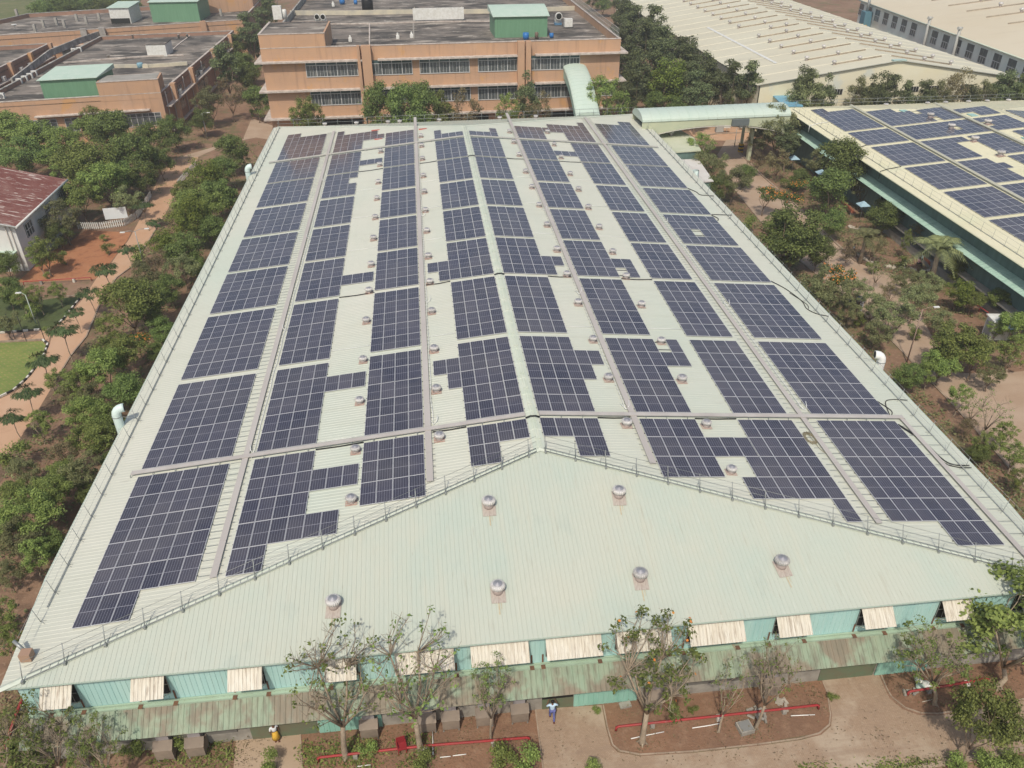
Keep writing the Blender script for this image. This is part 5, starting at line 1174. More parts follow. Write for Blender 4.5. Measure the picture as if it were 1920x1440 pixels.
# ------------------------------------------------------------------ white house
hw = thing('white_house', 'white two-storey house with a rusty maroon sheet roof at the left edge', 'house', (-64, 70, 0))
HWM = mat('white_house_wall', (.72, .71, .68), (.60, .60, .58), sc=.5, rough=.85, stains=[((.38, .38, .36), .7, (1, 1, .3), .6, .8, .35)])
MB().box(-72, -56.4, 60.0, 76.5, 0, 5.95).build('wall', HWM, hw)
MAR = mat('maroon_sheet_roof', (.165, .055, .045), (.21, .09, .075), sc=.4, rough=.75, stains=[((.58, .50, .45), 1.1, (.35, 3.0, 1), .57, .62, .85), ((.40, .28, .24), .16, (1, 1, 1), .52, .72, .6)])
r = MB()
r.corr(lambda t: V(-64, t, 8.2), lambda t: V(-55.8, t, 6.0), 59.3, 77, .4, (0, 0, 1)); r.corr(lambda t: V(-72.5, t, 6.0), lambda t: V(-64, t, 8.2), 59.3, 77, .4, (0, 0, 1))
r.build('roof', MAR, hw)
r = MB(); r.face([V(-72.2, 60.0, 5.95), V(-56.2, 60.0, 5.95), V(-64, 60.0, 8.05)]); r.face([V(-56.2, 76.5, 5.95), V(-72.2, 76.5, 5.95), V(-64, 76.5, 8.05)]); r.build('gable', HWM, hw)
tr = MB(); tr.tube([V(-55.8, 59.25, 6.0), V(-64, 59.25, 8.2), V(-72.5, 59.25, 6.0)], .12, 4); tr.tube([V(-55.8, 59.2, 5.97), V(-55.8, 77, 5.97)], .14, 5); tr.build('fascia', WHITE, hw)
for (y0, z0) in ((62.3, 3.4), (62.3, .7), (69, 3.4), (69, .7), (73.8, 3.4)):
    wn = MB().box(-56.42, -56.34, y0, y0+2.2, z0, z0+1.7).build('window', WING, hw); f = MB()
    for k in range(4): f.box(-56.33, -56.28, y0+k*.7, y0+k*.7+.06, z0, z0+1.7)
    for z in (z0, z0+.85, z0+1.66): f.box(-56.33, -56.28, y0, y0+2.2, z, z+.06)
    f.build('window_frame', WINF, wn)
for (x0, z0) in ((-61.2, 3.2), (-61.2, .6), (-66, 3.2)):
    wn = MB().box(x0, x0+1.9, 59.93, 60.01, z0, z0+1.5).build('window', WING, hw); f = MB()
    for k in range(4): f.box(x0+k*.6, x0+k*.6+.06, 59.87, 59.92, z0, z0+1.5)
    f.build('window_frame', WINF, wn)
for x in (-56.9, -57.4): MB().tube([V(x, 59.85, 0), V(x, 59.85, 5.9)], .06, 6).build('downpipe', mat('pale_downpipe', (.48, .43, .38)), hw)
MB().box(-60, -57, 58.8, 60, 2.6, 2.75).build('porch_roof', GSHEDR, hw)
# notice board, picket fences
p = G(222, 420); t = thing('notice_board', 'blank white notice board on two legs in front of the white picket fence', 'notice board', p)
M = Matrix.Translation(p) @ Matrix.Rotation(.12, 4, 'Z'); MB().box(-1.5, 1.5, -.04, .04, .8, 2.4, M=M).build('panel', mat('pale_board', (.74, .77, .78), rough=.5), t)
for sx in (-1.0, 1.0): MB().box(sx-.04, sx+.04, .04, .12, 0, 2.3, M=M).build('leg', STEEL, t)
def picket(px, lb):
    pts = [G(*q) for q in px]; t = thing('picket_fence', lb, 'fence', pts[0]); a_ = MB(); r_ = MB()
    for a, b in zip(pts[:-1], pts[1:]):
        L = (b-a).length; d = (b-a)/L; M0 = Matrix.Rotation(math.atan2(d.y, d.x), 4, 'Z')
        for k in range(int(L/.28)):
            q = a+d*k*.28; a_.box(-.07, .07, -.02, .02, .05, 1.05, M=Matrix.Translation(q) @ M0)
        for z in (.3, .8): r_.tube([a+V(0, 0, z), b+V(0, 0, z)], .03, 4)
    a_.build('pickets', WHITE, t); r_.build('rail', WHITE, t)
picket([(148, 430), (190, 430), (235, 424), (258, 410), (272, 390), (285, 368)], 'white picket fence curving round the sign lot')
picket([(335, 350), (350, 332), (372, 310)], 'white picket fence beside the upper tan road')
# ------------------------------------------------------------------ big factory behind right
bf = thing('factory_hall', 'very large cream gabled factory roof with rows of small vents, upper right', 'factory', (80, 160, 0))
BFR = mat('warm_cream_roof', (.60, .56, .43), (.63, .60, .47), sc=.05, rough=.6, stains=[((.50, .47, .37), .12, (.6, 2, 1), .5, .75, .45), ((.40, .36, .27), .35, (.25, 3, 1), .62, .8, .3)])
BF0, BFP, BF1, BFY0, BFY1 = 54.4, 80.0, 104.4, 105.5, 222
BFW = mat('cream_gable_wall', (.74, .68, .49), (.74, .70, .54), sc=.3, rough=.8, stains=[((.58, .62, .58), .16, (1, 1, 1), .62, .7, .7)])
r = MB(); r.corr(lambda t: V(BFP, t, 12.4), lambda t: V(BF0-.4, t, 8.95), BFY0, BFY1, 6.2, (0, 0, 1), rw=.25, rh=.07); r.corr(lambda t: V(BF1+.4, t, 8.6), lambda t: V(BFP, t, 12.4), BFY0, BFY1, 6.2, (0, 0, 1), rw=.25, rh=.07); r.build('roof', BFR, bf)
w = MB(); w.face([V(BF0, BFY0+.3, 0), V(BF1, BFY0+.3, 0), V(BF1, BFY0+.3, 8.55), V(BFP, BFY0+.3, 12.3), V(BF0, BFY0+.3, 8.9)]); w.box(BF0, BF0+.2, BFY0+.3, BFY1, 0, 8.8); w.box(BF1-.2, BF1, BFY0+.3, BFY1, 0, 8.5); w.build('wall', BFW, bf)
e = MB(); e.tube([V(BF0-.4, BFY0, 8.98), V(BFP, BFY0, 12.45), V(BF1+.4, BFY0, 8.62)], .10, 4); e.build('gable_trim', mat('grey_gable_trim', (.33, .33, .28)), bf)
MB().box(BFP-1.2, BFP+1.2, BFY0-.05, BFY0+1.0, 12.3, 12.55).build('ridge_end_cap', mat('teal_ridge_end', (.40, .53, .49)), bf)
for px in (1568, 1617, 1710, 1748, 1812, 1855, 1880):
    p = WY(px, 164, BFY0+.3); wn = MB().box(p.x-1.3, p.x+1.3, BFY0+.2, BFY0+.28, 6.9, 7.8).build('window', DARK, bf); f = MB()
    for k in range(6): f.box(p.x-1.3+k*.51, p.x-1.25+k*.51, BFY0+.14, BFY0+.19, 6.9, 7.8)
    f.build('window_frame', WINF, wn)
MB().face([V(62, 118, 9.98+.1), V(62.5, 118, 10.1+.1), V(62.5, 160, 10.1+.1), V(62, 160, 9.98+.1)]).build('white_line', WHITE, bf)
pv = thing('roof_vent', 'v', 'roof vent', (0, 0, 0)); MB().lathe([(.30, 0), (.30, .5)], seg=10).build('neck', mat('vent_neck', (.55, .47, .44)), pv); MB().lathe([(.35, .5), (.55, .65), (.58, .85), (.45, 1.05), (.15, 1.15)], seg=14).build('turbine', VENTM, pv)
def bz(x): return 12.4-(12.4-8.95)*(BFP-x)/(BFP-BF0+.4) if x < BFP else 12.4-(12.4-8.6)*(x-BFP)/(BF1+.4-BFP)
nm = 0
DUCTM = mat('brown_stain_duct', (.26, .20, .14), (.36, .30, .22), sc=1, rough=.8)
for k in range(17):
    y = 110.5+6.2*k
    for s, x0, x1 in ((-1, 67.5 if k else 70, 79.0), (1, 81, 93.0)):
        if k == 6 and s < 0: x0 = 72.5
        a, b = V(x0, y, bz(x0)+.06), V(x1, y, bz(x1)+.06)
        tag(MB().tube([a, b], .16, 5).build('roof_pipe', DUCTM, origin=a), 'brown pipe on the %s slope of the big cream factory, %s from front' % ('left' if s < 0 else 'right', ORD[k]), 'pipe')
        for j, x in enumerate((x0, (x0+x1)/2+.3) if s < 0 else (x1, 87.5)):
            dup(pv, (x, y-.1, bz(x)), (0, 0, 0), .72, 'small vent, %s slope of big cream factory, %s row from front, %s one' % ('left' if s < 0 else 'right', ORD[k], 'outer' if j == 0 else 'inner'), 'vents on the big cream factory')
# blue roofed link
bl = thing('blue_roof_link', 'small passage with a bright blue roof between the cream factory and the right hall', 'passage', G(1460, 185, 6.5))
q = [G(*z, 7.0) for z in ((1428, 160), (1470, 159), (1506, 199), (1470, 199))]
MB().prism([(v.x, v.y) for v in q], 6.85, 7.05).build('roof', mat('blue_roof_sheet', (.16, .37, .50), (.20, .41, .53), sc=.8, rough=.5), bl); MB().prism([(v.x*.999+.1, v.y) for v in q], 3.8, 6.84).build('wall', CREAMW, bl)
# ------------------------------------------------------------------ far factory with two rows of windows
ff = thing('factory_hall', 'grey walled factory with two rows of windows and a tan roof, top right corner', 'factory', (140, 150, 0))
FA, FB = V(110.8, 103, 0), V(119.8, 199, 0)
d = (FB-FA); LF = d.length; d.normalize(); n = V(d.y, -d.x, 0)  # n points +x
FW_ = mat('blue_grey_wall', (.78, .81, .75), (.70, .74, .69), sc=.4, rough=.8, stains=[((.48, .50, .46), .5, (1, 1, .4), .55, .75, .4)])
MB().prism([FA, FB, FB+n*75, FA+n*75], 0, 9.9).build('wall', FW_, ff)
TANR = mat('tan_factory_roof', (.60, .52, .38), (.63, .56, .43), sc=.06, rough=.7, stains=[((.45, .38, .28), .2, (.4, 2, 1), .55, .8, .35)])
r = MB(); r.face([FA-n*.6-d*1+V(0, 0, 10), FA+n*30-d*1+V(0, 0, 13.2), FB+n*30+V(0, 0, 13.2), FB-n*.6+V(0, 0, 10)]); r.face([FA+n*30-d*1+V(0, 0, 13.2), FA+n*62-d*1+V(0, 0, 10), FB+n*62+V(0, 0, 10), FB+n*30+V(0, 0, 13.2)]); r.build('roof', TANR, ff)
r = MB(); r.tube([FA-n*.65-d*1+V(0, 0, 9.93), FB-n*.65+V(0, 0, 9.93)], .16, 4); r.build('gutter', mat('pale_green_gutter', (.50, .56, .47)), ff)
for k in range(17):
    s = 4+5.6*k
    for zz_, hh, w_ in ((6.3, 2.8, 2.9), (1.6, 1.6, 2.8)):
        if k in (9,) and zz_ > 5: continue
        a = FA+d*s; wn = MB().prism([a-n*.06, a+d*w_-n*.06, a+d*w_+n*.05, a+n*.05], zz_, zz_+hh).build('window', WING, ff)
        f = MB()
        for j in range(4): q = a+d*w_*j/3-n*.1; f.prism([q-d*.05, q+d*.05, q+d*.05+n*.04, q-d*.05+n*.04], zz_, zz_+hh*.45)
        f.prism([a-n*.1, a+d*w_-n*.1, a+d*w_-n*.065, a-n*.065], zz_+hh*.45, zz_+hh*.5); f.prism([a-n*.2-d*.1, a+d*(w_+.1)-n*.2, a+d*(w_+.1)-n*.065, a-n*.065-d*.1], zz_-.15, zz_); f.build('window_frame', WINF, wn)
for s0, s1 in ((11, 23), (64, 76)):
    a = FA+d*s0; b = FA+d*s1; cmb = MB(); cmb.face([a-n*2.2+V(0, 0, 3.9), b-n*2.2+V(0, 0, 3.9), b+V(0, 0, 4.9), a+V(0, 0, 4.9)]); cmb.face([a-n*2.2+V(0, 0, 3.8), a+V(0, 0, 4.8), b+V(0, 0, 4.8), b-n*2.2+V(0, 0, 3.8)]); cmb.build('canopy', mat('grey_canopy_sheet', (.34, .36, .32), rough=.6), ff)
for i, s in enumerate((38.5, 53)):
    a = FA+d*s-n*.7; t = thing('flue', 'tall grey flue against the window wall of the far factory, %s' % ('right one' if i == 0 else 'left one'), 'flue', a); MB().tube([a, a+V(0, 0, 11), a+V(.3, 0, 11.5), a+V(-.7, -.3, 11.6)], .35, 10).build('pipe', mat('grey_flue', (.45, .45, .42), rough=.4), t)
a = FA+d*88-n*1.2; t = thing('dust_collector', 'blue hopper with a yellow slide at the corner of the far factory', 'machine', a); MB().prism([a-n*1-d*1.5, a+n*1-d*1.5, a+n*1+d*1.5, a-n*1+d*1.5], 3, 8.2).build('hopper', mat('dull_blue', (.10, .22, .28)), t); MB().tube([a+V(0, 0, 8), a+V(0, 0, 11.4), a+V(.8, .5, 11.6)], .4, 8).build('pipe', STEEL, t)
YEL = mat('yellow_paint', (.65, .40, .03), rough=.5); y_ = MB(); y_.face([a-d*1.3+V(0, 0, 5.2), a-d*4.6-n*.4+V(0, 0, 1.2), a-d*4.6-n*2.6+V(0, 0, 1.0), a-d*1.3-n*2+V(0, 0, 5.2)]); y_.build('slide', YEL, t)
for k in range(9):
    s = 6+9.5*k; a = FA+d*s+n*13+V(0, 0, 11.45); b = FA+d*(s+1)+n*28+V(0, 0, 13.0)
    tag(MB().tube([a, b], .22, 5).build('roof_pipe', DUCTM, origin=a), 'dark pipe on the tan roof of the far factory, %s from the right edge' % ORD[k], 'pipe')
    dup(pv, a.lerp(b, .55), (0, 0, 0), 1.0, 'small white vent on the tan far roof, %s from the right edge' % ORD[k], 'vents on the tan far roof')
drop(pv)
# ------------------------------------------------------------------ trees
def leaf_quad(mb, p, n, u, s, mi=0, asp=.55):
    n = n.normalized(); u = (u-n*u.dot(n)); u = u.normalized() if u.length > 1e-4 else n.orthogonal().normalized(); w = n.cross(u)
    mb.face([p-u*s*.5, p+w*s*asp*.5+u*s*.05, p+u*s*.5, p-w*s*asp*.5+u*s*.05], mi)
def tree_proto(kind, seed):
    rnd = random.Random(seed); U = rnd.uniform
    t = thing('tree', 'x', 'tree', (0, 0, 0)); tr = MB(); cr = MB(); fl = None
    def rv(): 
        v = V(rnd.gauss(0, 1), rnd.gauss(0, 1), rnd.gauss(0, 1)); return v.normalized()
    # unit sizes: H ~ height in metres before scaling
    P_ = dict(
        bushy=dict(H=8, cb=1.6, R=3.6, puffs=36, pr=1.05, n=11000, leaf=.26, lm='L_dark', flat=1),
        broad=dict(H=8.5, cb=2.6, R=4.2, puffs=40, pr=.95, n=10500, leaf=.26, lm='L_mid', flat=.8),
        airy=dict(H=8.5, cb=2.2, R=3.8, puffs=44, pr=.75, n=7200, leaf=.23, lm='L_olive', flat=1),
        tall=dict(H=11, cb=2.6, R=2.6, puffs=30, pr=.9, n=6000, leaf=.30, lm='L_grey', flat=1),
        yellow=dict(H=9, cb=1.8, R=3.8, puffs=34, pr=1.05, n=9500, leaf=.27, lm='L_yel', flat=1),
        shrub=dict(H=2.6, cb=.2, R=1.5, puffs=12, pr=.6, n=1500, leaf=.2, lm='L_mid', flat=1),
        dry=dict(H=7, cb=1.8, R=3.0, puffs=32, pr=.65, n=2600, leaf=.2, lm='L_dry', flat=1),
        flame=dict(H=6, cb=2.4, R=2.8, puffs=18, pr=.75, n=1900, leaf=.28, lm='L_flame', flat=.7),
        sparse=dict(H=11, cb=4.0, R=3.3, puffs=60, pr=.36, n=1700, leaf=.19, lm='L_sp', flat=1),
        twiggy=dict(H=11, cb=4.0, R=3.3, puffs=64, pr=.3, n=520, leaf=.19, lm='L_sp', flat=1),
        bare=dict(H=8, cb=2.4, R=2.8, puffs=34, pr=.35, n=260, leaf=.2, lm='L_sp', flat=1),
        leafy=dict(H=7, cb=1.6, R=2.6, puffs=44, pr=.52, n=4800, leaf=.19, lm='L_mid', flat=1),
        young=dict(H=4.6, cb=2.9, R=1.5, puffs=1, pr=1, n=900, leaf=.42, lm='L_young', flat=1),
    )[kind]
    H, cb, R = P_['H'], P_['cb'], P_['R']
    lean = V(U(-.4, .4), U(-.4, .4), 0); fork = V(lean.x*.6, lean.y*.6, cb*(.75 if kind not in ('young',) else 1))
    rt = .115*H/8 if kind not in ('young', 'shrub') else .05
    mid = fork*.5+V(U(-.15, .15), U(-.15, .15), 0)
    tr.tube([V(0, 0, -.1), V(0, 0, .25), mid, fork], [rt*1.7, rt*1.2, rt*.95, rt*.8], 8)
    for k in range(4):
        a_ = k*1.6+U(0, .5); tr.tube([V(0, 0, .25), V(math.cos(a_)*rt*2.2, math.sin(a_)*rt*2.2, -.05)], [rt*.6, rt*.3], 5)
    cz = (cb+H)/2; hz = (H-cb)/2
    pf = []
    if kind == 'young':
        top = V(lean.x, lean.y, H)
        for k in range(9):
            a_ = 2*PI*k/9+U(-.2, .2); e = fork+V(math.cos(a_)*R*.75, math.sin(a_)*R*.75, U(.4, 1.3)); tr.tube([fork, fork.lerp(e, .5)+V(0, 0, .25), e], [.03, .02, .01], 4); pf.append((e, .55))
        pf.append((top-V(0, 0, .5), .6)); pf.append((fork+V(0, 0, .9), .6))
        for k in range(P_['n']):
            c, pr = rnd.choice(pf); dv = rv(); dv.z = abs(dv.z)*.8-.1; p = c+dv*pr*U(.4, 1.1)
            out = (p-fork); out.z *= .3; u = (out.normalized()+V(0, 0, -.9)+rv()*.25); leaf_quad(cr, p, out.normalized()+V(0, 0, .8)+rv()*.4, u, P_['leaf']*U(.6, 1.3), asp=.28)
    else:
        for k in range(P_['puffs']):
            for _ in range(30):
                v = V(U(-1, 1), U(-1, 1), U(-1, 1))
                if .25 < v.length < 1: break
            v = v*1.0; e = V(lean.x+v.x*R*.86, lean.y+v.y*R*.86, cz+v.z*hz*.82*P_['flat'])
            if kind in ('sparse', 'bare', 'twiggy') and e.z < cb+.6: e.z = cb+.6+U(0, 1)
            pf.append((e, P_['pr']*U(.7, 1.25)))
        # scaffold limbs: few main limbs, twigs to each puff
        mains = []
        nm_ = 6 if kind in ('sparse', 'bare', 'airy', 'twiggy') else 5
        for k in range(nm_):
            a_ = 2*PI*k/nm_+U(-.3, .3); e = fork+V(math.cos(a_)*R*.42, math.sin(a_)*R*.42, (H-cb)*U(.35, .6)); m_ = fork.lerp(e, .5)+V(U(-.2, .2), U(-.2, .2), -.15)
            tr.tube([fork-V(0, 0, .1), m_, e], [rt*.55, rt*.42, rt*.28], 6); mains.append(e); mains.append(m_)
        for e, pr in pf:
            s = min(mains, key=lambda q: (q-e).length+ (3 if q.z > e.z else 0)); m_ = s.lerp(e, .55)+V(U(-.25, .25), U(-.25, .25), U(-.1, .3))
            tr.tube([s, m_, e], [rt*.24, rt*.15, rt*.07], 4, cap=False)
            if kind in ('sparse', 'bare', 'dry', 'twiggy'):
                for _ in range(4): q = m_.lerp(e, U(.1, .9)); tr.tube([q, q+V(U(-.6, .6), U(-.6, .6), U(.1, .8))], [rt*.08, .008], 3, cap=False)
        for k in range(P_['n']):
            c, pr = rnd.choice(pf); dv = rv()
            if dv.z < -.2 and rnd.random() < .6: dv.z = -dv.z
            rr = U(.55, 1.08) if rnd.random() < .8 else U(.2, .6)
            if rnd.random() < .06: rr *= 1.3
            p = c+V(dv.x, dv.y, dv.z*.8)*pr*rr
            nn = dv*.7+V(0, 0, .5)+rv()*.7
            leaf_quad(cr, p, nn, rv()+V(0, 0, -.3), P_['leaf']*U(.55, 1.35), asp=.62)
        if kind == 'flame':
            fl = MB()
            for k in range(170):
                c, pr = rnd.choice(pf); dv = rv(); dv.z = abs(dv.z); leaf_quad(fl, c+dv*pr*1.12, dv+V(0, 0, .6), rv(), U(.16, .34), asp=.8)
        if kind == 'sparse' and seed % 2:
            fl = MB()
            for k in range(16):
                c, pr = rnd.choice(pf); dv = rv(); leaf_quad(fl, c+dv*pr, dv+V(0, 0, .6), rv(), .2, asp=.8)
    tr.build('trunk', BARKP if kind in ('sparse', 'bare', 'leafy', 'young', 'twiggy') else BARK, t); cr.build('crown', LM[P_['lm']], t)
    if fl: fl.build('blossom', FLOW, t)
    t['_h'] = H; t['_r'] = R+P_['pr']*.6 if kind != 'young' else 1.9; t['_cz'] = cz if kind != 'young' else H-.9
    return t
LM = dict(L_dark=leafmat('leaf_dark', (.072, .105, .034), (.235, .295, .085)), L_mid=leafmat('leaf_mid', (.095, .132, .038), (.31, .375, .10)),
          L_olive=leafmat('leaf_olive', (.12, .135, .060), (.31, .325, .145)), L_grey=leafmat('leaf_grey', (.070, .090, .042), (.19, .22, .095)),
          L_yel=leafmat('leaf_yellow', (.09, .13, .025), (.25, .295, .06)), L_dry=leafmat('leaf_dry', (.14, .115, .06), (.28, .235, .12)),
          L_flame=leafmat('leaf_flame', (.05, .09, .02), (.14, .19, .05)), L_sp=leafmat('leaf_sparse', (.08, .12, .032), (.25, .32, .085)),
          L_young=leafmat('leaf_young', (.04, .07, .026), (.12, .165, .06)))
FLOW = mat('orange_blossom', (.62, .17, .035), (.60, .28, .05), sc=2, rough=.6)
def palm_proto(seed=3):
    rnd = random.Random(seed); t = thing('tree', 'x', 'palm tree', (0, 0, 0)); tr = MB(); tr.tube([V(0, 0, -.1), V(.1, 0, 1.5), V(.15, .1, 3.2)], [.28, .2, .17], 9); tr.build('trunk', BARKP, t)
    cr = MB()
    for k in range(20):
        a = 2*PI*k/20+rnd.uniform(-.15, .15); el = rnd.uniform(.2, 1.25); L = rnd.uniform(2.6, 3.5); pts = []
        for j in range(9):
            s = j/8; r_ = L*(math.cos(el)*s+.12*s*s); z = L*(math.sin(el)*s-.75*s*s)+3.2; pts.append(V(.15+math.cos(a)*r_, .1+math.sin(a)*r_, z))
        for j in range(8):
            p, q = pts[j], pts[j+1]; dv = (q-p).normalized(); side = V(-math.sin(a), math.cos(a), 0)
            for f in (0, .33, .66):
                b = p.lerp(q, f); w = .75*math.sin(PI*min(.95, (j+f)/8+.12))
                for s_ in (-1, 1): tip = b+side*s_*w+dv*w*.5+V(0, 0, -.35*w); cr.face([b, b+dv*.09, tip]); 
        cr.tube(pts, [.035]*4+[.015]*5, 3, cap=False)
    cr.build('fronds', LM['L_olive'], t); t['_h'] = 5.5; t['_r'] = 3; t['_cz'] = 3.6; return t
PROTO = {}
for kind, n_ in (('bushy', 3), ('broad', 3), ('airy', 3), ('tall', 3), ('yellow', 1), ('shrub', 2), ('dry', 2), ('flame', 1), ('sparse', 3), ('twiggy', 2), ('bare', 2), ('leafy', 2), ('young', 2)):
    PROTO[kind] = [tree_proto(kind, 100+17*i+len(kind)*3) for i in range(n_)]
PROTO['palm'] = [palm_proto()]
KD = dict(bushy='dense dark green tree', broad='broad bright green tree', airy='airy olive green tree', tall='slender grey green tree', yellow='yellow green bushy tree', shrub='low green shrub', dry='brownish half dry tree', flame='small tree with orange blossom', sparse='tall thin-leaved tree', twiggy='twiggy tree', bare='nearly bare tree', leafy='small leafy tree', young='thin young tree with drooping leaves', palm='palm tree with arching fronds')
def trees(region, group, rows, size_from='crown'):
    """rows: (kind, crown centre px, py, crown radius px[, scale of height])"""
    items = []
    for r in rows:
        kind, px, py, rp = r[:4]; hs = r[4] if len(r) > 4 else 1.0
        pr = random.choice(PROTO[kind]); R, czh = pr['_r']*.74, pr['_cz']
        # iterate the scale so that the crown radius covers rp pixels
        sc = 1.0
        for _ in range(6):
            p = G(px, py, czh*sc*hs); depth = (p-CAM).dot(FW); sc = (rp/FPX*depth)/R
        p = G(px, py, czh*sc*hs); items.append((p.y, kind, pr, p, sc, hs))
    items.sort(key=lambda i: i[0]); cnt = {}
    tot = {}
    for it in items: tot[it[1]] = tot.get(it[1], 0)+1
    for (_, kind, pr, p, sc, hs) in items:
        k = cnt.get(kind, 0); cnt[kind] = k+1
        w = '' if tot[kind] == 1 else ', %s from front' % ORD[min(k, 33)]
        o = dup(pr, (p.x, p.y, 0), (0, 0, random.uniform(0, 6.28)), (sc, sc, sc*hs), KD[kind]+' '+region+w, group)
        o['category'] = 'shrub' if kind == 'shrub' else ('palm tree' if kind == 'palm' else 'tree')
        o.name = {'shrub': 'shrub', 'palm': 'palm_tree'}.get(kind, 'tree')
def trees_at(Yv, region, group, rows):
    rows = sorted(rows, key=lambda r: r[1])
    for k, (kind, px, py, rp) in enumerate(rows):
        pr = random.choice(PROTO[kind]); y = Yv+random.uniform(-1, 1); p = WY(px, py, y); depth = (p-CAM).dot(FW); sc = rp/FPX*depth/(pr['_r']*.74); hs = max(.5, p.z/(pr['_cz']*sc)); hs, sc = (hs, sc) if hs < 1.5 else (1.5, p.z/(pr['_cz']*1.5))
        o = dup(pr, (p.x, p.y, 0), (0, 0, random.uniform(0, 6.28)), (sc, sc, sc*hs), KD[kind]+' '+region+', %s from left' % ORD[min(k, 33)], group); o['category'] = 'tree'; o.name = 'tree'
def treeb(kind, bx, by, H, label, sc=None, rz=0, z=0, wid=1.0, lean=(0, 0)):
    pr = random.choice(PROTO[kind]); p = G(bx, by); s = H/pr['_h']; o = dup(pr, (p.x, p.y, 0), (lean[0], lean[1], rz), (s*wid, s*wid, s), label); o['category'] = 'tree'; return o
# trees right in front of the hall
treeb('twiggy', 648, 1420, 10.6, 'tall nearly leafless tree left of the red chair, casting shadow on the wall', rz=1.0, wid=1.05)
treeb('twiggy', 789, 1408, 11.2, 'tall thin-leaved tree beside the red chair in the left bed', rz=2.3, wid=1.0)
treeb('sparse', 920, 1388, 7.6, 'thin leafy tree in front of the central coolers', rz=.7, wid=.62)
treeb('sparse', 1204, 1392, 10.6, 'big leafy tree right of the central doorway with a thick pale trunk', rz=4.1, wid=1.05)
treeb('bare', 1347, 1372, 6.6, 'leaning bare tree left of the inspection box', rz=.4, wid=.62, lean=(0, .1))
treeb('twiggy', 1417, 1366, 8.6, 'thin twiggy tree right of the inspection box', rz=5.2, wid=.72, lean=(0, .05))
treeb('sparse', 1752, 1320, 8.4, 'leaning thin-leaved tree by the right red pipe', rz=3.3, wid=.95, lean=(0, .28))
treeb('leafy', 1870, 1290, 8.8, 'leafy tree at the right edge in front of the wall', rz=1.9, wid=1.25)
treeb('sparse', 1945, 1245, 10.5, 'tree at the right edge overhanging the roof corner', rz=.9, wid=1.3)
treeb('broad', 1795, 1436, 6.0, 'bright green bushy tree at the bottom right beside the kerb', rz=.5, wid=.72, lean=(0, .35))
treeb('sparse', 130, 1480, 7.6, 'thin leafy tree in front of the left end of the canopy', rz=2.9, wid=1.0)
treeb('twiggy', 30, 1500, 8.0, 'thin tree at the bottom left corner', rz=.2, wid=1.0)
treeb('sparse', 215, 1490, 6.5, 'thin branching tree in front of the left canopy, right of the leafy one', rz=2.2, wid=.9)
trees('at the bottom edge of the picture', 'shrubs along the bottom edge', [('shrub', 940, 1425, 30), ('shrub', 1000, 1440, 32), ('shrub', 800, 1432, 22), ('shrub', 515, 1430, 22), ('shrub', 20, 1440, 50), ('shrub', 1105, 1440, 20), ('shrub', 1790, 1432, 22), ('shrub', 1850, 1436, 26), ('shrub', 1905, 1425, 22), ('shrub', 690, 1400, 18), ('shrub', 330, 1395, 20), ('shrub', 180, 1400, 26), ('shrub', 250, 1400, 22), ('shrub', 60, 1380, 30), ('shrub', 1120, 1330, 9), ('shrub', 1560, 1310, 10), ('shrub', 1260, 1330, 14), ('shrub', 1300, 1335, 10)])
# strip between the left road and the hall
trees('left of the main hall', 'trees between the tan road and the main hall', [
    ('broad', 20, 930, 34), ('leafy', 60, 1040, 30), ('broad', 12, 990, 34), ('airy', 40, 880, 28), ('broad', 115, 890, 34), ('airy', 175, 745, 30), ('leafy', 5, 1200, 26), ('broad', 55, 955, 52), ('broad', 85, 925, 42), ('airy', 30, 1010, 40), ('bushy', 95, 1015, 28), ('airy', 10, 1075, 30), ('leafy', 6, 1150, 30), ('airy', 150, 880, 38), ('bushy', 165, 925, 22),
    ('leafy', 70, 795, 24), ('dry', 120, 855, 34), ('broad', 165, 820, 42), ('shrub', 32, 862, 30), ('broad', 160, 775, 40), ('bushy', 205, 790, 30), ('leafy', 110, 715, 24), ('leafy', 150, 720, 28), ('broad', 195, 690, 46), ('bushy', 235, 730, 34), ('broad', 215, 655, 44),
    ('airy', 130, 735, 22), ('bushy', 215, 870, 26), ('leafy', 205, 610, 24), ('flame', 258, 640, 22), ('bushy', 290, 660, 18), ('broad', 235, 565, 56), ('bushy', 285, 580, 36), ('bushy', 300, 620, 26), ('airy', 265, 515, 30), ('dry', 300, 495, 28), ('bushy', 318, 540, 28), ('airy', 340, 500, 30),
    ('yellow', 300, 455, 26), ('bushy', 345, 470, 36), ('broad', 370, 385, 44), ('yellow', 345, 410, 40), ('bushy', 405, 365, 34), ('yellow', 385, 330, 36), ('broad', 355, 360, 30), ('bushy', 430, 285, 30), ('bushy', 415, 320, 26), ('airy', 450, 300, 18), ('bushy', 395, 430, 26), ('shrub', 270, 480, 22), ('bushy', 370, 500, 20)])
trees('on the edge of the tan road', 'young trees along the tan road', [('young', 80, 676, 26), ('young', 52, 736, 24), ('young', 24, 782, 22), ('young', 117, 622, 26), ('young', 140, 588, 16), ('young', 168, 550, 19), ('young', 197, 508, 22), ('young', 238, 470, 15), ('young', 268, 388, 18), ('young', 292, 418, 14)])
trees('in the garden on the left', 'garden trees on the left', [('airy', 8, 600, 26), ('bushy', 12, 545, 26), ('bushy', 12, 495, 24), ('leafy', 40, 560, 18), ('leafy', 70, 555, 20), ('leafy', 108, 545, 17), ('shrub', 55, 585, 16), ('shrub', 122, 485, 13), ('shrub', 200, 468, 12), ('shrub', 196, 445, 8), ('shrub', 85, 620, 8), ('shrub', 90, 517, 7)])
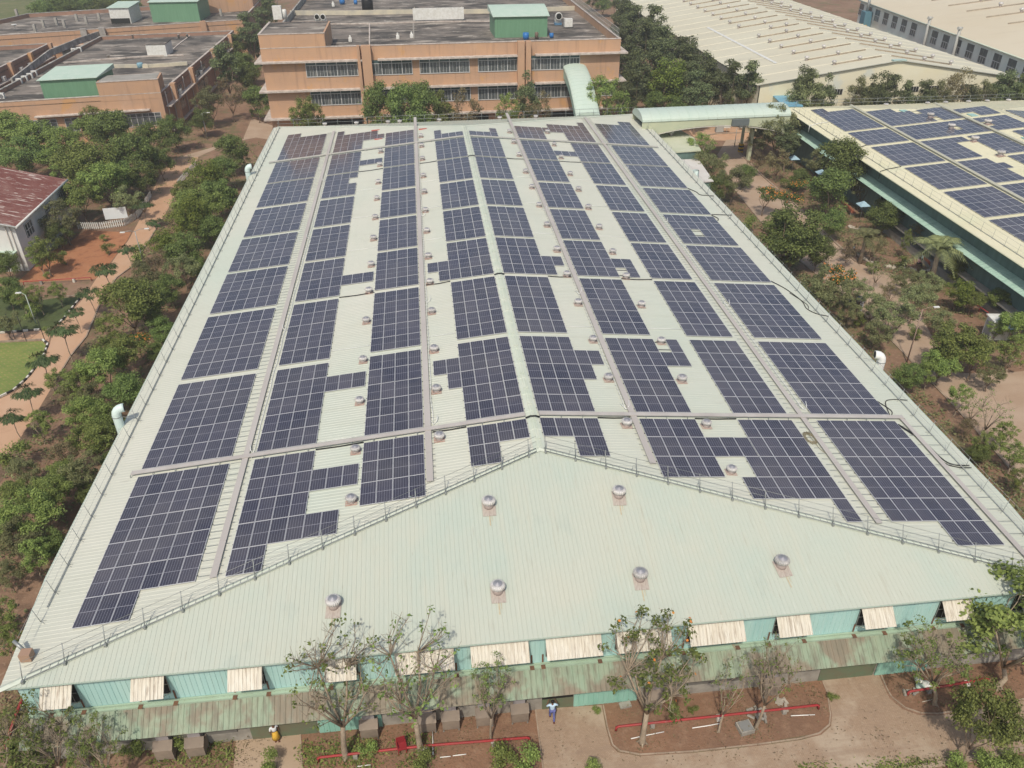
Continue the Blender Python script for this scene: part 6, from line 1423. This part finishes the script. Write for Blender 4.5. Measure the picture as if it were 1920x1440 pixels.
trees('near the white house', 'trees round the white house', [
    ('leafy', 80, 470, 26), ('bushy', 110, 440, 22), ('airy', 115, 405, 34), ('leafy', 70, 480, 20), ('broad', 165, 300, 54), ('broad', 195, 340, 44), ('broad', 130, 320, 34), ('broad', 150, 365, 38), ('bushy', 245, 290, 40), ('bushy', 225, 330, 32), ('bushy', 262, 330, 30), ('bushy', 285, 265, 34), ('bushy', 325, 245, 28), ('bushy', 215, 250, 40), ('broad', 170, 245, 36), ('broad', 110, 265, 36), ('broad', 60, 250, 40), ('broad', 20, 240, 42), ('bushy', 40, 290, 34), ('broad', 90, 290, 30), ('airy', 240, 372, 26), ('bushy', 300, 300, 26), ('leafy', 170, 225, 22), ('bushy', 8, 290, 28)])
trees('between the two terracotta office blocks', 'trees behind the main hall on the left', [('airy', 392, 190, 30), ('dry', 430, 175, 30), ('bushy', 480, 190, 26), ('tall', 420, 120, 26), ('bushy', 455, 120, 26), ('bushy', 440, 90, 24), ('bushy', 470, 150, 24), ('tall', 470, 60, 22), ('bushy', 485, 90, 20), ('tall', 495, 30, 20), ('bushy', 380, 225, 22), ('shrub', 470, 212, 8)])
trees_at(103, 'behind the main hall back eave', 'trees behind the back eave', [('leafy', 588, 222, 12), ('leafy', 568, 226, 9), ('bushy', 717, 208, 22), ('bushy', 770, 203, 24), ('bushy', 800, 208, 25), ('leafy', 825, 212, 16), ('dry', 873, 208, 18), ('leafy', 952, 212, 14), ('tall', 990, 186, 16), ('dry', 1012, 208, 22), ('leafy', 1128, 192, 13), ('leafy', 1150, 194, 13)])
trees('beside the big cream factory', 'tree belt in front of the big cream factory', [
    ('tall', 1170, 35, 24), ('tall', 1195, 45, 26), ('tall', 1220, 55, 26), ('tall', 1200, 85, 28), ('tall', 1235, 75, 26), ('tall', 1250, 95, 28), ('tall', 1225, 115, 28), ('tall', 1275, 105, 26), ('yellow', 1245, 150, 40), ('yellow', 1215, 165, 30), ('tall', 1295, 125, 28), ('tall', 1190, 140, 28), ('tall', 1180, 175, 26), ('bushy', 1285, 165, 26), ('tall', 1315, 145, 28), ('tall', 1335, 150, 28), ('tall', 1310, 175, 26), ('dry', 1350, 175, 24), ('tall', 1360, 160, 28), ('airy', 1385, 170, 26), ('tall', 1400, 160, 28), ('bushy', 1375, 190, 20), ('tall', 1160, 70, 22), ('tall', 1155, 12, 20), ('bushy', 1230, 195, 22), ('bushy', 1268, 195, 20), ('tall', 1180, 110, 22), ('bushy', 1180, 200, 18)])
trees_at(101.5, 'before the cream gable wall', 'trees in front of the cream gable', [('tall', 1516, 170, 22), ('airy', 1515, 182, 18), ('tall', 1545, 184, 20), ('airy', 1612, 184, 24), ('tall', 1632, 184, 18), ('tall', 1672, 176, 26), ('tall', 1692, 188, 20), ('tall', 1735, 186, 22), ('airy', 1762, 186, 22), ('dry', 1795, 172, 22), ('tall', 1806, 188, 18), ('airy', 1843, 186, 22), ('tall', 1868, 180, 24), ('tall', 1892, 172, 26), ('bushy', 1915, 178, 26)])
trees('between the solar halls', 'trees between the two halls', [
    ('airy', 1540, 600, 24), ('dry', 1565, 620, 22), ('airy', 1615, 545, 26), ('airy', 1700, 520, 24), ('dry', 1720, 440, 20), ('airy', 1640, 570, 28), ('airy', 1760, 600, 26), ('shrub', 1720, 625, 14), ('bushy', 1560, 415, 26), ('airy', 1620, 350, 26), ('airy', 1535, 300, 24), ('dry', 1460, 300, 24), ('tall', 1480, 265, 20), ('airy', 1420, 240, 20), ('broad', 1880, 560, 24), ('leafy', 1850, 830, 22), ('dry', 1815, 800, 20), ('airy', 1455, 415, 20), ('airy', 1462, 232, 42), ('airy', 1430, 262, 24), ('bushy', 1500, 262, 24), ('leafy', 1310, 280, 26), ('airy', 1335, 300, 30), ('bushy', 1350, 350, 24), ('airy', 1375, 335, 30), ('bushy', 1395, 330, 20), ('dry', 1300, 330, 18), ('flame', 1435, 365, 24), ('flame', 1475, 375, 24), ('flame', 1500, 350, 16), ('shrub', 1480, 340, 14), ('bushy', 1498, 335, 18), ('bushy', 1570, 310, 48), ('bushy', 1560, 360, 40), ('airy', 1600, 300, 26), ('bushy', 1495, 440, 56), ('bushy', 1475, 460, 40), ('bushy', 1535, 470, 28), ('airy', 1550, 540, 44), ('airy', 1520, 560, 40), ('flame', 1575, 520, 32), ('airy', 1590, 580, 24),
    ('dry', 1345, 400, 24), ('shrub', 1410, 425, 18), ('dry', 1420, 300, 18), ('bushy', 1660, 405, 28), ('broad', 1665, 385, 24), ('dry', 1640, 455, 24), ('palm', 1765, 460, 52), ('palm', 1625, 440, 36), ('leafy', 1700, 450, 10, 2.0), ('yellow', 1795, 500, 22), ('yellow', 1800, 545, 26), ('broad', 1825, 560, 22), ('airy', 1720, 560, 34), ('airy', 1680, 590, 36), ('airy', 1645, 620, 26), ('airy', 1740, 530, 26), ('dry', 1670, 545, 20), ('broad', 1800, 640, 50), ('broad', 1830, 665, 36), ('broad', 1770, 680, 34), ('airy', 1860, 700, 24), ('bushy', 1705, 705, 26), ('leafy', 1745, 695, 22), ('leafy', 1800, 745, 22), ('bare', 1865, 765, 34), ('bare', 1830, 760, 22), ('leafy', 1890, 815, 22), ('leafy', 1905, 850, 24), ('bushy', 1835, 848, 19), ('broad', 1905, 610, 32), ('leafy', 1870, 615, 16), ('leafy', 1900, 660, 26), ('dry', 1590, 470, 20), ('shrub', 1640, 500, 14), ('shrub', 1690, 490, 12), ('bare', 1650, 500, 22), ('shrub', 1610, 600, 14), ('leafy', 1915, 900, 20)])
trees('far beyond the left offices', 'distant trees at the top left', [('bushy', x, y, r_) for x, y, r_ in ((75, 28, 24), (100, 18, 26), (130, 22, 24), (160, 12, 26), (190, 20, 22), (215, 8, 24), (245, 14, 22), (262, 24, 16), (60, 38, 16), (120, 5, 22), (180, 2, 22), (235, 0, 20), (150, 32, 16), (205, 30, 14))])
trees('far behind the brick coloured block', 'distant trees behind the brick block', [('bushy', x, y, r_) for x, y, r_ in ((500, 5, 18), (480, 25, 16), (1110, -5, 16), (1130, 5, 16), (1175, 5, 18))])
def undergrowth(name, polys, n, m, smin, smax, seed, z=.02):
    rnd = random.Random(seed); mb = MB()
    for poly in polys:
        pts = [G(*q) for q in poly]; x0, x1 = min(p.x for p in pts), max(p.x for p in pts); y0, y1 = min(p.y for p in pts), max(p.y for p in pts)
        def inside(x, y):
            c = False; j = len(pts)-1
            for i in range(len(pts)):
                if (pts[i].y > y) != (pts[j].y > y) and x < (pts[j].x-pts[i].x)*(y-pts[i].y)/(pts[j].y-pts[i].y)+pts[i].x: c = not c
                j = i
            return c
        k = 0
        while k < n/len(polys):
            x, y = rnd.uniform(x0, x1), rnd.uniform(y0, y1)
            if not inside(x, y): k += .3; continue
            if noise.noise(V(x*.35, y*.35, seed)) < -.05 and rnd.random() < .85: k += .3; continue
            for _ in range(rnd.randint(3, 7)):
                p = V(x+rnd.gauss(0, .22), y+rnd.gauss(0, .22), z+abs(rnd.gauss(0, .14))); leaf_quad(mb, p, V(rnd.gauss(0, .5), rnd.gauss(0, .5), 1), V(rnd.gauss(0, 1), rnd.gauss(0, 1), .2), rnd.uniform(smin, smax)); k += 1
    o = mb.build(name, m, None); o['kind'] = 'stuff'; return o
STRIP = [(0, 905), (40, 845), (90, 770), (150, 665), (190, 580), (235, 520), (290, 440), (340, 360), (400, 305), (470, 270), (500, 260), (470, 330), (400, 460), (330, 590), (240, 760), (150, 940), (60, 1130), (0, 1250)]
GAPR = [(1290, 300), (1345, 300), (1390, 380), (1500, 500), (1640, 640), (1770, 770), (1900, 900), (1990, 1010), (1900, 1010), (1760, 850), (1600, 680), (1450, 510), (1340, 390)]
GAPR2 = [(1400, 300), (1500, 300), (1600, 380), (1720, 470), (1860, 590), (1990, 680), (1870, 690), (1760, 640), (1720, 560), (1620, 495), (1500, 385)]
HOUSE = [(70, 470), (120, 460), (170, 425), (260, 400), (330, 330), (400, 250), (300, 235), (0, 230), (0, 300), (90, 300), (140, 350)]
undergrowth('ground_cover', [STRIP, GAPR, GAPR2, HOUSE], 42000, LM['L_olive'], .10, .34, 1)
undergrowth('dry_ground_cover', [STRIP, GAPR, GAPR2, HOUSE, [(0, 1300), (60, 1200), (40, 1380), (0, 1440)]], 22000, LM['L_dry'], .06, .22, 2)
undergrowth('fallen_leaves', [[(566, 1380), (1000, 1335), (1015, 1440), (570, 1440)], [(1135, 1325), (1540, 1278), (1555, 1350), (1500, 1382), (1200, 1410), (1150, 1396)], [(1652, 1262), (1920, 1218), (1920, 1305), (1760, 1335), (1680, 1310)], [(60, 1400), (440, 1385), (435, 1440), (20, 1440)], [(1500, 1440), (1920, 1415), (1920, 1440)]], 5200, LM['L_dry'], .04, .13, 3)
undergrowth('paving_litter', [[(1010, 1330), (1125, 1325), (1145, 1400), (1200, 1420), (1550, 1385), (1560, 1440), (1020, 1440)], [(1545, 1276), (1645, 1262), (1720, 1345), (1920, 1318), (1920, 1400), (1560, 1438)], [(445, 1385), (560, 1378), (566, 1440), (440, 1440)]], 900, LM['L_dry'], .04, .12, 9, z=.03)
undergrowth('weeds', [[(60, 1395), (440, 1385), (435, 1440), (20, 1440)], [(566, 1400), (800, 1375), (810, 1440), (570, 1440)], [(1500, 1442), (1920, 1418), (1920, 1440), (1500, 1460)]], 6500, LM['L_mid'], .06, .2, 4)
for L in PROTO.values():
    for pr in L: drop(pr)
# ------------------------------------------------------------------ street furniture and small things
def lamp(px, py, H, label, arms=1, adir=(1, 0), m=None):
    p = G(px, py); t = thing('lamp_post', label, 'street lamp', p)
    MB().tube([p, p+V(0, 0, H)], [.07, .045], 7).build('pole', m or STEEL, t)
    for k in range(arms):
        a = V(*adir, 0)*(1 if k == 0 else -1); MB().tube([p+V(0, 0, H-.05), p+V(0, 0, H+.15)+a*.6, p+V(0, 0, H+.1)+a*1.3], .03, 5).build('arm', m or STEEL, t)
        q = p+V(0, 0, H+.08)+a*1.45; MB().box(q.x-.28, q.x+.28, q.y-.12, q.y+.12, q.z-.04, q.z+.05).build('lamp_head', WHITE, t)
lamp(273, 507, 5.2, 'grey lamp post with two arms beside the tan road', 2, (.9, .3)); lamp(1700, 680, 6.0, 'lamp post with one arm on the side path', 1, (1, .1), mat('rusty_pole', (.30, .21, .17), rough=.7))
lamp(68, 608, 3.6, 'short pale lamp post in the garden', 1, (-.6, .3), mat('pale_green_pole', (.42, .48, .42))); lamp(389, 262, 4.8, 'lamp post on the road behind the left office', 1, (.8, 0)); lamp(1377, 275, 3.2, 'low lamp post near the covered bridge', 1, (.7, .2))
for i, (px, py) in enumerate(((85, 640), (50, 640), (28, 635))):
    p = G(px, py); tag(MB().tube([p, p+V(0, 0, 3.0)], .04, 6).build('pole', mat('black_pole', (.03, .03, .03)), origin=p), 'thin black pole on the narrow garden path, %s from the right' % ORD[i], 'pole')
p = G(1864, 634); t = thing('equipment_cabinet', 'big white equipment cabinet beside the right hall', 'cabinet', p); M = Matrix.Translation(p) @ Matrix.Rotation(-.15, 4, 'Z'); MB().box(-1.0, 1.0, -.8, .8, .2, 2.3, M=M).build('cabinet', WHITE, t); MB().box(-1.12, 1.12, -.92, .92, 2.3, 2.42, M=M).build('roof', WHITE, t); MB().box(-.9, .9, -.7, .7, 0, .2, M=M).build('plinth', CONC, t); MB().box(-1.02, -1.0, -.6, .6, .5, 1.9, M=M).build('louvre', mat('grey_louvre', (.35, .35, .34)), t)
def canopy_small(px, py, lb, col=(.36, .52, .62)):
    p = G(px, py); t = thing('garden_umbrella', lb, 'umbrella', p); MB().tube([p, p+V(0, 0, 2.3)], .04, 6).build('pole', STEEL, t); c = MB()
    for k in range(4):
        a = PI/4+k*PI/2; b = a+PI/2; c.face([p+V(0, 0, 2.75), p+V(math.cos(a)*1.05, math.sin(a)*1.05, 2.2), p+V(math.cos(b)*1.05, math.sin(b)*1.05, 2.2)]); c.face([p+V(0, 0, 2.70), p+V(math.cos(b)*1.05, math.sin(b)*1.05, 2.15), p+V(math.cos(a)*1.05, math.sin(a)*1.05, 2.15)])
    c.build('canopy', mat('pale_blue_fabric', col, rough=.8), t)
canopy_small(1484, 322, 'pale blue umbrella far up the gap between the halls'); canopy_small(1612, 412, 'pale blue umbrella by the red benches near the right hall'); canopy_small(1885, 645, 'pale blue umbrella right of the white cabinet', (.22, .42, .58)); canopy_small(1535, 350, 'faded blue umbrella under the dense tree', (.33, .40, .46))
def bench(px, py, lb, L=4, rz=1.45):
    p = G(px, py); t = thing('bench', lb, 'bench', p); M = Matrix.Translation(p) @ Matrix.Rotation(rz, 4, 'Z'); m_ = mat('red_brown_bench', (.36, .12, .07), (.28, .10, .06), sc=2, rough=.7)
    for k in range(3): MB().box(-L/2, L/2, -.3+k*.24, -.1+k*.24, .45, .50, M=M).build('seat_board', m_, t)
    MB().box(-L/2, L/2, .45, .50, .6, .95, M=M).build('backrest', m_, t)
    for sx in (-1, 1): MB().box(sx*(L/2-.3)-.08, sx*(L/2-.3)+.08, -.28, .4, 0, .45, M=M).build('leg', CONC, t)
bench(1518, 338, 'long red brown bench under the trees, far end of the gap', 5); bench(1590, 395, 'long red brown bench beside the blue umbrella', 4.5); bench(1735, 492, 'red brown bench with seated people near the palm', 4)
for (px, a, b, nm) in ((0, (1655, 430), (1745, 490), 'far'), (0, (1820, 575), (1850, 595), 'near'),):
    A, B = G(*a), G(*b); t = thing('guard_rail', 'low red guard rail beside the right hall, %s one' % nm, 'railing', A); MB().tube([A+V(0, 0, .6), B+V(0, 0, .6)], .06, 6).build('rail', RED, t); n_ = max(2, int((B-A).length/2))
    for k in range(n_+1): q = A.lerp(B, k/n_); MB().tube([q, q+V(0, 0, .6)], .04, 5).build('post', RED, t)
p = G(1388, 285); t = thing('striped_post', 'yellow and black striped gate post below the covered bridge', 'post', p)
for k in range(5): MB().box(p.x-.35, p.x+.35, p.y-.35, p.y+.35, k*.3, k*.3+.295).build('stripe_block', YEL if k % 2 == 0 else KBLK, t)
MB().box(p.x-.2, p.x+.2, p.y-.2, p.y+.2, 1.5, 5.2).build('column', CREAMW, t)
p = G(1362, 250); t = thing('notice_board', 'small white notice board standing below the covered bridge', 'notice board', p); MB().box(p.x-.6, p.x+.6, p.y-.04, p.y+.04, 1.0, 2.2).build('panel', WHITE, t); MB().box(p.x-.04, p.x+.04, p.y+.041, p.y+.1, 0, 2.0).build('leg', STEEL, t)
p = G(1350, 248); t = thing('machine_box', 'grey box with pipes behind the notice board under the bridge', 'cabinet', p); MB().box(p.x-.9, p.x+.5, p.y-.4, p.y+.4, .1, 2.3).build('case', mat('light_grey_case', (.40, .40, .38)), t)
def rocks(pts, lb, n=18):
    mb = MB(); pts = [G(*q) for q in pts]; m_ = mat('pale_stones', (.52, .46, .38), (.4, .34, .27), sc=2, rough=.9)
    for k in range(n):
        s = random.random()*(len(pts)-1); i = int(s); q = pts[i].lerp(pts[i+1], s-i)+V(random.uniform(-.3, .3), random.uniform(-.3, .3), .1); r_ = random.uniform(.12, .3)
        i0 = len(mb.v); mb.lathe([(r_*.7, -.1), (r_, .05), (r_*.6, r_*.8)], q, 6)
    return tag(mb.build('stones', m_, origin=pts[0]), lb, 'stones')
rocks([(1610, 480), (1640, 500), (1700, 505), (1740, 510)], 'row of pale stones edging the path by the palm', 40); rocks([(1590, 425), (1600, 430), (1615, 428)], 'two piles of pale stones near the blue umbrella', 12)
# ------------------------------------------------------------------ people
SKIN = mat('brown_skin', (.17, .085, .05), rough=.6); HAIR = mat('black_hair', (.012, .010, .010), rough=.5)
def skinmesh(name, pts, edges, rad, m, parent, M, sub=1, root=0):
    me = bpy.data.meshes.new(name); me.from_pydata([tuple(M @ Vector(p)) for p in pts], edges, []); o = bpy.data.objects.new(name, me); COL.objects.link(o); o.parent = parent
    me.materials.append(m); md = o.modifiers.new('skin', 'SKIN'); md.use_smooth_shade = True
    if not me.skin_vertices: me.attributes.new if False else None
    for i, sv in enumerate(me.skin_vertices[0].data): r = rad[i]; sv.radius = (r if isinstance(r, tuple) else (r, r)); sv.use_root = (i == root)
    o.modifiers.new('sub', 'SUBSURF').levels = sub; o.modifiers['sub'].render_levels = sub
    return o
def person(px, py, rz, label, shirt, pants, pose='walk', skirt=None, z=0, h=1.66):
    p = G(px, py, z); t = thing('person', label, 'person', p); k = h/1.75; M = Matrix.Rotation(rz, 4, 'Z') @ Matrix.Scale(k, 4)
    st = .16 if pose == 'walk' else .03; arm = .16 if pose == 'walk' else .04
    hip = .93; sit = pose == 'sit'
    J = {}
    if sit:
        J = dict(pel=(0, 0, .50), che=(0, -.02, .86), nek=(0, -.03, 1.05), hed=(0, -.06, 1.17), top=(0, -.05, 1.30), hl=(.10, 0, .50), hr=(-.10, 0, .50), kl=(.13, -.45, .50), kr=(-.13, -.45, .50), al=(.13, -.47, .07), ar=(-.13, -.47, .07), tl=(.14, -.64, .03), tr=(-.14, -.64, .03), sl=(.19, -.02, .99), sr=(-.19, -.02, .99), el=(.25, -.12, .73), er=(-.25, -.12, .73), wl=(.15, -.34, .62), wr=(-.15, -.34, .62))
    elif pose == 'phone':
        J = dict(pel=(0, 0, hip), che=(0, 0, 1.28), nek=(0, -.01, 1.47), hed=(0, -.03, 1.58), top=(0, -.02, 1.72), hl=(.10, 0, .90), hr=(-.10, 0, .90), kl=(.10, -.16, .50), kr=(-.09, .08, .50), al=(.09, -.18, .09), ar=(-.08, .26, .12), tl=(.09, -.34, .03), tr=(-.08, .12, .03), sl=(.20, 0, 1.41), sr=(-.20, 0, 1.41), el=(.33, -.06, 1.20), er=(-.33, -.06, 1.20), wl=(.22, -.22, 1.40), wr=(-.22, -.22, 1.40))
    else:
        J = dict(pel=(0, 0, hip), che=(0, 0, 1.28), nek=(0, -.01, 1.47), hed=(0, -.03, 1.58), top=(0, -.02, 1.72), hl=(.10, 0, .90), hr=(-.10, 0, .90), kl=(.10, -st, .50), kr=(-.10, st*.6, .50), al=(.09, -st*1.5, .09), ar=(-.09, st*1.7, .10), tl=(.09, -st*1.5-.16, .03), tr=(-.09, st*1.7-.14, .03), sl=(.20, 0, 1.41), sr=(-.20, 0, 1.41), el=(.26, arm*.7, 1.14), er=(-.26, -arm*.6, 1.14), wl=(.25, arm*.6-.04, .90), wr=(-.25, -arm*1.5, .92))
    names = list(J); idx = {n: i for i, n in enumerate(names)}; pts = [J[n] for n in names]
    ed = [('pel', 'che'), ('che', 'nek'), ('nek', 'hed'), ('hed', 'top'), ('pel', 'hl'), ('pel', 'hr'), ('hl', 'kl'), ('hr', 'kr'), ('kl', 'al'), ('kr', 'ar'), ('al', 'tl'), ('ar', 'tr'), ('che', 'sl'), ('che', 'sr'), ('sl', 'el'), ('sr', 'er'), ('el', 'wl'), ('er', 'wr')]
    R_ = dict(pel=(.14, .10), che=(.15, .10), nek=.055, hed=.095, top=.075, hl=.09, hr=.09, kl=.055, kr=.055, al=.04, ar=.04, tl=.035, tr=.035, sl=.06, sr=.06, el=.042, er=.042, wl=.028, wr=.028)
    edges = [(idx[a], idx[b]) for a, b in ed]; rad = [R_[n] for n in names]
    # hands: palm, four fingers and a thumb, slightly curled
    for s, w_, e_ in ((1, 'wl', 'el'), (-1, 'wr', 'er')):
        w = Vector(J[w_]); d = (w-Vector(J[e_])).normalized(); sd = V(0, 1, 0) if abs(d.y) < .8 else V(1, 0, 0); sd = (sd-d*sd.dot(d)).normalized(); cu = d.cross(sd)*s
        pi_ = len(pts); pts.append(tuple(w+d*.07)); rad.append((.035, .018)); edges.append((idx[w_], pi_))
        for f in range(4):
            b = w+d*.095+sd*(.027-.018*f); L = (.07, .08, .075, .058)[f]
            i0 = len(pts); pts += [tuple(b), tuple(b+d*L*.5+cu*.008), tuple(b+d*L*.9+cu*.03)]; rad += [.009, .0085, .007]; edges += [(pi_, i0), (i0, i0+1), (i0+1, i0+2)]
        b = w+d*.04+sd*.035; i0 = len(pts); pts += [tuple(b), tuple(b+d*.03+sd*.025+cu*.01)]; rad += [.011, .009]; edges += [(pi_, i0), (i0, i0+1)]
    body = skinmesh('body', pts, edges, rad, SKIN, t, M)
    def cloth(nm, ns, grow, m, extra=None):
        q = [J[n] for n in ns]; ix = {n: i for i, n in enumerate(ns)}; e = [(ix[a], ix[b]) for a, b in ed if a in ix and b in ix]
        r_ = [tuple(x+grow for x in R_[n]) if isinstance(R_[n], tuple) else R_[n]+grow for n in ns]; return skinmesh(nm, q, e, r_, m, t, M)
    cloth('shirt', ['pel', 'che', 'nek', 'sl', 'sr', 'el', 'er'], .016, shirt)
    if not skirt: cloth('trousers', ['pel', 'hl', 'hr', 'kl', 'kr', 'al', 'ar'], .018, pants)
    else:
        mb = MB(); mb.lathe([(.25, .28), (.21, .6), (.15, .98)], (0, 0, 0), 14); mb.v = [M @ v+p for v in mb.v]; mb.build('skirt', skirt, t)
    hd = Vector(J['hed']); mb = MB(); prof = [(.100*math.sin(a), .13-.125*math.cos(a)+.0) for a in (.9, 1.3, 1.7, 2.1, 2.5, 2.9)]
    mb.lathe([(r, z_-.03) for r, z_ in prof], hd+V(0, .018, -.02), 12); mb.v = [M @ v+p for v in mb.v]; mb.sm = [True]*len(mb.sm); mb.build('hair', HAIR, t)
    # face: nose, eyes, mouth, ears as one small sub-mesh each would be sub-pixel; keep nose and ears on the head
    mb = MB(); c = hd+V(0, -.10, .01); mb.face([c+V(-.014, .01, -.01), c+V(.014, .01, -.01), c+V(0, -.018, -.015)]); mb.face([c+V(-.014, .01, -.01), c+V(0, -.018, -.015), c+V(0, .01, .04)]); mb.face([c+V(.014, .01, -.01), c+V(0, .01, .04), c+V(0, -.018, -.015)])
    for sx in (-1, 1): mb.box(sx*.1-.012, sx*.1+.012, hd.y-.02, hd.y+.02, hd.z-.02, hd.z+.04); mb.box(sx*.035-.012, sx*.035+.012, hd.y-.102, hd.y-.095, hd.z+.02, hd.z+.032)
    mb.box(-.022, .022, hd.y-.10, hd.y-.094, hd.z-.045, hd.z-.038)
    mb.v = [M @ v+p for v in mb.v]; mb.build('face', SKIN, t)
    for a in ('tl', 'tr'):
        q = Vector(J[a]); mb = MB(); mb.box(q.x-.05, q.x+.05, q.y-.05, q.y+.2, 0.0, .07); mb.v = [M @ v+p for v in mb.v]; mb.build('shoe', mat('brown_shoe', (.12, .04, .03)), t)
    return t
LB = mat('light_blue_shirt', (.50, .66, .80), rough=.8); JE = mat('blue_jeans', (.09, .10, .28), (.15, .17, .38), sc=8, rough=.9); WS = mat('white_shirt', (.72, .74, .76), rough=.8); DK = mat('dark_cloth', (.03, .03, .035)); OR = mat('orange_cloth', (.55, .16, .08))
person(1035, 1349, math.pi, 'person in a light blue shirt and jeans walking to the central doorway', LB, JE, 'phone', h=1.75)
person(519, 1388, .5, 'person in a white top and yellow skirt at the left doorway', WS, DK, 'stand', skirt=mat('yellow_skirt', (.70, .45, .06), (.62, .34, .05), sc=9, rough=.8), h=1.6)
person(1613, 583, 2.5, 'person in white pushing a dark cart on the side path', WS, mat('white_trousers', (.55, .56, .58)), 'walk')
person(1706, 598, .3, 'person in a blue shirt and orange cloth walking under the trees', LB, OR, 'walk')
person(1404, 290, 1.0, 'person in light blue standing by the path below the bridge', LB, mat('grey_trousers', (.25, .27, .3)), 'stand')
person(1598, 480, .8, 'person with white shirt half hidden by the shrub near the stones', WS, DK, 'stand')
person(1727, 492, 1.4, 'seated person in grey blue on the red bench near the palm', mat('grey_blue_cloth', (.25, .32, .40)), DK, 'sit'); person(1720, 500, 1.4, 'seated person in pink on the red bench near the palm', mat('pink_cloth', (.65, .32, .34)), DK, 'sit')
p = G(1605, 572); t = thing('cart', 'dark hand cart beside the person in white', 'cart', p); M = Matrix.Translation(p) @ Matrix.Rotation(.6, 4, 'Z'); MB().box(-.7, .7, -.5, .5, .45, .95, M=M).build('tray', mat('dark_blue_grey', (.07, .085, .11), rough=.6), t)
for sx in (-1, 1): MB().tube([M @ V(sx*.45, -.56, .3), M @ V(sx*.45, -.50, .3)], .28, 14).build('wheel', DGREY, t)
MB().tube([M @ V(.7, -.4, .8), M @ V(1.2, -.4, 1.0), M @ V(1.2, .4, 1.0), M @ V(.7, .4, .8)], .03, 5).build('handle', STEEL, t)
# ------------------------------------------------------------------ light and sky
sd = V(-.30, -.90, 1.30).normalized()
el = math.asin(sd.z)
W_ = bpy.data.worlds.new('World'); SC.world = W_; W_.use_nodes = True
nt = W_.node_tree; sky = nt.nodes.new('ShaderNodeTexSky'); sky.sky_type = 'NISHITA'; sky.sun_disc = False; sky.sun_elevation = el
sky.sun_rotation = math.atan2(sd.x, sd.y); sky.air_density = 1.2; sky.dust_density = 3.0; sky.ozone_density = 1.0
nt.links.new(sky.outputs[0], nt.nodes['Background'].inputs[0]); nt.nodes['Background'].inputs[1].default_value = .11
sl = bpy.data.lights.new('sun', 'SUN'); sl.energy = 2.8; sl.angle = math.radians(1.6); sl.color = (1, .93, .80)
so = bpy.data.objects.new('sun', sl); COL.objects.link(so); so.rotation_euler = sd.to_track_quat('Z', 'Y').to_euler(); so.location = (0, 0, 100)
SC.view_settings.view_transform = 'Standard'; SC.view_settings.look = 'None'; SC.view_settings.gamma = 1; SC.view_settings.exposure = 0.08
# haze
HAZE = .0005
if HAZE:
    hz = MB().box(-330, 430, -120, 640, -1.0, 45.0); ho = hz.build('haze', [bpy.data.materials.new('haze')], None); ho['kind'] = 'stuff'
    hm = ho.data.materials[0]; hm.use_nodes = True; n_ = hm.node_tree.nodes; n_.remove(n_['Principled BSDF']); pv_ = n_.new('ShaderNodeVolumePrincipled'); pv_.inputs['Density'].default_value = HAZE; pv_.inputs['Color'].default_value = (.92, .93, .92, 1); pv_.inputs['Anisotropy'].default_value = .1
    hm.node_tree.links.new(pv_.outputs[0], n_['Material Output'].inputs['Volume'])
SC.cycles.volume_bounces = 0
